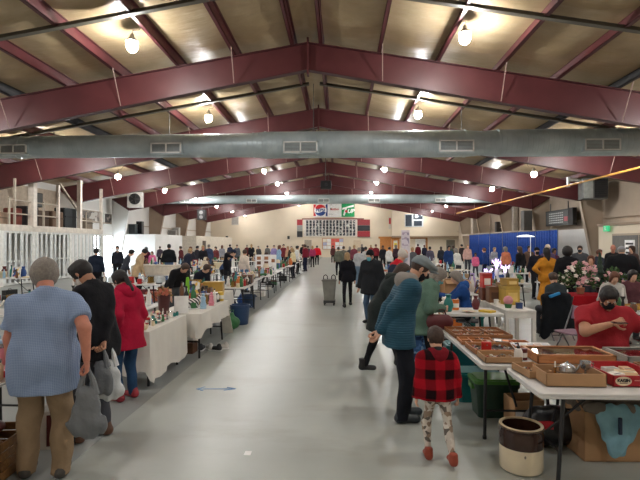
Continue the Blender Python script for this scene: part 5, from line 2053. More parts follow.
def fill(x0, y0, x1, y1, n, kinds, where, seed, z=0.745, smin=0.85, smax=1.25, keep=()):
    """stands n goods on the rectangle, without touching each other"""
    rnd = random.Random(seed)
    got = [tuple(k) for k in keep]
    tries = 0
    used_c = set()
    while n and tries < 900:
        tries += 1
        kd = rnd.choice(kinds)
        hw, hd, hh, cols, nm = KINDINFO[kd]
        s = rnd.uniform(smin, smax)
        r = max(hw, hd) * s
        if (x1 - x0) < 2 * hw * s or (y1 - y0) < 2 * hd * s:
            continue
        ang = rnd.choice((0, 0, PI / 2, -PI / 2)) + rnd.uniform(-0.25, 0.25)
        ex = (hw * abs(math.cos(ang)) + hd * abs(math.sin(ang))) * s
        ey = (hd * abs(math.cos(ang)) + hw * abs(math.sin(ang))) * s
        if x1 - x0 <= 2 * ex or y1 - y0 <= 2 * ey:
            continue
        x = rnd.uniform(x0 + ex, x1 - ex)
        y = rnd.uniform(y0 + ey, y1 - ey)
        if any(abs(x - a) < ex + c and abs(y - b) < ey + d for a, b, c, d in got):
            continue
        free = [c for c in cols if (kd, c) not in used_c]
        if not free:
            continue
        cn = rnd.choice(free)
        used_c.add((kd, cn))
        got.append((x, y, ex, ey))
        place(kd, cn, x, y, z, ang, s, where=where)
        n -= 1
    return got
# ================================================================= THE STALLS
SMALL = ['glass_jar', 'bottle', 'mug', 'plate', 'bowl', 'vase', 'figurine', 'candlestick', 'teapot', 'tin_canister', 'book', 'toy_truck', 'glass_dome', 'tray_of_trinkets']
MIXED = SMALL + ['storage_box', 'framed_picture', 'table_lamp', 'wicker_basket', 'radio', 'mantel_clock', 'plush_bear', 'carton']
BIG = ['storage_box', 'carton', 'wicker_basket', 'table_lamp', 'framed_picture', 'radio', 'plush_bear', 'vase', 'teapot', 'tray_of_trinkets', 'bottle', 'book']
UNDER = ['tote_bin', 'carton', 'storage_box', 'suitcase', 'stuffed_bag']
M_cloth = mat((220, 216, 208), 0.85, 0, 0.04, 3, 0.12, 14, 'cloth', 0.2)

# --- mezzanine side, the line of tables along the aisle
LX0, LX1 = -3.18, -2.43
left_tables = [  # y0, y1, description, cloth, n, kinds
    (3.0, 4.83, 'stall in front of the person in blue', None, 20, SMALL),
    (6.02, 7.45, 'white cloth stall beside the crimson jacket', 'l1', 0, SMALL),
    (7.55, 9.38, 'stall above the leaning white board', 'l2', 24, MIXED),
    (9.6, 11.43, 'stall beside the round blue bin', 'l3', 28, MIXED),
    (11.9, 13.73, 'stall above the smaller blue bin', None, 26, MIXED),
    (14.0, 15.83, 'stall just past the two blue bins', None, 22, MIXED),
    (16.1, 17.93, 'stall before the picture display board', None, 18, MIXED),
    (18.3, 20.13, 'stall carrying the picture display board', None, 8, MIXED),
    (20.6, 22.43, 'stall with the bright blue tote', None, 8, BIG),
    (22.8, 24.63, 'stall behind the bright blue tote', None, 9, BIG),
    (26.6, 28.43, 'stall behind the person in beige', None, 8, BIG),
    (30.0, 31.83, 'stall before the dark red jacket', None, 7, BIG),
    (34.5, 36.33, 'stall beyond the dark red jacket', None, 6, BIG),
]
for i, (a, b, w, cl, n, kinds) in enumerate(left_tables):
    dx = 0.10 * math.sin(i * 2.2) if i > 3 else -0.28 if i == 0 else -0.15 if i == 3 else 0
    x0, x1 = LX0 + dx, LX1 + dx
    if cl == 'l2':
        x0, x1 = LX0 + 0.22, LX1 + 0.22
    folding_table(x0, a, x1, b, f'folding table under the goods of the {w}')
    z = 0.745
    if cl == 'l1':
        table_cloth(x0, a, x1, b, (0.52, 0.60, 0.50, 0.45), M_cloth, 'plain white cloth hanging low over the stall beside the crimson jacket', seed=1, amp=0.014)
        z = 0.748
    elif cl == 'l2':
        table_cloth(x0, a, x1, b, (0.36, 0.26, 0.2, 0.3), M_cloth, 'white cloth with drooping corners on the stall above the leaning white board', seed=3, amp=0.04)
        z = 0.748
    elif cl == 'l3':
        table_cloth(x0, a, x1, b, (0.3, 0.34, 0.44, 0.3), M_cloth, 'white cloth bunched over the stall beside the round blue bin', seed=5, amp=0.04)
        z = 0.748
    keep = []
    if i == 7:
        keep = [(x0 + 0.3, a + 0.75, 0.35, 0.5)]
    if i == 8:
        keep = [((x0 + x1) / 2, a + 0.9, 0.3, 0.35)]
    if i == 2:
        keep = [(x0 + 0.22, a + 0.25, 0.16, 0.16), (x0 + 0.22, a + 0.62, 0.14, 0.16), (x0 + 0.5, a + 0.3, 0.14, 0.16), (x0 + 0.4, a + 0.9, 0.18, 0.14)]
    if n:
        fill(x0 + 0.03, a + 0.04, x1 - 0.03, b - 0.04, n, kinds, 'on the ' + w, 100 + i, z, 0.9, 1.4, keep)
    if 2 <= i <= 9:
        fill(x0 + 0.08, a + 0.4, x1 - 0.25, b - 0.35, 2, UNDER, 'under the ' + w, 200 + i, 0.003, 0.7, 0.95)

# --- scoreboard side, line along the aisle (the first two are built by hand below)
RX0, RX1 = 1.25, 2.01
right_tables = [
    (9.9, 11.3, 'stall behind the old person in red', 13, MIXED), (11.6, 13.4, 'stall beside the dark beanie', 14, MIXED), (13.6, 15.43, 'stall across from the grey bin cart', 10, BIG),
    (16.0, 17.83, 'aisle stall past the grey bin cart', 9, BIG), (18.4, 20.23, 'stall by the person in grey and jeans', 8, BIG), (21.0, 22.83, 'aisle stall past the grey jacket and jeans', 8, BIG),
    (24.0, 25.83, 'stall before the two olive jackets', 7, BIG), (29.0, 30.83, 'stall after the two olive jackets', 6, BIG), (33.0, 34.83, 'last aisle stall on the scoreboard side', 5, BIG)]
for i, (a, b, w, n, kinds) in enumerate(right_tables):
    dx = 0.08 * math.sin(i * 1.7)
    folding_table(RX0 + dx, a, RX1 + dx, b, f'folding table under the goods of the {w}')
    fill(RX0 + dx + 0.03, a + 0.04, RX1 + dx - 0.03, b - 0.04, n, kinds, 'on the ' + w, 300 + i, 0.745, 0.9, 1.4)

# --- other tables standing further back on both sides (x0, y0, x1, y1, words, n, kinds)
back = [
    (-12.2, 14.9, -10.0, 15.66, 'table by the slatted screen', 9, BIG, None),
    (-6.7, 7.3, -4.87, 8.06, 'table behind the grey-haired person', 10, MIXED, None),
    (-5.9, 9.6, -4.2, 10.36, 'table behind the black sweater', 8, MIXED, None),
    (-7.5, 16.6, -5.67, 17.36, 'bare-legged table with the long white carton', 6, SMALL, None),
    (-6.7, 12.8, -4.87, 13.56, 'table behind the bending seller', 7, MIXED, None),
    (-10.4, 24.6, -8.2, 25.36, 'white cloth table by the pink hoodie', 7, BIG, 'cloth'),
    (-7.6, 23.0, -5.77, 23.76, 'table by the person in black hoodie and jeans', 7, BIG, None),
    (-5.3, 16.2, -4.54, 18.03, 'table behind the picture board stall', 8, BIG, None),
    (-5.6, 20.6, -4.84, 22.43, 'second line table behind the bright blue tote', 7, BIG, None),
    (-9.0, 31.0, -7.17, 31.76, 'table near the white ledge', 6, BIG, None),
    (-6.5, 29.0, -4.67, 29.76, 'table in the middle of the mezzanine side', 6, BIG, None),
    (-7.2, 37.0, -5.37, 37.76, 'table at the end of the mezzanine side', 5, BIG, None),
    (4.75, 10.45, 6.38, 11.21, 'red cloth table with the pink flowers', 0, SMALL, 'red'),
    (6.46, 10.45, 8.25, 11.21, 'red cloth table with the green plants', 0, SMALL, 'red'),
    (4.4, 7.9, 6.23, 8.66, 'bare table behind the seated person in red', 7, MIXED, None),
    (2.0, 10.6, 3.8, 11.36, 'table beyond the stacked wooden boxes', 8, BIG, None),
    (3.5, 13.6, 5.33, 14.36, 'table with the pale lit ornaments', 6, MIXED, None),
    (5.7, 13.6, 7.53, 14.36, 'table behind the mustard dress', 8, BIG, None),
    (2.5, 15.4, 4.33, 16.16, 'table before the blue coat', 8, BIG, None),
    (2.3, 12.2, 4.13, 12.96, 'table of heaped cloth past the seated blue jacket', 7, BIG, None),
    (6.0, 18.0, 7.83, 18.76, 'table in front of the blue drapes', 7, BIG, None),
    (3.6, 20.0, 5.43, 20.76, 'table toward the drapes past the blue coat', 7, BIG, None),
    (8.6, 14.2, 10.43, 14.96, 'table in front of the grey double door', 6, BIG, None),
    (4.5, 26.0, 6.33, 26.76, 'table near the far end of the drapes', 6, BIG, None),
    (7.6, 24.0, 9.43, 24.76, 'table close under the blue drapes', 6, BIG, None),
    (4.0, 32.5, 5.83, 33.26, 'table below the end wall window', 5, BIG, None),
]
M_redcloth = fabric((168, 22, 34), 0.08)
for i, (x0, y0, x1, y1, w, n, kinds, cl) in enumerate(back):
    folding_table(x0, y0, x1, y1, f'folding {w}')
    if cl == 'red':
        table_cloth(x0, y0, x1, y1, (0.70, 0.66, 0.3, 0.66), M_redcloth, f'bright red cloth to the floor on the {w.replace("red cloth ", "")}', seed=i, amp=0.02)
    elif cl:
        table_cloth(x0, y0, x1, y1, (0.55, 0.5, 0.3, 0.5), M_cloth, f'white cloth over the table by the pink hoodie', seed=i, amp=0.03)
    if n:
        n = n + (5 if y0 < 18 else 2)
        fill(x0 + 0.03, y0 + 0.03, x1 - 0.03, y1 - 0.03, n, kinds, 'on the ' + w, 400 + i, 0.748, 1.0, 1.5)
    if i not in (12, 13) and y0 < 24:
        if x1 - x0 > 1:
            fill(x0 + 0.4, y0 + 0.12, x1 - 0.4, y1 - 0.12, 2, UNDER, 'under the ' + w, 500 + i, 0.003, 0.7, 0.9)

# ---------------------------------------------------------------- things along the mezzanine-side aisle
# round blue bins
def round_bin(x, y, r, h_, cn, label, lid=False):
    t = empty('round_bin', (x, y, 0.003))
    m = mat(cn, 0.45)
    MB().lathe([(r * 0.82, 0), (r * 0.84, 0.01), (r, h_ * 0.93), (r * 1.06, h_ * 0.94), (r * 1.06, h_), (r * 0.97, h_), (r * 0.95, h_ * 0.9), (r * 0.8, 0.02), (0.001, 0.02)], n=28).build('body', m, t)
    for s in (-1, 1):
        MB().path([(s * r * 1.0, -0.06, h_ * 0.9), (s * (r + 0.04), -0.05, h_ * 0.88), (s * (r + 0.04), 0.05, h_ * 0.88), (s * r * 1.0, 0.06, h_ * 0.9)], 0.01, 6).build('handle', m, t)
    tag(t, label, 'bin')


round_bin(xat(240, 11.0), 11.0, 0.225, 0.45, (44, 70, 108), 'large round dark blue plastic tub on the floor by the aisle')
round_bin(xat(250.5, 13.9) - 0.05, 13.9, 0.2, 0.36, (40, 62, 92), 'smaller round slate blue tub just past the large one')
place('stuffed_bag', 'green', -2.36, 10.35, 0.003, 0.3, 0.95, 'bright green bag slumped against the large blue tub')
# leaning white board
bx_ = xat(217, 9.5)
o = MB().obox((-2.33, 9.86, 0.015), (-2.36, 9.50, 0.66), 0.24, 0.02, (0, 1, 0.5)).build('white_board', mat((214, 208, 196), 0.6))
tag(o, 'long white board leaning against the cloth-covered stall', 'board')
# little heap under the table: shoes
for k, (dx, dy) in enumerate(((0, 0), (0.12, 0.05), (0.26, -0.03), (0.34, 0.1))):
    t = empty('shoe', (xat(202, 8.3) + dx, 8.3 + dy, 0.003), 0.6 * k)
    G = Grid((-0.07, -0.14, -0.01), (0.07, 0.16, 0.13), 0.014)
    G.u(G.cap((0, -0.07, 0.045), (0, 0.09, 0.035), 0.042, 0.036)).u(G.cap((0, -0.07, 0.05), (0, -0.06, 0.09), 0.038), 0.02)
    G.cut(G.plane((0, 0, 0), (0, 0, -1)))
    surf('upper', [G.mesh()], mat([(40, 40, 44), (220, 216, 210)][k % 2], 0.6), t)
    MB().prism(rounded(-0.045, -0.115, 0.045, 0.125, 0.04), 0, 0.015).build('sole', P_white, t)
    tag(t, ['black', 'white'][k % 2] + ' shoe on the floor under the drooping white cloth', 'shoe', 'shoes under the stall')

# trinkets spread over the first white cloth
rnd = random.Random(21)
z1 = 0.75
CN = list(CW)
trk = ['figurine', 'plate', 'bowl', 'glass_jar', 'mug', 'book', 'toy_truck', 'candlestick', 'teapot', 'tin_canister']
got = []
cnt = {}
for k in range(64):
    for _ in range(40):
        kd = rnd.choice(trk)
        s = rnd.uniform(0.38, 0.55)
        hw, hd, hh, cols, nm = KINDINFO[kd]
        x, y = rnd.uniform(LX0 + 0.08, LX1 - 0.08), rnd.uniform(6.08, 7.38)
        r = max(hw, hd) * s
        if (abs(y - 6.3) < 0.16 and x < LX0 + 0.28):
            continue
        if all(math.hypot(x - a, y - b) > r + c for a, b, c in got):
            got.append((x, y, r))
            cn = rnd.choice(('white', 'white', 'red', 'pink', 'green', 'cream', 'white', 'black', 'silver', 'teal'))
            place(kd, cn, x, y, z1, rnd.uniform(0, 6), s, f'tiny {cn} {nm} among the trinkets on the low-hanging white cloth', group=f'{kd.replace("_", " ")} trinkets on the low-hanging white cloth')
            break


def leafy(t, c, r, n, m, size, seed, name='leaves', flat=1.0, stems=None):
    rn = random.Random(seed)
    q = MB()
    for k in range(n):
        a, b = rn.uniform(0, 2 * PI), rn.uniform(-0.4, 1.4)
        d = Vector((math.cos(a) * math.cos(b), math.sin(a) * math.cos(b), math.sin(b)))
        p = Vector(c) + Vector((d.x * r[0], d.y * r[1], d.z * r[2])) * rn.uniform(0.35, 1.0)
        u = Vector((rn.uniform(-1, 1), rn.uniform(-1, 1), rn.uniform(-1, 1))).normalized()
        v = u.cross(d).normalized() * size * 0.35
        w_ = (d + u * 0.5).normalized() * size
        q.add([p, p + w_ * 0.5 + v, p + w_, p + w_ * 0.5 - v], [(0, 1, 2, 3)])
    q.build(name, m, t, smooth=False)


def blooms(t, c, r, n, m, size, seed, name='blossoms'):
    rn = random.Random(seed)
    q = MB()
    for k in range(n):
        a, b = rn.uniform(0, 2 * PI), rn.uniform(-0.2, 1.4)
        p = (c[0] + math.cos(a) * math.cos(b) * r[0] * rn.uniform(0.7, 1.05), c[1] + math.sin(a) * math.cos(b) * r[1], c[2] + math.sin(b) * r[2])
        for j in range(5):
            e = 2 * PI * j / 5
            q.ball((p[0] + math.cos(e) * size * 0.55, p[1] + math.sin(e) * size * 0.3, p[2] + math.sin(e) * size * 0.55), size * 0.55, 6, 4, (1, 1, 0.6))
        q.ball(p, size * 0.4, 6, 4)
    q.build(name, m, t)


M_leaf = mat((62, 92, 48), 0.6, 0, 0.3, 20, kind='leaf')
M_leaf2 = mat((84, 120, 60), 0.6, 0, 0.3, 20, kind='leaf')


def pot_plant(loc, pr, ph_, pm, cr, nl, flowers, label, seed, cat='potted plant', name='potted_plant', leafm=None, ls=0.07):
    t = empty(name, loc)
    MB().lathe([(pr * 0.75, 0), (pr * 0.78, 0.005), (pr, ph_), (pr * 0.9, ph_), (0.001, ph_ - 0.02)], n=18).build('pot', pm, t)
    leafy(t, (0, 0, ph_ + cr[2] * 0.35), cr, nl, leafm or M_leaf, ls, seed)
    for k, (m_, n_, s_) in enumerate(flowers):
        blooms(t, (0, 0, ph_ + cr[2] * 0.4), cr, n_, m_, s_, seed + k + 1)
    tag(t, label, cat)


pot_plant((LX0 + 0.16, 6.3, 0.75), 0.065, 0.12, P_white, (0.09, 0.09, 0.08), 60, [(mat((232, 206, 60), 0.6), 7, 0.022), (mat((236, 110, 130), 0.6), 7, 0.022)],
          'white pot of yellow and pink flowers beside the crimson jacket', 5, ls=0.04)
# on the second white cloth
t = empty('tall_vase', (xat(164, 7.5), 7.5, 0.748))
MB().lathe([(0.07, 0), (0.075, 0.01), (0.10, 0.30), (0.105, 0.31), (0.09, 0.31), (0.065, 0.03)], n=20).build('body', mat((84, 38, 40), 0.4), t)
blooms(t, (0, 0, 0.32), (0.1, 0.1, 0.07), 16, mat((196, 108, 84), 0.6), 0.03, 4)
leafy(t, (0, 0, 0.32), (0.11, 0.11, 0.1), 50, mat((150, 120, 70), 0.7), 0.05, 3)
tag(t, 'tall dark maroon vase topped with dried orange flowers', 'vase')
folding_table(-4.05, 7.1, -3.3, 8.9, 'folding table behind the drooping white cloth, under the maroon vase')
fill(-3.6, 7.8, -3.34, 8.8, 6, SMALL, 'on the table behind the drooping cloth', 61, 0.745, 1.0, 1.3)
t = empty('white_display_card', (xat(181.5, 7.62), 7.62, 0.748), 0.25)
MB().box(-0.11, -0.008, 0.0, 0.11, 0.008, 0.27).build('card', P_white, t)
MB().obox((0, 0.0, 0.2), (0, 0.1, 0.002), 0.05, 0.004).build('strut', P_white, t)
tag(t, 'plain white display card standing by the maroon vase', 'card')
t = empty('black_camera', (xat(180.5, 7.85) + 0.02, 7.3 + 0.55, 0.748), 0.3)
MB().box(-0.09, -0.05, 0, 0.09, 0.05, 0.09).build('case', M_black, t, 0.008)
MB().cyl((0, -0.1, 0.05), (0, -0.05, 0.05), 0.04, n=16).build('lens', M_dkgrey, t)
MB().box(-0.03, -0.03, 0.09, 0.03, 0.03, 0.12).build('viewfinder', M_black, t)
tag(t, 'black box-shaped camera on the drooping white cloth', 'camera')
t = empty('striped_ornament', (xat(192, 8.1), 8.15, 0.748), 0.2)
m_, nt_, bs_ = new_mat('zebra_stripe')
nt_.links.new(ramp(nt_, stripes(nt_, coords(nt_, (1, 1, 1)), 'DIAGONAL', 9), [(0.45, lin((30, 20, 26))), (0.55, lin((232, 226, 222)))]), bs_.inputs['Base Color'])
G = Grid((-0.16, -0.08, 0), (0.16, 0.08, 0.26), 0.014)
G.u(G.ell((0, 0, 0.1), (0.11, 0.05, 0.075))).u(G.cap((0.08, 0, 0.14), (0.11, 0, 0.2), 0.035, 0.03), 0.03)
for a in (-0.07, 0.07):
    G.u(G.cap((a, 0, 0.06), (a, 0, 0.0), 0.022), 0.02)
surf('body', [G.mesh()], m_, t)
MB().lathe([(0.1, 0), (0.1, 0.01)], n=14, sx=1.3).build('base', P_white, t)
tag(t, 'black and white striped animal ornament on the drooping white cloth', 'ornament')
t = empty('lime_umbrella', (xat(193.5, 9.3) - 0.1, 9.25, 0.748))
MB().lathe([(0.012, 0.0), (0.035, 0.1), (0.04, 0.3), (0.03, 0.44), (0.012, 0.46)], n=12).build('folded_canopy', mat((124, 190, 44), 0.6), t)
MB().cyl((0, 0, 0.45), (0, 0, 0.54), 0.01, n=8).build('handle', M_black, t)
tag(t, 'folded lime green umbrella upright among the stall goods', 'umbrella')
# picture display board, three leaves
t = empty('display_board', (-2.95, 19.1, 0.745), 0.0)
for k, (a, b) in enumerate((((-0.42, -0.12), (-0.16, 0.02)), ((-0.16, 0.02), (0.16, 0.02)), ((0.16, 0.02), (0.42, -0.12)))):
    (ax, ay), (bx2, by) = a, b
    q = empty('x')
    bpy.data.objects.remove(q)
    pn = MB().obox((ax, ay, 0.33), (bx2, by, 0.33), 0.012, 0.66).build('leaf_panel', P_white, t)
    mx_, my_ = (ax + bx2) / 2, (ay + by) / 2
    d_ = Vector((bx2 - ax, by - ay, 0)).normalized()
    nn_ = Vector((d_.y, -d_.x, 0)) * 0.01
    for j, zz in enumerate((0.14, 0.33, 0.52) if k != 2 else (0.42,)):
        c_ = Vector((mx_, my_, zz)) + nn_
        MB().obox(c_ - d_ * 0.08, c_ + d_ * 0.08, 0.008, 0.13).build('brown_print', mat([(150, 96, 62), (110, 70, 50), (172, 120, 84)][j], 0.6), pn)
tag(t, 'white three-leaf display board with brown pictures on a stall table', 'display board')
place('tote_bin', 'blue', (LX0 + LX1) / 2 + 0.1 * math.sin(8 * 2.2), 21.5, 0.746, 1.57, 1.0, 'bright blue tote standing on a stall beyond the display board')
o = MB().box(-0.95, -0.24, 0, 0.95, 0.24, 0.30).build('carton_body', mat((222, 214, 200), 0.7))
t = empty('long_carton', (-6.6, 16.98, 0.748))
o.parent = t
o.name = 'body'
o.scale = (0.85, 1, 1)
MB().box(-0.83, -0.25, 0.28, 0.83, 0.25, 0.33).build('lid', mat((214, 204, 188), 0.7), t)
tag(t, 'long pale carton lying on the bare-legged table', 'box')
for k, (px, Y, cn, lab) in enumerate(((148, 15.4, 'maroon', 'maroon suitcase on the floor before the bare-legged table'), (156, 15.2, 'terracotta', 'rust coloured case on the floor beside the maroon suitcase'))):
    place('suitcase' if k == 0 else 'storage_box', cn, xat(px, Y), Y, 0.003, 0.1, 0.95 if k == 0 else 1.7, lab)

# --- objects at the feet of the person in blue
t = empty('wooden_crate', (-2.98, 3.82, 0.003), 0.1)
q = MB()
for k in range(4):
    q.box(-0.34, -0.25, 0.02 + k * 0.075, 0.34, -0.235, 0.085 + k * 0.075).box(-0.34, 0.235, 0.02 + k * 0.075, 0.34, 0.25, 0.085 + k * 0.075)
    q.box(-0.34, -0.25, 0.02 + k * 0.075, -0.325, 0.25, 0.085 + k * 0.075).box(0.325, -0.25, 0.02 + k * 0.075, 0.34, 0.25, 0.085 + k * 0.075)
q.box(-0.33, -0.24, 0.0, 0.33, 0.24, 0.012)
q.build('slats', wood((120, 86, 50), (156, 114, 68)), t, 0.003)
q = MB()
for a in (-0.31, 0.31):
    for b in (-0.22, 0.22):
        q.box(a - 0.015, b - 0.015, 0, a + 0.015, b + 0.015, 0.32)
q.build('corner_posts', wood((110, 78, 46), (140, 100, 60)), t)
tag(t, 'slatted wooden crate on the floor at the feet of the person in blue', 'crate')
for k, (dx, dy, dz, c, lab, rr_) in enumerate(((-0.12, 0.02, 0.20, (150, 92, 40), 'tan leather satchel heaped in the wooden crate', 0.15), (0.1, -0.05, 0.2, (64, 34, 30), 'dark brown leather pouch heaped in the wooden crate', 0.13),
                                         (0.0, 0.12, 0.31, (84, 40, 34), 'oxblood leather purse lying on top of the crate', 0.11))):
    t = empty('leather_bag', (-2.98 + dx, 3.82 + dy, dz))
    G = Grid((-0.24, -0.2, -0.14), (0.24, 0.2, 0.16), 0.014)
    G.u(G.ell((0, 0, 0), (rr_ * 1.25, rr_, rr_ * 0.62)))
    G.d = G.d + np.sin(G.X * 30 + k) * np.sin(G.Y * 26 + G.Z * 30) * 0.012
    surf('pouch', [G.mesh()], mat(c, 0.4, 0, 0.2, 12, 0.3, 20, 'leather'), t)
    MB().path([(-rr_, 0, 0.03), (-rr_ * 0.5, 0.04, rr_ * 0.75), (rr_ * 0.4, 0.05, rr_ * 0.8), (rr_ * 0.9, 0, 0.03)], 0.009, 6).build('strap', mat(tuple(int(v * 0.7) for v in c), 0.5), t)
    tag(t, lab, 'bag')
t = empty('narrow_carton', (xat(49, 4.35), 4.35, 0.003), 0.2)
MB().box(-0.1, -0.12, 0, 0.1, 0.12, 0.34).build('body', mat((206, 200, 190), 0.7), t)
MB().box(0.03, -0.124, 0.03, 0.1, -0.12, 0.31).build('maroon_side', mat((90, 34, 32), 0.7), t)
tag(t, 'narrow white carton with a maroon side on the floor behind the khaki trousers', 'box')
t = empty('packet', (-2.82, 4.0, 0.745), 0.4)
MB().box(-0.12, -0.09, 0, 0.12, 0.09, 0.05).build('wrapper', mat((206, 44, 38), 0.4), t)
MB().box(-0.08, -0.06, 0.05, 0.08, 0.06, 0.052).build('paper_label', P_white, t)
tag(t, 'red packet with a white panel on the stall beside the blue shirt', 'packet')

# ---------------------------------------------------------------- grey bin cart in the aisle
t = empty('bin_cart', (xat(329.5, 14.5), 14.5, 0.003), -0.05)
M_bin = mat((128, 126, 118), 0.5)
tp = [(-0.15, -0.15), (0.15, -0.15), (0.15, 0.15), (-0.15, 0.15)]
vs = [(x, y, 0.14) for x, y in tp] + [(x * 1.38, y * 1.38, 0.76) for x, y in tp] + [(x * 1.30, y * 1.30, 0.76) for x, y in tp] + [(x * 0.9, y * 0.9, 0.18) for x, y in tp]
fs = [(3, 2, 1, 0)]
for k in range(3):
    fs += [(4 * k + i, 4 * k + (i + 1) % 4, 4 * k + 4 + (i + 1) % 4, 4 * k + 4 + i) for i in range(4)]
fs.append((12, 13, 14, 15))
MB().add(vs, fs).build('tub', M_bin, t, 0.012)
MB().box(-0.225, -0.225, 0.73, 0.225, 0.225, 0.76).box(-0.2, -0.2, 0.755, 0.2, 0.2, 0.775).build('rim', mat((112, 110, 104), 0.5), t, 0.006)
MB().box(-0.17, -0.17, 0.07, 0.17, 0.17, 0.15).build('base', M_dkgrey, t)
for a in (-0.14, 0.14):
    for b in (-0.14, 0.14):
        MB().cyl((a - 0.02, b, 0.04), (a + 0.02, b, 0.04), 0.04, n=12).build('wheel', M_black, t)
for a in (-0.12, 0.12):
    MB().path([(a - 0.06, 0, 0.77), (a - 0.055, 0, 0.87), (a, 0, 0.91), (a + 0.055, 0, 0.87), (a + 0.06, 0, 0.77)], 0.014, 8).build('handle', M_dkgrey, t)
tag(t, 'grey tapered bin cart with two loop handles standing alone in the aisle', 'bin')
# blue tape arrow and scrap of paper on the floor
o = MB().box(-0.26, -0.012, 0, 0.24, 0.012, 0.002).obox((-0.26, 0, 0.001), (-0.17, 0.09, 0.001), 0.02, 0.002).obox((-0.26, 0, 0.001), (-0.16, -0.07, 0.001), 0.02, 0.002).obox((0.24, 0, 0.001), (0.12, 0.07, 0.001), 0.02, 0.002).obox((0.24, 0, 0.001), (0.1, -0.06, 0.001), 0.02, 0.002).build('tape_arrow', mat((96, 142, 190), 0.6))
o.location = (xat(217, 6.1), 6.1, 0.001)
o.rotation_euler = (0, 0, 0.05)
tag(o, 'short blue tape arrow stuck on the aisle floor', 'floor tape')
o = MB().box(-0.03, -0.04, 0, 0.03, 0.04, 0.002).build('paper_scrap', P_white)
o.location = (xat(248, 4.25), 4.25, 0.001)
tag(o, 'small white scrap of paper on the aisle floor', 'paper')
# ================================================================= THE STALL ON THE SCOREBOARD SIDE, NEAR THE CAMERA
folding_table(1.50, 3.68, 3.33, 4.44, 'white folding table carrying the red-sided box, brown crock at its leg', near=True)
folding_table(1.31, 4.50, 2.07, 6.33, 'white folding table of wooden trays along the aisle behind the child', near=True)
folding_table(2.12, 4.50, 3.95, 5.26, 'white folding table of glass-topped cases in front of the seated person in red', near=True)
folding_table(1.22, 7.75, 2.62, 8.51, 'white folding table with the teal glass vase behind the green coat', near=True)
Z = 0.746
W1 = wood((168, 108, 62), (196, 134, 84))
W2 = wood((134, 84, 50), (160, 108, 66))
M_dark = mat((46, 38, 32), 0.6)


def tray(x0, y0, x1, y1, h_, m, label, rzv=0.0, fill_m=None, comps=(0, 0), glass=False, z=Z, cat='tray', name='wooden_tray', bits=None, seed=1, flaps=False):
    cx_, cy_ = (x0 + x1) / 2, (y0 + y1) / 2
    t = empty(name, (cx_, cy_, z), rzv)
    w, d, th = (x1 - x0) / 2, (y1 - y0) / 2, 0.012
    q = MB().box(-w, -d, 0, w, d, 0.008).box(-w, -d, 0, -w + th, d, h_).box(w - th, -d, 0, w, d, h_).box(-w, -d, 0, w, -d + th, h_).box(-w, d - th, 0, w, d, h_)
    q.build('frame', m, t, 0.002)
    nx_, ny_ = comps
    if nx_ or ny_:
        q = MB()
        for k in range(1, nx_):
            xx = -w + 2 * w * k / nx_
            q.box(xx - 0.004, -d + th, 0.008, xx + 0.004, d - th, h_ * 0.85)
        for k in range(1, ny_):
            yy = -d + 2 * d * k / ny_
            q.box(-w + th, yy - 0.004, 0.008, w - th, yy + 0.004, h_ * 0.85)
        q.build('divider_lattice', m, t)
    if fill_m:
        MB().box(-w + th, -d + th, 0.008, w - th, d - th, 0.012).build('lining', fill_m, t)
    if bits:
        rn = random.Random(seed)
        q = MB()
        for k in range(bits):
            x, y = rn.uniform(-w + 0.03, w - 0.03), rn.uniform(-d + 0.03, d - 0.03)
            r = rn.uniform(0.008, 0.02)
            c = rn.random()
            if c < 0.4:
                q.ball((x, y, 0.014 + r * 0.6), r, 6, 4, (1, 1, 0.6))
            elif c < 0.7:
                a = rn.uniform(0, PI)
                q.obox((x - math.cos(a) * r * 1.8, y - math.sin(a) * r * 1.8, 0.02), (x + math.cos(a) * r * 1.8, y + math.sin(a) * r * 1.8, 0.026), 0.008, 0.006)
            else:
                q.path([(x + math.cos(i) * r * 1.3, y + math.sin(i) * r * 1.3, 0.018 + 0.003 * i) for i in range(6)], 0.003, 5)
        q.build('trinkets', M_bits, t)['kind'] = 'stuff'
    if glass:
        MB().box(-w + 0.004, -d + 0.004, h_ - 0.004, w - 0.004, d - 0.004, h_ - 0.001).build('glass_lid', glass_mat((240, 246, 244), 0.02), t)
        MB().box(-w, -d, h_, -w + 0.03, d, h_ + 0.012).box(w - 0.03, -d, h_, w, d, h_ + 0.012).box(-w, -d, h_, w, -d + 0.03, h_ + 0.012).box(-w, d - 0.03, h_, w, d, h_ + 0.012).build('lid_frame', m, t, 0.003)
    tag(t, label, cat)
    return t


# on the table nearest the camera
t = tray(1.62, 3.84, 2.08, 4.14, 0.10, M_card, 'open brown cardboard box holding a silver goblet and oddments', -0.02, None, (0, 0), bits=14, cat='box', name='cardboard_box', seed=4)
t = empty('silver_goblet', (1.98, 3.97, Z + 0.03))
MB().lathe([(0.035, 0), (0.032, 0.008), (0.008, 0.02), (0.008, 0.06), (0.03, 0.08), (0.042, 0.12), (0.044, 0.14), (0.04, 0.14), (0.03, 0.09)], n=20).build('cup', cmat('silver'), t)
MB().path([(0.035, 0, 0.13), (0.065, 0, 0.12), (0.06, 0, 0.09), (0.03, 0, 0.085)], 0.005, 6).build('handle', cmat('silver'), t)
tag(t, 'silver goblet standing up in the open brown cardboard box', 'goblet')
for k, (x, y, kd, cn, s, lab) in enumerate(((1.86, 4.02, 'teapot', 'silver', 0.75, 'dull silver teapot in the open brown cardboard box'), (1.74, 3.97, 'candlestick', 'brass', 0.5, 'short brass candlestick in the open brown cardboard box'),
                                            (1.90, 3.91, 'bowl', 'black', 0.5, 'small black bowl in the open brown cardboard box'))):
    place(kd, cn, x, y, Z + 0.035, 0.8 * k, s, lab)
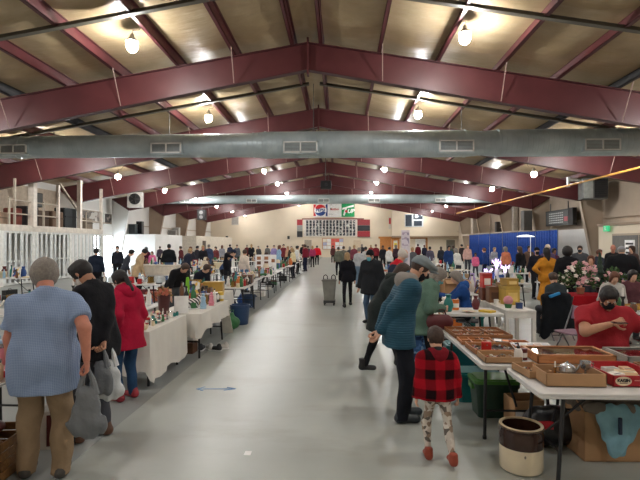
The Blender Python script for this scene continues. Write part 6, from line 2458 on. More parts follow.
tray(1.55, 4.06, 1.75, 4.38, 0.06, M_card, 'small shallow cardboard box of silver bits at the table corner', 0.12, None, (0, 0), bits=22, cat='box', name='cardboard_box', seed=9)
M_rb = mat((172, 26, 36), 0.5, 0, 0.06, 5, kind='printed_card')
rb = tray(2.13, 3.86, 2.53, 4.34, 0.085, M_rb, 'bright red shallow box with a cream oval badge holding papers and packets', 0.02, M_paper, (0, 0), bits=0, cat='box', name='red_box')
MB().cyl((-0.12, -0.241, 0.043), (-0.12, -0.2435, 0.043), 0.036, n=28).build('oval_badge', mat((226, 206, 176), 0.6), rb)
kids_ = [c for c in COL.objects if c.parent == rb and c.name.startswith('oval_badge')]
kids_[0].scale = (1.75, 1, 1)
kids_[0].location = (0.09, 0, 0)
text_obj('KAGIN', (-0.12, -0.2445, 0.048), 0.032, P_ink, parent=rb, bold=0.001)
MB().box(-0.15, -0.2445, 0.026, -0.09, -0.243, 0.031).build('badge_line', P_ink, rb)
MB().box(-0.035, -0.2425, 0.045, 0.09, -0.241, 0.052).build('printed_line', mat((222, 150, 140), 0.6), rb)
MB().cyl((0.13, -0.241, 0.045), (0.13, -0.243, 0.045), 0.014, n=16).build('round_mark', M_paper, rb)
MB().cyl((0.172, -0.241, 0.043), (0.172, -0.243, 0.043), 0.028, n=20).build('end_badge', mat((226, 206, 176), 0.6), rb)
for k, (x, y, w, d, a, c, lab) in enumerate(((2.24, 4.02, 0.13, 0.09, 0.5, (232, 226, 214), 'white envelope lying in the red box'), (2.36, 4.08, 0.16, 0.08, -0.35, (222, 198, 158), 'cream packet lying across the red box'), (2.30, 4.2, 0.12, 0.07, 0.1, (196, 190, 184), 'grey card at the back of the red box'),
                                             (2.43, 4.19, 0.08, 0.12, -0.1, (206, 164, 130), 'tan card propped at the corner of the red box'))):
    t = empty('packet', (x, y, Z + 0.045), a)
    MB().box(-w / 2, -d / 2, -0.03, w / 2, d / 2, 0.02).build('wrapper', mat(c, 0.6), t, 0.003)
    MB().box(-w / 3, -d / 3, 0.02, w / 3, -d / 6, 0.0208).build('printed_line', M_grey, t)
    tag(t, lab, 'packet')
tray(2.58, 3.9, 3.1, 4.35, 0.08, W2, 'brown tray of jumbled jewellery beside the red box', 0.0, M_dark, (0, 0), bits=70, seed=14)
t = empty('pump_bottle', (xat(518, 4.62), 4.62, Z))
MB().lathe([(0.036, 0), (0.038, 0.006), (0.038, 0.10), (0.028, 0.125), (0.014, 0.13)], n=18).build('body', mat((226, 222, 214), 0.4), t)
MB().lathe([(0.017, 0.128), (0.017, 0.15), (0.006, 0.152), (0.006, 0.172)], n=12).build('pump', M_black, t)
MB().path([(0, 0, 0.172), (0.0, 0, 0.178), (-0.03, 0, 0.172)], 0.006, 6).build('nozzle', M_black, t)
tag(t, 'white pump bottle with a black top at the table corner', 'bottle')
# glass-topped cases
tray(1.84, 4.56, 2.56, 4.98, 0.07, W1, 'large wooden case with a glass lid over dark jumbled jewellery', 0.0, M_dark, (0, 0), True, bits=100, seed=3, name='display_case', cat='display case')
tray(2.66, 4.56, 3.4, 5.0, 0.06, mat((150, 146, 138), 0.5), 'grey-rimmed glass-topped case of mixed trinkets in front of the seated person', 0.0, M_dark, (0, 0), True, bits=100, seed=8, name='display_case', cat='display case')
tray(3.45, 4.56, 3.9, 4.95, 0.06, W2, 'brown case of trinkets at the table end', 0.0, M_dark, (0, 0), False, bits=60, seed=18, name='display_case', cat='display case')
t = empty('card_rack', (2.02, 5.12, Z), 0.0)
MB().extrude([(-0.2, -0.1, 0), (0.2, -0.1, 0), (0.2, 0.12, 0.05), (-0.2, 0.12, 0.05)], (0, 0, 0.008)).build('backing', P_white, t)
for k in range(5):
    MB().extrude([(-0.185 + k * 0.076, -0.07, 0.016), (-0.12 + k * 0.076, -0.07, 0.016), (-0.12 + k * 0.076, 0.09, 0.052), (-0.185 + k * 0.076, 0.09, 0.052)], (0, 0, 0.003)).build('card', mat([(200, 206, 214), (226, 222, 214), (188, 190, 196), (214, 200, 190), (206, 210, 214)][k], 0.5), t)
tag(t, 'sloping white rack of pale cards beside the large wooden case', 'card rack')
# on the long tray table
tray(1.36, 4.56, 1.70, 4.84, 0.055, M_card, 'shallow cardboard box of small ornaments beside the white pump bottle', 0.0, M_card, (0, 0), bits=34, cat='box', name='cardboard_box', seed=5)
place('tin_canister', 'maroon', 1.77, 4.72, Z, 0, 0.62, 'dark maroon tin by the white pump bottle')
tray(1.36, 4.90, 1.84, 5.28, 0.05, W1, 'wooden tray with a red pouch in it behind the cardboard box', 0.03, M_dark, (0, 0), bits=50, seed=6)
t = empty('red_pouch', (1.50, 5.0, Z + 0.02), 0.0)
MB().prism(rounded(-0.05, -0.02, 0.05, 0.02, 0.015), 0, 0.09).build('case', mat((206, 38, 34), 0.5), t, 0.006)
MB().cyl((0, -0.021, 0.06), (0, -0.024, 0.06), 0.008).build('clasp', cmat('silver'), t)
tag(t, 'small bright red upright pouch in a wooden tray', 'pouch')
tray(1.87, 5.02, 2.05, 5.42, 0.05, wood((176, 92, 50), (200, 116, 66)), 'orange-brown narrow wooden tray at the table edge', 0.0, M_dark, (0, 3), bits=24, seed=16)
tray(1.35, 5.36, 1.72, 5.66, 0.035, W1, 'small flat wooden tray between two larger ones', -0.05, None, (3, 2), bits=16, seed=26)
tray(1.35, 5.72, 2.02, 6.28, 0.045, W2, 'widest compartment tray of jewellery at the far end of the tray table', 0.02, wood((150, 96, 58), (176, 120, 76)), (3, 2), bits=90, seed=7)
t = empty('magazine', (1.88, 5.56, Z), -0.35)
MB().box(-0.14, -0.1, 0, 0.14, 0.1, 0.016).build('cover', mat((34, 36, 42), 0.3), t)
MB().box(-0.03, -0.07, 0.016, 0.07, 0.04, 0.0168).build('orange_print', mat((226, 132, 42), 0.4), t)
MB().box(-0.12, -0.08, 0.016, -0.04, 0.05, 0.0168).build('white_print', P_white, t)
tag(t, 'black magazine with an orange and white picture lying on the trays table', 'magazine')
# table with the teal vase
for x, y, kd, cn, s, lab in ((1.42, 8.1, 'radio', 'black', 0.85, 'black boxed set at the near edge of the teal vase table'), (1.78, 7.98, 'vase', 'teal', 1.1, 'tall teal glass vase on the table behind the green coat'),
                             (1.63, 8.2, 'bowl', 'green', 0.8, 'green bowl beside the teal glass vase'), (1.62, 7.88, 'mug', 'yellow', 0.9, 'yellow mug in front of the green bowl'),
                             (1.3, 7.9, 'plate', 'pink', 0.7, 'pink plate at the aisle end of the teal vase table'), (1.95, 8.2, 'tin_canister', 'orange', 1.0, 'orange tin behind the teal glass vase'),
                             (2.1, 7.92, 'plate', 'cream', 0.9, 'cream plate beside the teal glass vase'), (2.3, 8.25, 'vase', 'brown' if False else 'maroon', 0.9, 'maroon vase at the far side of the teal vase table'),
                             (2.4, 7.95, 'book', 'yellow', 1.0, 'yellow book near the white bench table'), (1.3, 8.35, 'toy_truck', 'red', 1.1, 'red toy truck on the teal vase table'),
                             (1.8, 8.4, 'plush_bear', 'white', 0.7, 'white plush bear sitting on the teal vase table')):
    place(kd, cn, x, y, 0.746, 0.3 * x, s, lab)
for x, y, kd, cn, s, lab in ((1.78, 8.15, 'tote_bin', 'black', 0.9, 'black tote on the floor under the teal vase table'), (2.28, 8.1, 'carton', 'brown', 0.8, 'brown carton on the floor under the teal vase table')):
    place(kd, cn, x, y, 0.003, 0.0, s, lab)

# white narrow bench table
t = empty('white_bench', (3.0, 9.0, 0))
M_wb = mat((226, 222, 214), 0.5, kind='gloss_paint')
MB().box(-0.25, -0.9, 0.715, 0.25, 0.9, 0.75).build('top', M_wb, t, 0.004)
MB().box(-0.235, -0.87, 0.62, -0.215, 0.87, 0.715).box(0.215, -0.87, 0.62, 0.235, 0.87, 0.715).box(-0.235, -0.885, 0.62, 0.235, -0.865, 0.715).build('apron', M_wb, t, 0.002)
for a in (-0.22, 0.22):
    for b in (-0.86, -0.1, 0.86):
        MB().box(a - 0.03, b - 0.03, 0, a + 0.03, b + 0.03, 0.715).build('leg', M_wb, t, 0.003)
tag(t, 'long narrow white bench table holding boxes and a pink ball plant', 'bench')
# goods on it
def box_on(x, y, z, w, d, h_, c, label, rzv=0.0, printed=None, name='wooden_box', cat='box'):
    t = empty(name, (x, y, z), rzv)
    MB().box(-w / 2, -d / 2, 0, w / 2, d / 2, h_ * 0.8).build('body', mat(c, 0.6), t, 0.004)
    MB().box(-w / 2 - 0.004, -d / 2 - 0.004, h_ * 0.8, w / 2 + 0.004, d / 2 + 0.004, h_).build('lid', mat(tuple(int(v * 0.9) for v in c), 0.6), t, 0.003)
    if printed:
        MB().box(-w / 3, -d / 2 - 0.003, h_ * 0.2, w / 3, -d / 2, h_ * 0.65).build('paper_label', mat(printed, 0.6), t)
    tag(t, label, cat)


ZB = 0.751
box_on(3.06, 8.35, ZB, 0.09, 0.09, 0.10, (38, 62, 110), 'small navy cube box at the near end of the white bench')
t = empty('pink_ball_plant', (2.9, 8.42, ZB))
MB().lathe([(0.05, 0), (0.065, 0.07), (0.001, 0.07)], n=16).build('pot', cmat('green'), t)
MB().ball((0, 0, 0.13), 0.08, 14, 10).build('flower_head', mat((222, 150, 158), 0.9, bump=0.8, bscale=60), t)
tag(t, 'pink ball-shaped flower in a green pot on the white bench', 'plant')
place('mug', 'white', 2.84, 8.62 + 0.25, ZB, 0, 1.0, 'small white cup near the edge of the white bench')
box_on(3.1, 8.95, ZB, 0.26, 0.3, 0.34, (196, 160, 72), 'large mustard yellow box on the white bench', 0.1, (222, 190, 110))
box_on(3.1, 8.95, ZB + 0.345, 0.22, 0.26, 0.13, (182, 142, 62), 'smaller mustard box stacked on the large mustard one', 0.2, (228, 200, 130))
box_on(2.9, 9.25, ZB, 0.2, 0.24, 0.3, (132, 92, 62), 'brown wooden box behind the mustard box', 0.0, (90, 60, 44))
box_on(3.13, 9.4, ZB, 0.2, 0.24, 0.36, (164, 124, 84), 'tan wooden box at the middle of the white bench', -0.1)
box_on(2.88, 9.62, ZB, 0.22, 0.26, 0.24, (116, 66, 48), 'dark reddish wooden box toward the far end of the white bench')
box_on(2.88, 9.62, ZB + 0.245, 0.18, 0.2, 0.28, (200, 58, 50), 'red and white box stacked on the dark reddish one', 0.0, (236, 228, 220))
box_on(3.14, 9.72, ZB, 0.18, 0.22, 0.3, (84, 60, 48), 'dark brown box at the far end of the white bench')
place('carton', 'brown', 2.95, 8.7, 0.003, 1.5, 0.9, 'brown carton on the floor under the white bench')
place('stuffed_bag', 'white', 3.1, 9.3, 0.003, 0.5, 0.9, 'white stuffed bag on the floor under the white bench')
place('carton', 'tan', 3.6, 7.6, 0.003, 0.6, 0.8, 'open tan carton on the floor beside the white bench')

# ---- under the tray tables
t = empty('stoneware_crock', (xat(520.5, 4.06), 4.06, 0.003))
MB().lathe([(0.150, 0), (0.165, 0.01), (0.170, 0.02), (0.172, 0.205)], n=36).build('body', mat((226, 212, 184), 0.25, 0, 0.06, 6, kind='glazed_stoneware'), t)
MB().lathe([(0.172, 0.2), (0.174, 0.202), (0.174, 0.31), (0.164, 0.325), (0.162, 0.335), (0.176, 0.345), (0.178, 0.36), (0.168, 0.368), (0.15, 0.366), (0.148, 0.33), (0.15, 0.05), (0.001, 0.03)], n=36).build('glazed_band', mat((52, 32, 26), 0.15, 0, 0.15, 6, kind='glazed_stoneware'), t)
MB().lathe([(0.178, 0.356), (0.170, 0.370), (0.150, 0.368), (0.149, 0.358)], n=36, caps=False).build('rim', mat((206, 186, 152), 0.3), t)
MB().ball((-0.03, -0.171, 0.16), 0.008, 8, 6, (1, 0.4, 1.6)).build('mark', mat((120, 110, 96), 0.5), t)
tag(t, 'large cream and dark brown stoneware crock on the floor by the table leg', 'crock')


def big_tote(x, y, w, d, h_, c, lc, label, rzv=0.0):
    t = empty('plastic_tote', (x, y, 0.003), rzv)
    q = MB()
    vs, fs = [], []
    for z, s in ((0, 0.86), (h_ * 0.9, 0.98), (h_ * 0.9, 1.03), (h_, 1.03)):
        for px, py in rounded(-w / 2 * s, -d / 2 * s, w / 2 * s, d / 2 * s, 0.04, 3):
            vs.append((px, py, z))
    n = 16
    for k in range(3):
        fs += [(k * n + i, k * n + (i + 1) % n, (k + 1) * n + (i + 1) % n, (k + 1) * n + i) for i in range(n)]
    fs += [tuple(range(n))[::-1], tuple(range(3 * n, 4 * n))]
    q.add(vs, fs)
    q.build('body', mat(c, 0.4), t)
    MB().prism(rounded(-w / 2 * 1.06, -d / 2 * 1.06, w / 2 * 1.06, d / 2 * 1.06, 0.05), h_ + 0.001, h_ + 0.035).prism(rounded(-w / 2 * 0.9, -d / 2 * 0.9, w / 2 * 0.9, d / 2 * 0.9, 0.05), h_ + 0.03, h_ + 0.05).build('lid', mat(lc, 0.4), t, 0.004)
    for s in (-1, 1):
        MB().box(s * w / 2 * 1.02 - 0.02, -0.07, h_ * 0.8, s * w / 2 * 1.02 + 0.02, 0.07, h_ * 0.95).build('handle', mat(lc, 0.4), t)
    tag(t, label, 'storage tote')


big_tote(1.68, 5.35, 0.46, 0.34, 0.36, (34, 62, 48), (74, 128, 52), 'dark green plastic tote with a lime green lid under the tray table')
big_tote(1.62, 5.86, 0.52, 0.36, 0.30, (18, 104, 106), (24, 116, 116), 'teal plastic tote on the floor under the far end of the tray table', 0.05)
big_tote(1.66, 6.64, 0.44, 0.34, 0.46, (16, 92, 100), (20, 108, 112), 'taller teal plastic tote behind the low teal one', -0.05)
t = tray(1.72, 4.86, 2.02, 5.12, 0.30, M_card, 'upright cardboard box on the floor before the lime-lidded tote', 0.1, z=0.003, bits=0, name='cardboard_box', cat='box')
MB().box(-0.145, -0.134, 0.06, -0.06, -0.13, 0.2).build('paper_label', P_white, t)
t = empty('black_holdall', (2.02, 4.55, 0.003), 0.05)
G = Grid((-0.4, -0.2, -0.01), (0.4, 0.2, 0.42), 0.015)
G.u(G.cap((-0.2, 0, 0.14), (0.2, 0, 0.14), 0.14)).u(G.cap((-0.2, 0, 0.24), (0.2, 0, 0.26), 0.11), 0.05)
G.d = G.d + np.sin(G.X * 28) * np.sin(G.Z * 22 + G.X * 9) * 0.008
G.cut(G.plane((0, 0, 0), (0, 0, -1)))
surf('sack', [G.mesh()], mat((24, 24, 28), 0.4, 0, 0.2, 8, 0.3, 20, 'nylon'), t)
MB().path([(-0.14, -0.14, 0.2), (-0.1, -0.16, 0.38), (0.1, -0.16, 0.38), (0.14, -0.14, 0.2)], 0.012, 8).build('handle', M_black, t)
MB().box(-0.30, -0.165, 0.20, -0.12, -0.14, 0.27).build('red_patch', mat((190, 30, 48), 0.6), t, 0.006)
tag(t, 'black holdall with a red patch slumped under the table behind the crock', 'bag')

t = empty('cardboard_box', (xat(603, 4.38), 4.38, 0.003), 0.03)
MB().box(-0.26, -0.17, 0, 0.26, 0.17, 0.008).box(-0.26, -0.17, 0, -0.253, 0.17, 0.42).box(0.253, -0.17, 0, 0.26, 0.17, 0.42).box(-0.26, -0.17, 0, 0.26, -0.163, 0.42).box(-0.26, 0.163, 0, 0.26, 0.17, 0.42).build('walls', M_card, t)
MB().extrude([(-0.26, -0.17, 0.42), (-0.26, 0.17, 0.42), (-0.33, 0.16, 0.53), (-0.33, -0.16, 0.53)], (0.004, 0, 0.004)).build('flap', M_card, t)
MB().extrude([(0.26, -0.17, 0.42), (0.26, 0.17, 0.42), (0.35, 0.16, 0.46), (0.35, -0.16, 0.46)], (0.004, 0, 0.004)).build('flap', M_card, t)
tag(t, 'open cardboard box on the floor with cloths thrown over it', 'box')
bx3 = xat(603, 4.38)
t = empty('grey_blanket', (bx3, 4.36, 0.43))
G = Grid((-0.42, -0.36, -0.2), (0.46, 0.36, 0.26), 0.013)
G.u(G.cap((-0.2, 0, 0.04), (0.26, 0, 0.03), 0.09, 0.08)).u(G.ell((0.06, 0.03, 0.09), (0.17, 0.17, 0.1)), 0.06).u(G.cap((-0.25, -0.2, 0.05), (0.3, -0.22, 0.02), 0.045), 0.07).u(G.cap((0.3, -0.1, 0.02), (0.4, -0.2, -0.1), 0.05, 0.04), 0.06)
G.u(G.cap((-0.28, -0.1, 0.04), (-0.36, -0.14, 0.1), 0.04), 0.06)
G.d = G.d + np.sin(G.X * 26 + G.Y * 14 + np.sin(G.Y * 12)) * 0.013 + np.sin(G.Y * 40 + G.X * 20) * 0.005
surf('folds', [G.mesh()], fabric((116, 108, 100), 0.1), t)
tag(t, 'rumpled grey blanket thrown over the cardboard box', 'blanket')
t = empty('pale_blue_shirt', (bx3 - 0.02, 4.13, 0.05))
G = Grid((-0.26, -0.14, 0.02), (0.26, 0.14, 0.50), 0.012)
G.u(G.cap((-0.08, 0, 0.38), (0.14, 0, 0.37), 0.09, None, 0.55, (0, 1, 0))).u(G.cap((-0.10, 0, 0.34), (-0.03, -0.01, 0.10), 0.075, 0.06, 0.5, (0, 1, 0)), 0.04).u(G.cap((0.05, 0, 0.34), (0.0, -0.01, 0.08), 0.085, 0.05, 0.5, (0, 1, 0)), 0.04).u(G.cap((0.16, 0, 0.36), (0.10, -0.01, 0.18), 0.05, 0.035, 0.6, (0, 1, 0)), 0.03)
G.d = G.d + np.sin(G.X * 60 + np.sin(G.Z * 18) * 2) * 0.007
surf('hanging_folds', [G.mesh()], fabric((128, 170, 184), 0.12), t)
MB().box(-0.03, -0.075, 0.24, 0.0, -0.055, 0.38).build('dark_stripe', mat((30, 46, 70), 0.7), t, 0.006)
tag(t, 'pale blue cloth hanging down the front of the cardboard box', 'cloth')
place('carton', 'brown', bx3 + 0.75, 4.38, 0.003, 0.1, 1.15, 'brown carton on the floor beyond the cloth-covered box')


# ---- chairs
def folding_chair(x, y, rzv, c, label, m=None, back=True, sz=0.45):
    t = empty('folding_chair', (x, y, 0.002), rzv)
    mt = m or mat((120, 120, 122), 0.35, 0.6)
    MB().prism(rounded(-0.2, -0.2, 0.2, 0.2, 0.05), sz - 0.03, sz).build('seat', mat(c, 0.6), t, 0.008)
    for s in (-1, 1):
        MB().path([(s * 0.215, 0.22, 0.0), (s * 0.215, -0.05, sz - 0.02), (s * 0.205, -0.22, 0.84)], 0.012, 8).build('leg', mt, t)
        MB().path([(s * 0.215, -0.24, 0.0), (s * 0.215, 0.02, sz - 0.03), (s * 0.215, 0.16, sz - 0.02)], 0.012, 8).build('leg', mt, t)
    MB().cyl((-0.21, -0.19, 0.1), (0.21, -0.19, 0.1), 0.009, n=8).build('stretcher', mt, t)
    if back:
        MB().extrude([(-0.2, -0.165, 0.62), (0.2, -0.165, 0.62), (0.2, -0.215, 0.83), (-0.2, -0.215, 0.83)], (0, -0.02, 0)).build('backrest', mat(c, 0.6), t, 0.006)
    tag(t, label, 'chair')


folding_chair(xat(572, 7.9), 7.9, 1.9, (140, 110, 126), 'empty metal folding chair with a mauve seat beside the seated person in red')
folding_chair(X8, Y8 + 0.0, R(A8), (60, 50, 52), 'dark folding chair under the seated person in red')
folding_chair(xat(556, 9.6), 9.6, R(12), (40, 42, 46), 'folding chair with a black coat hung on its back')
folding_chair(xat(467, 9.0), 9.0, R(75), (70, 70, 74), 'grey folding chair under the seated person in the blue jacket')
t = empty('black_coat', (xat(556, 9.32), 9.32, 0.0), R(8))
G = Grid((-0.42, -0.22, 0.02), (0.42, 0.24, 1.0), 0.022)
G.u(G.cap((-0.2, 0, 0.84), (0.2, 0, 0.84), 0.09)).u(G.cap((-0.2, -0.02, 0.75), (-0.24, -0.03, 0.14), 0.10, 0.09, 0.6, (0, 1, 0)), 0.05).u(G.cap((0.18, -0.02, 0.75), (0.26, -0.03, 0.2), 0.12, 0.09, 0.6, (0, 1, 0)), 0.05)
G.u(G.cap((0, -0.02, 0.7), (0.02, -0.03, 0.3), 0.16, 0.15, 0.35, (0, 1, 0)), 0.06)
G.d = G.d + np.sin(G.X * 30 + np.sin(G.Z * 8) * 2) * 0.01
surf('garment', [G.mesh()], fabric((24, 27, 32), 0.2), t)
MB().obox((-0.2, -0.105, 0.86), (0.0, -0.115, 0.93), 0.05, 0.05).build('blue_lining', mat((30, 130, 190), 0.7), t, 0.01)
tag(t, 'black coat with a flash of blue lining hung over a chair back', 'coat')

# ---- flowers and plants on the red tables
M_pk = mat((228, 176, 178), 0.7)
M_wh = mat((236, 226, 216), 0.7)
M_pot = mat((170, 120, 90), 0.7)
for k, (x, cr, fl, lab, lm) in enumerate((
        (4.88, (0.18, 0.18, 0.2), [(M_wh, 8, 0.04)], 'small white flower arrangement at the aisle end of the red cloth', None),
        (5.3, (0.36, 0.26, 0.40), [(M_pk, 26, 0.05), (M_wh, 14, 0.05)], 'large leafy arrangement of pink and cream flowers on the red cloth', None),
        (6.0, (0.2, 0.22, 0.3), [(M_pk, 10, 0.04)], 'pink flower pot between the large arrangement and the lilac one', None),
        (6.32, (0.16, 0.16, 0.2), [(mat((150, 130, 190), 0.7), 14, 0.04)], 'lilac flower pot on the red cloth', None),
        (6.7, (0.16, 0.16, 0.2), [(mat((206, 60, 60), 0.7), 8, 0.035)], 'pot of red flowers on the red cloth', None),
        (7.25, (0.26, 0.22, 0.2), [], 'bushy bright green plant without flowers on the red cloth', M_leaf2),
        (7.8, (0.24, 0.22, 0.2), [(mat((206, 110, 60), 0.7), 6, 0.035)], 'green plant with a few orange blossoms at the end of the red cloth', M_leaf2))):
    pot_plant((x, 10.83, 0.75), 0.09, 0.14, M_pot if k % 2 else P_white, cr, 260 if cr[0] > 0.3 else 130, fl, lab, 30 + k, leafm=lm, ls=0.09)
t = empty('small_conifer', (xat(601, 11.0), 11.05, 0.75))
MB().lathe([(0.07, 0), (0.09, 0.12), (0.001, 0.12)], n=14).build('pot', M_black, t)
q = MB()
for k in range(7):
    q.lathe([(0.16 - k * 0.02, 0.14 + k * 0.105), (0.02, 0.28 + k * 0.105)], n=14)
q.build('foliage', mat((30, 52, 36), 0.7), t)
tag(t, 'small dark cone-shaped tree standing among the flower pots', 'tree')

# ---- pale lit ornaments, ring lamp, poster stand
for k, (x, h_, lab) in enumerate(((4.25, 0.36, 'shorter lilac ornament with added glow'), (4.48, 0.62, 'tallest white ornament with added glow among the stalls'), (4.72, 0.46, 'pale violet ornament with added glow beside the tallest one'))):
    t = empty('glowing_ornament', (x, 13.95, 0.746))
    MB().lathe([(0.07, 0), (0.08, 0.02), (0.05, 0.2), (0.055, h_ * 0.6)], n=14).build('base', P_white, t)
    q = MB()
    rn = random.Random(k)
    for i in range(16):
        a = rn.uniform(0, 6.28)
        q.path([(0, 0, h_ * 0.55), (math.cos(a) * 0.05, math.sin(a) * 0.05, h_ * 0.85), (math.cos(a) * 0.12, math.sin(a) * 0.12, h_ * rn.uniform(0.85, 1.1))], 0.012, 5)
    q.build('glowing_fibres', emit_mat('lilac_glow', (226, 200, 255), 1.6), t)  # emission stands in for the lilac light on pale figurines
    tag(t, lab, 'lamp')
box_on(4.1, 13.75, 0.746, 0.3, 0.2, 0.3, (220, 214, 210), 'white box with a bright blue screen before the glowing ornaments', 0, (60, 150, 230))
lx = xat(530.5, 20.0)
t = empty('ring_floor_lamp', (lx, 20.0, 0.003))
MB().lathe([(0.2, 0), (0.2, 0.02), (0.02, 0.04)], n=20).build('base', M_grey, t)
MB().cyl((0, 0, 0.03), (0, 0, 2.15), 0.015, n=8).build('pole', M_steelw, t)
MB().path([(0, 0, 2.14), (-0.1, 0, 2.2), (-0.2, 0, 2.16)], 0.012, 6).build('arm', M_steelw, t)
MB().lathe([(0.1, 0.06), (0.34, 0.0), (0.34, -0.02), (0.001, -0.02)], (-0.2, 0, 2.14), 24).build('lamp_shade', emit_mat('disc_glow', (240, 246, 250), 1.2), t)
tag(t, 'tall floor lamp with a glowing white disc before the blue drapes', 'lamp')
px_ = xat(405.5, 22.0)
t = empty('poster_stand', (px_, 22.0, 0.003))
MB().box(-0.19, -0.02, 0.1, 0.19, 0.02, 2.45).build('board', mat((206, 196, 204), 0.6), t)
MB().box(-0.15, -0.026, 1.75, 0.15, -0.02, 2.35).build('picture', clutter_mat('poster_print', [(206, 196, 204), (168, 150, 168), (214, 206, 210), (140, 130, 150)], 7), t)
MB().box(-0.22, -0.2, 0, 0.22, 0.2, 0.1).build('base', M_grey, t)
tag(t, 'tall pale upright poster panel above the crowd near the end doors', 'poster stand')
# ================================================================= THE CROWD
def F(c, v=0.15):
    return fabric(c, v)


def C(label, px, Y, head, tcol, bcol, top='jacket', bottom='trousers', X=None, **k):
    k.setdefault('h', max(0.024, min(0.045, Y * 0.0021)))
    person(label, xat(px, Y) if X is None else X, Y, head, (top, F(tcol)), (bottom, F(bcol)), **k)


BK, NV, GY, DG = (28, 28, 32), (34, 42, 66), (110, 110, 114), (60, 62, 68)
JN = (66, 88, 118)
# mezzanine side
C('person in dark navy jacket seen from behind near the bright open doorway', 96, 15.7, 10, (32, 40, 56), BK, H=1.74, b=1.05, hair='short', hairc='black')
C('person in dark suit and pale mask facing the hall by the doorway', 117.5, 21.5, 200, (36, 38, 48), BK, H=1.78, hair='short', hairc='black', mask=(210, 210, 210))
C('person in charcoal jacket leaning toward the long carton table', 125, 17.2, -60, (66, 70, 80), DG, H=1.72, lean=18, hp=15, hair='short', hairc='black')
C('person in beige coat leaning over the long carton table', 138, 16.2, -50, (196, 170, 134), BK, H=1.78, lean=16, hp=25, hem=0.22, coat=0.03, hair='short', hairc='black', skin_='mid')
C('person in bright pink hoodie behind the white cloth table', 152.5, 26.6, 190, (226, 110, 160), DG, H=1.45, lean=14, hair='bob', hairc='auburn')
C('person in maroon top beside the pink hoodie', 146.5, 26.9, 175, (84, 34, 52), BK, H=1.68, hair='long', hairc='black')
C('person in black hoodie and blue jeans standing with back turned', 169, 22.2, 15, (28, 30, 34), (84, 108, 140), H=1.86, b=1.1, bulk=0.02, hair='short', hairc='black')
C('person in navy padded coat with fair hair bent over a table', 185.5, 20.0, -60, (38, 42, 58), DG, H=1.72, b=1.1, lean=20, bulk=0.03, hair='short', hairc='blond', hem=0.1)
C('seller in black jacket bent low behind the maroon vase', 174.5, 10.9, -125, (26, 26, 30), (84, 88, 92), H=1.66, b=1.1, lean=42, hp=25, hair='short', hairc='brown', bulk=0.02)
C('seller in black top sitting behind the drooping white cloth goods', 214, 12.6, -115, (26, 30, 42), BK, H=1.74, b=1.1, lean=16, hp=30, sit=0.5, hair='short', hairc='brown', bulk=0.02, X=-3.75)
C('person in blue jacket and dark cap leaning across the stalls', 209, 16.9, -70, (58, 78, 116), BK, H=1.78, lean=30, hp=10, hair='short', hat='cap', hatc=F(NV), hairc='black', X=-4.1)
C('person in black top raising a hand to the face', 227, 15.0, -100, (30, 30, 38), DG, H=1.62, hands=[None, (0.08, 0.22, 1.42)], hair='short', hairc='brown', X=-3.55)
C('person in white shirt and blue jeans behind the stalls', 233, 18.2, -30, (228, 214, 200), (92, 128, 164), H=1.66, top='shirt', hair='short', hairc='brown', X=-3.65)
C('person in plum hoodie crouching behind the picture display board', 257.5, 22.2, -80, (92, 34, 52), BK, H=1.5, lean=20, hair='bob', hairc='brown', X=-3.6)
crowdL = [
    (160, 36, 30, (70, 60, 70), BK, 'person in dusky purple coat by the white block wall'), (191, 27, 60, (44, 44, 54), BK, 'person in charcoal coat near the tan column'), (197, 29, -40, (54, 52, 60), DG, 'person in slate coat next to the charcoal one'),
    (203, 26, 200, (38, 36, 42), BK, 'tall person in black coat before the tan column'), (209, 30.0, 20, (60, 72, 100), JN, 'person in denim blue jacket among the dark coats'), (216, 33, 160, (120, 60, 60), BK, 'person in brick jacket beyond the tan column'),
    (181, 31, 80, (96, 44, 48), BK, 'person in dark red jacket near the far ledge'), (222, 36, 0, (150, 150, 156), DG, 'person in light grey top near the vent'), (237, 38, 190, (90, 96, 104), BK, 'person in steel grey coat below the vent'),
    (251.5, 40, 10, (34, 36, 40), BK, 'tall person in black standing before the cream wall'), (258.5, 40, 170, (70, 72, 74), DG, 'person in charcoal parka before the cream wall'), (267.5, 42, 20, (110, 108, 108), DG, 'person in grey fleece before the cream wall'),
    (274, 38, 190, (150, 140, 190), DG, 'person in lilac top near the grey fleece'), (279, 28.4, -60, (150, 186, 214), NV, 'person in pale blue shirt behind the blue tote stall'), (283.5, 37, 200, (120, 48, 56), BK, 'person in brick red top facing the camera'),
    (288, 36, 150, (196, 150, 120), BK, 'person in tan top beside the brick red one'), (291.5, 33, 180, (70, 60, 50), BK, 'person in brown coat by the stall line'), (297, 29.1, -70, (224, 222, 216), BK, 'person in white jacket with black trousers'),
    (302.5, 46, 0, (40, 38, 42), BK, 'tall dark figure under the plate board'), (304, 34, -90, (150, 100, 100), BK, 'person in dusty rose jacket at the stall'), (308, 41, 10, (70, 70, 76), BK, 'person in grey coat walking up the aisle'),
    (312.5, 37, 20, (170, 60, 100), BK, 'person in magenta jacket at the aisle edge'), (247, 44, 0, (96, 40, 44), BK, 'person in maroon fleece at the end wall'), (230, 43, 20, (50, 56, 80), BK, 'person in navy fleece at the end wall'),
]
HS = ['short', 'bob', 'short', 'long', 'short', 'bun']
HC = ['brown', 'black', 'grey', 'blond', 'black', 'auburn']
for i, (px, Y, hd, tc, bc, lab) in enumerate(crowdL):
    C(lab, px, Y, hd, tc, bc, H=1.66 + 0.04 * (i % 5), hair=HS[i % 6], hairc=HC[(i * 5) % 6], hem=0.06 + 0.05 * (i % 3), skin_=['fair', 'mid', 'fair', 'ruddy'][i % 4])
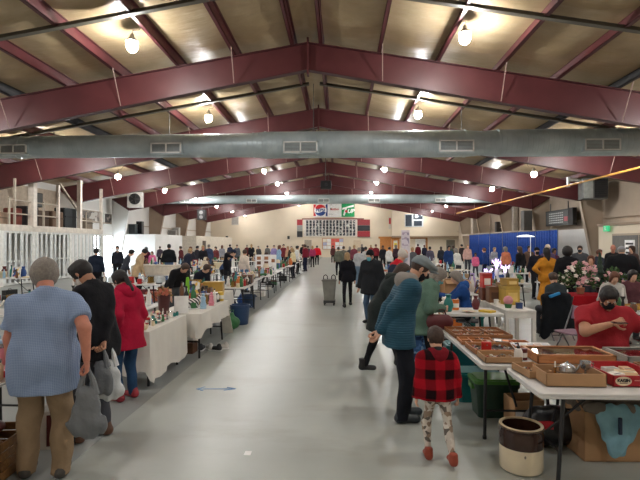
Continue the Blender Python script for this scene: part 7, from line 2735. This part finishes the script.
# in the aisle
C('person in pale beige jacket and black trousers at the aisle edge', 293.5, 25.4, 70, (214, 200, 160), (32, 34, 44), H=1.64, hair='bob', hairc='blond', lean=6)
C('person in dark red hooded jacket and navy trousers carrying white', 305.5, 31.5, 60, (124, 34, 50), (36, 42, 66), H=1.8, bulk=0.03, hair='short', hairc='brown')
C('person in bright red coat walking alone toward the end wall', 317, 40.5, 5, (214, 30, 48), BK, H=1.72, b=1.15, bulk=0.05, hair='short', hairc='black', step=0.3)
C('person all in black with blond hair walking with feet apart', 347.5, 14.2, 8, (22, 22, 28), (26, 26, 30), H=1.66, hair='bob', hairc='blond', step=0.5, top='sweater', hem=0.12, lean=3, bottom='leggings', spread=0.13)
C('person in olive grey coat nearer the aisle centre', 338.5, 27.8, 5, (98, 100, 88), BK, H=1.68, hair='short', hairc='brown', hem=0.12)
C('person in sage grey coat beside the olive grey one', 343.5, 28.6, -10, (112, 110, 100), BK, H=1.72, b=1.1, hair='short', hairc='brown', hem=0.12)
C('person in grey and white jacket and light jeans', 359, 20.3, -20, (176, 176, 178), (110, 130, 150), H=1.72, hair='short', hairc='grey', skin_='fair', mask=(230, 230, 230))
C('person in big dark coat, black beanie and light blue mask', 371.5, 11.3, 140, (36, 38, 42), (70, 92, 116), H=1.74, b=1.15, bulk=0.045, hem=0.24, coat=0.04, hair='short', hairc='brown', hat='beanie', hatc=F(BK), mask=(110, 190, 206), hp=12, top='coat')
C('older person in red jacket and navy vest with white hair and pale mask', 395, 9.3, -70, (196, 28, 44), DG, H=1.84, b=1.05, lean=10, hp=22, hair='receding', hairc='white', mask=(176, 190, 206), vest=F((34, 40, 60)), hem=0.06)
# scoreboard side
C('seated person with grey-brown hair in floral pale top', 434, 11.8, 100, (190, 176, 170), DG, X=2.6, H=1.62, sit=0.48, lean=14, hp=15, hair='bob', hairc='brown', top='shirt')
C('seated person in royal blue jacket with fair grey hair and glasses', 467, 9.0, 82, (34, 70, 130), DG, H=1.74, sit=0.5, lean=12, hp=18, hair='bob', hairc='grey', hands=[(-0.1, 0.52, 0.92), (0.15, 0.5, 0.9)], top='jacket', hood=F((38, 78, 140)))
C('person in mustard yellow dress with hands on hips seen from behind', 547, 13.0, 4, (206, 138, 44), (206, 138, 44), top='dress', H=1.78, b=1.05, fat=0.1, hands=[(-0.17, -0.05, 1.02), (0.17, -0.05, 1.02)], elbow=[(-1, -0.2, 0), (1, -0.2, 0)], hair='long', hairc='black', hem=0.1,
  skirt=(0.35, 0.27, F((206, 138, 44))), bottom='leggings')
C('person with large black hair in black top', 567.5, 12.4, -20, (26, 26, 30), (30, 30, 34), H=1.80, b=1.1, hair='afro', hairc='black', skin_='brown', top='sweater', bulk=0.02)
C('person in black jacket, cap and black mask facing the camera', 536.5, 16.3, 178, (30, 30, 40), BK, H=1.76, b=1.05, hair='short', hairc='black', hat='cap', hatc=F(BK), mask=(40, 40, 44))
C('person with cream beanie behind the mustard dress', 547.5, 17.2, 170, (96, 80, 110), DG, H=1.84, hat='beanie', hatc=F((232, 214, 196)), hair='short')
C('person in plum top just beyond the mustard dress', 553.5, 18.0, 190, (92, 50, 70), DG, H=1.72, hair='short', hairc='black', skin_='brown')
C('person in charcoal jacket with short hair and mask', 580, 17.0, 150, (78, 80, 84), DG, H=1.82, b=1.1, hair='short', hairc='brown', mask=(60, 60, 64), bulk=0.02)
C('person in pale pink shirt with long light brown hair', 591.5, 12.0, 150, (214, 160, 166), DG, H=1.60, hair='long', hairc='auburn', top='shirt', X=xat(591, 12.0))
C('bald person in dark jacket beside the double door', 613, 16.6, 150, (44, 42, 44), BK, H=1.86, hair=None, skin_='ruddy')
C('person in big black jacket with a pale back print and grey cap', 622, 12.6, -25, (26, 27, 30), (132, 128, 110), H=1.84, b=1.3, fat=0.2, bulk=0.05, hair='short', hairc='grey', hat='cap', hatc=F((150, 152, 156)), lean=8, hp=10)
C('seated person in dark grey top with back turned before the black coat', 556, 9.72, 12, (58, 66, 70), DG, H=1.62, b=1.05, sit=0.46, hp=12, lean=3, hair='short', hairc='brown', top='sweater')
C('seated person with fair forehead and auburn hair behind the flower table', 611, 9.6, 170, (190, 186, 180), DG, H=1.66, sit=0.5, hp=18, lean=10, hair='bob', hairc='auburn')
C('seated person in dark top half hidden behind the red shirt', 631, 9.9, 178, (96, 60, 66), DG, H=1.64, sit=0.5, hp=14, hair='bob', hairc='black')
crowdR = [
    (350, 34, 10, (60, 60, 66), BK, 'person in dark grey coat past the blond one in black'), (354, 31, -20, (124, 64, 74), BK, 'person in rose brown coat near the middle doors'), (366, 26.9, 20, (190, 186, 180), JN, 'person in off-white jacket and jeans'),
    (376, 36, 10, (120, 34, 44), BK, 'person in crimson coat before the orange doors'), (383, 33, 170, (44, 44, 50), BK, 'person in black coat before the orange doors'), (389, 30, -40, (220, 218, 214), DG, 'person in white hooded top before the orange doors'),
    (396, 34, 20, (72, 52, 60), BK, 'person in aubergine coat before the yellow poster'), (413, 24, 30, (90, 92, 96), DG, 'person in mid grey coat by the poster panel'), (418, 45, 0, (110, 34, 44), BK, 'person in dark red coat in the pale end doorway'),
    (424.5, 44, 10, (40, 42, 60), BK, 'person in navy coat in the pale end doorway'), (441, 34, -10, (40, 44, 54), BK, 'tall person in slate jacket below the end window'), (448.5, 25.4, 190, (34, 60, 110), DG, 'person in blue jacket with pale hood'),
    (458.5, 22.5, 40, (222, 220, 212), DG, 'person in white jacket bending near the blue one'), (467.5, 30, 180, (210, 170, 160), DG, 'person in peach top before the drapes end'), (475.5, 27.0, 160, (232, 110, 150), DG, 'small person in bright pink top'),
    (485, 24.3, 60, (38, 66, 130), NV, 'person in cobalt blue coat before the blue drapes'), (520.5, 19.2, 30, (24, 24, 28), BK, 'slim person in black before the blue drapes'), (430, 29, 0, (84, 80, 96), DG, 'person in dusky grey coat near the end doors'),
    (362, 41, 5, (50, 46, 52), BK, 'person in dark jacket far along the aisle'), (371, 44, 10, (150, 60, 60), BK, 'person in faded red fleece at the end wall doors'), (333, 45, 0, (100, 60, 60), BK, 'person in russet coat under the notice board'),
    (404.5, 36, 190, (180, 60, 66), BK, 'person in coral jacket behind the poster panel'), (453, 38, 0, (70, 90, 80), BK, 'person in forest green coat by the dark end door'), (462, 36, 20, (60, 50, 50), BK, 'person in umber coat by the corner'),
    (506, 22.8, 20, (200, 120, 90), BK, 'person in salmon top between lamp and drapes'), (494, 28, 200, (150, 150, 160), DG, 'person in silver grey jacket near the drapes'), (529, 22.6, 170, (90, 70, 60), BK, 'person in brown jacket beyond the disc lamp'),
    (598, 16.2, -160, (60, 64, 76), BK, 'person in blue grey coat near the column'), (633, 17.5, 100, (80, 60, 56), DG, 'person in brown top by the double door'),
]
for i, (px, Y, hd, tc, bc, lab) in enumerate(crowdR):
    C(lab, px, Y, hd, tc, bc, H=1.32 if 'small' in lab else 1.66 + 0.04 * ((i * 3) % 5), hair=HS[(i * 5 + 1) % 6], hairc=HC[(i * 7 + 2) % 6], hem=0.06 + 0.05 * (i % 3), skin_=['fair', 'mid', 'ruddy', 'fair', 'brown'][i % 5], lean=16 if 'bending' in lab else 2)
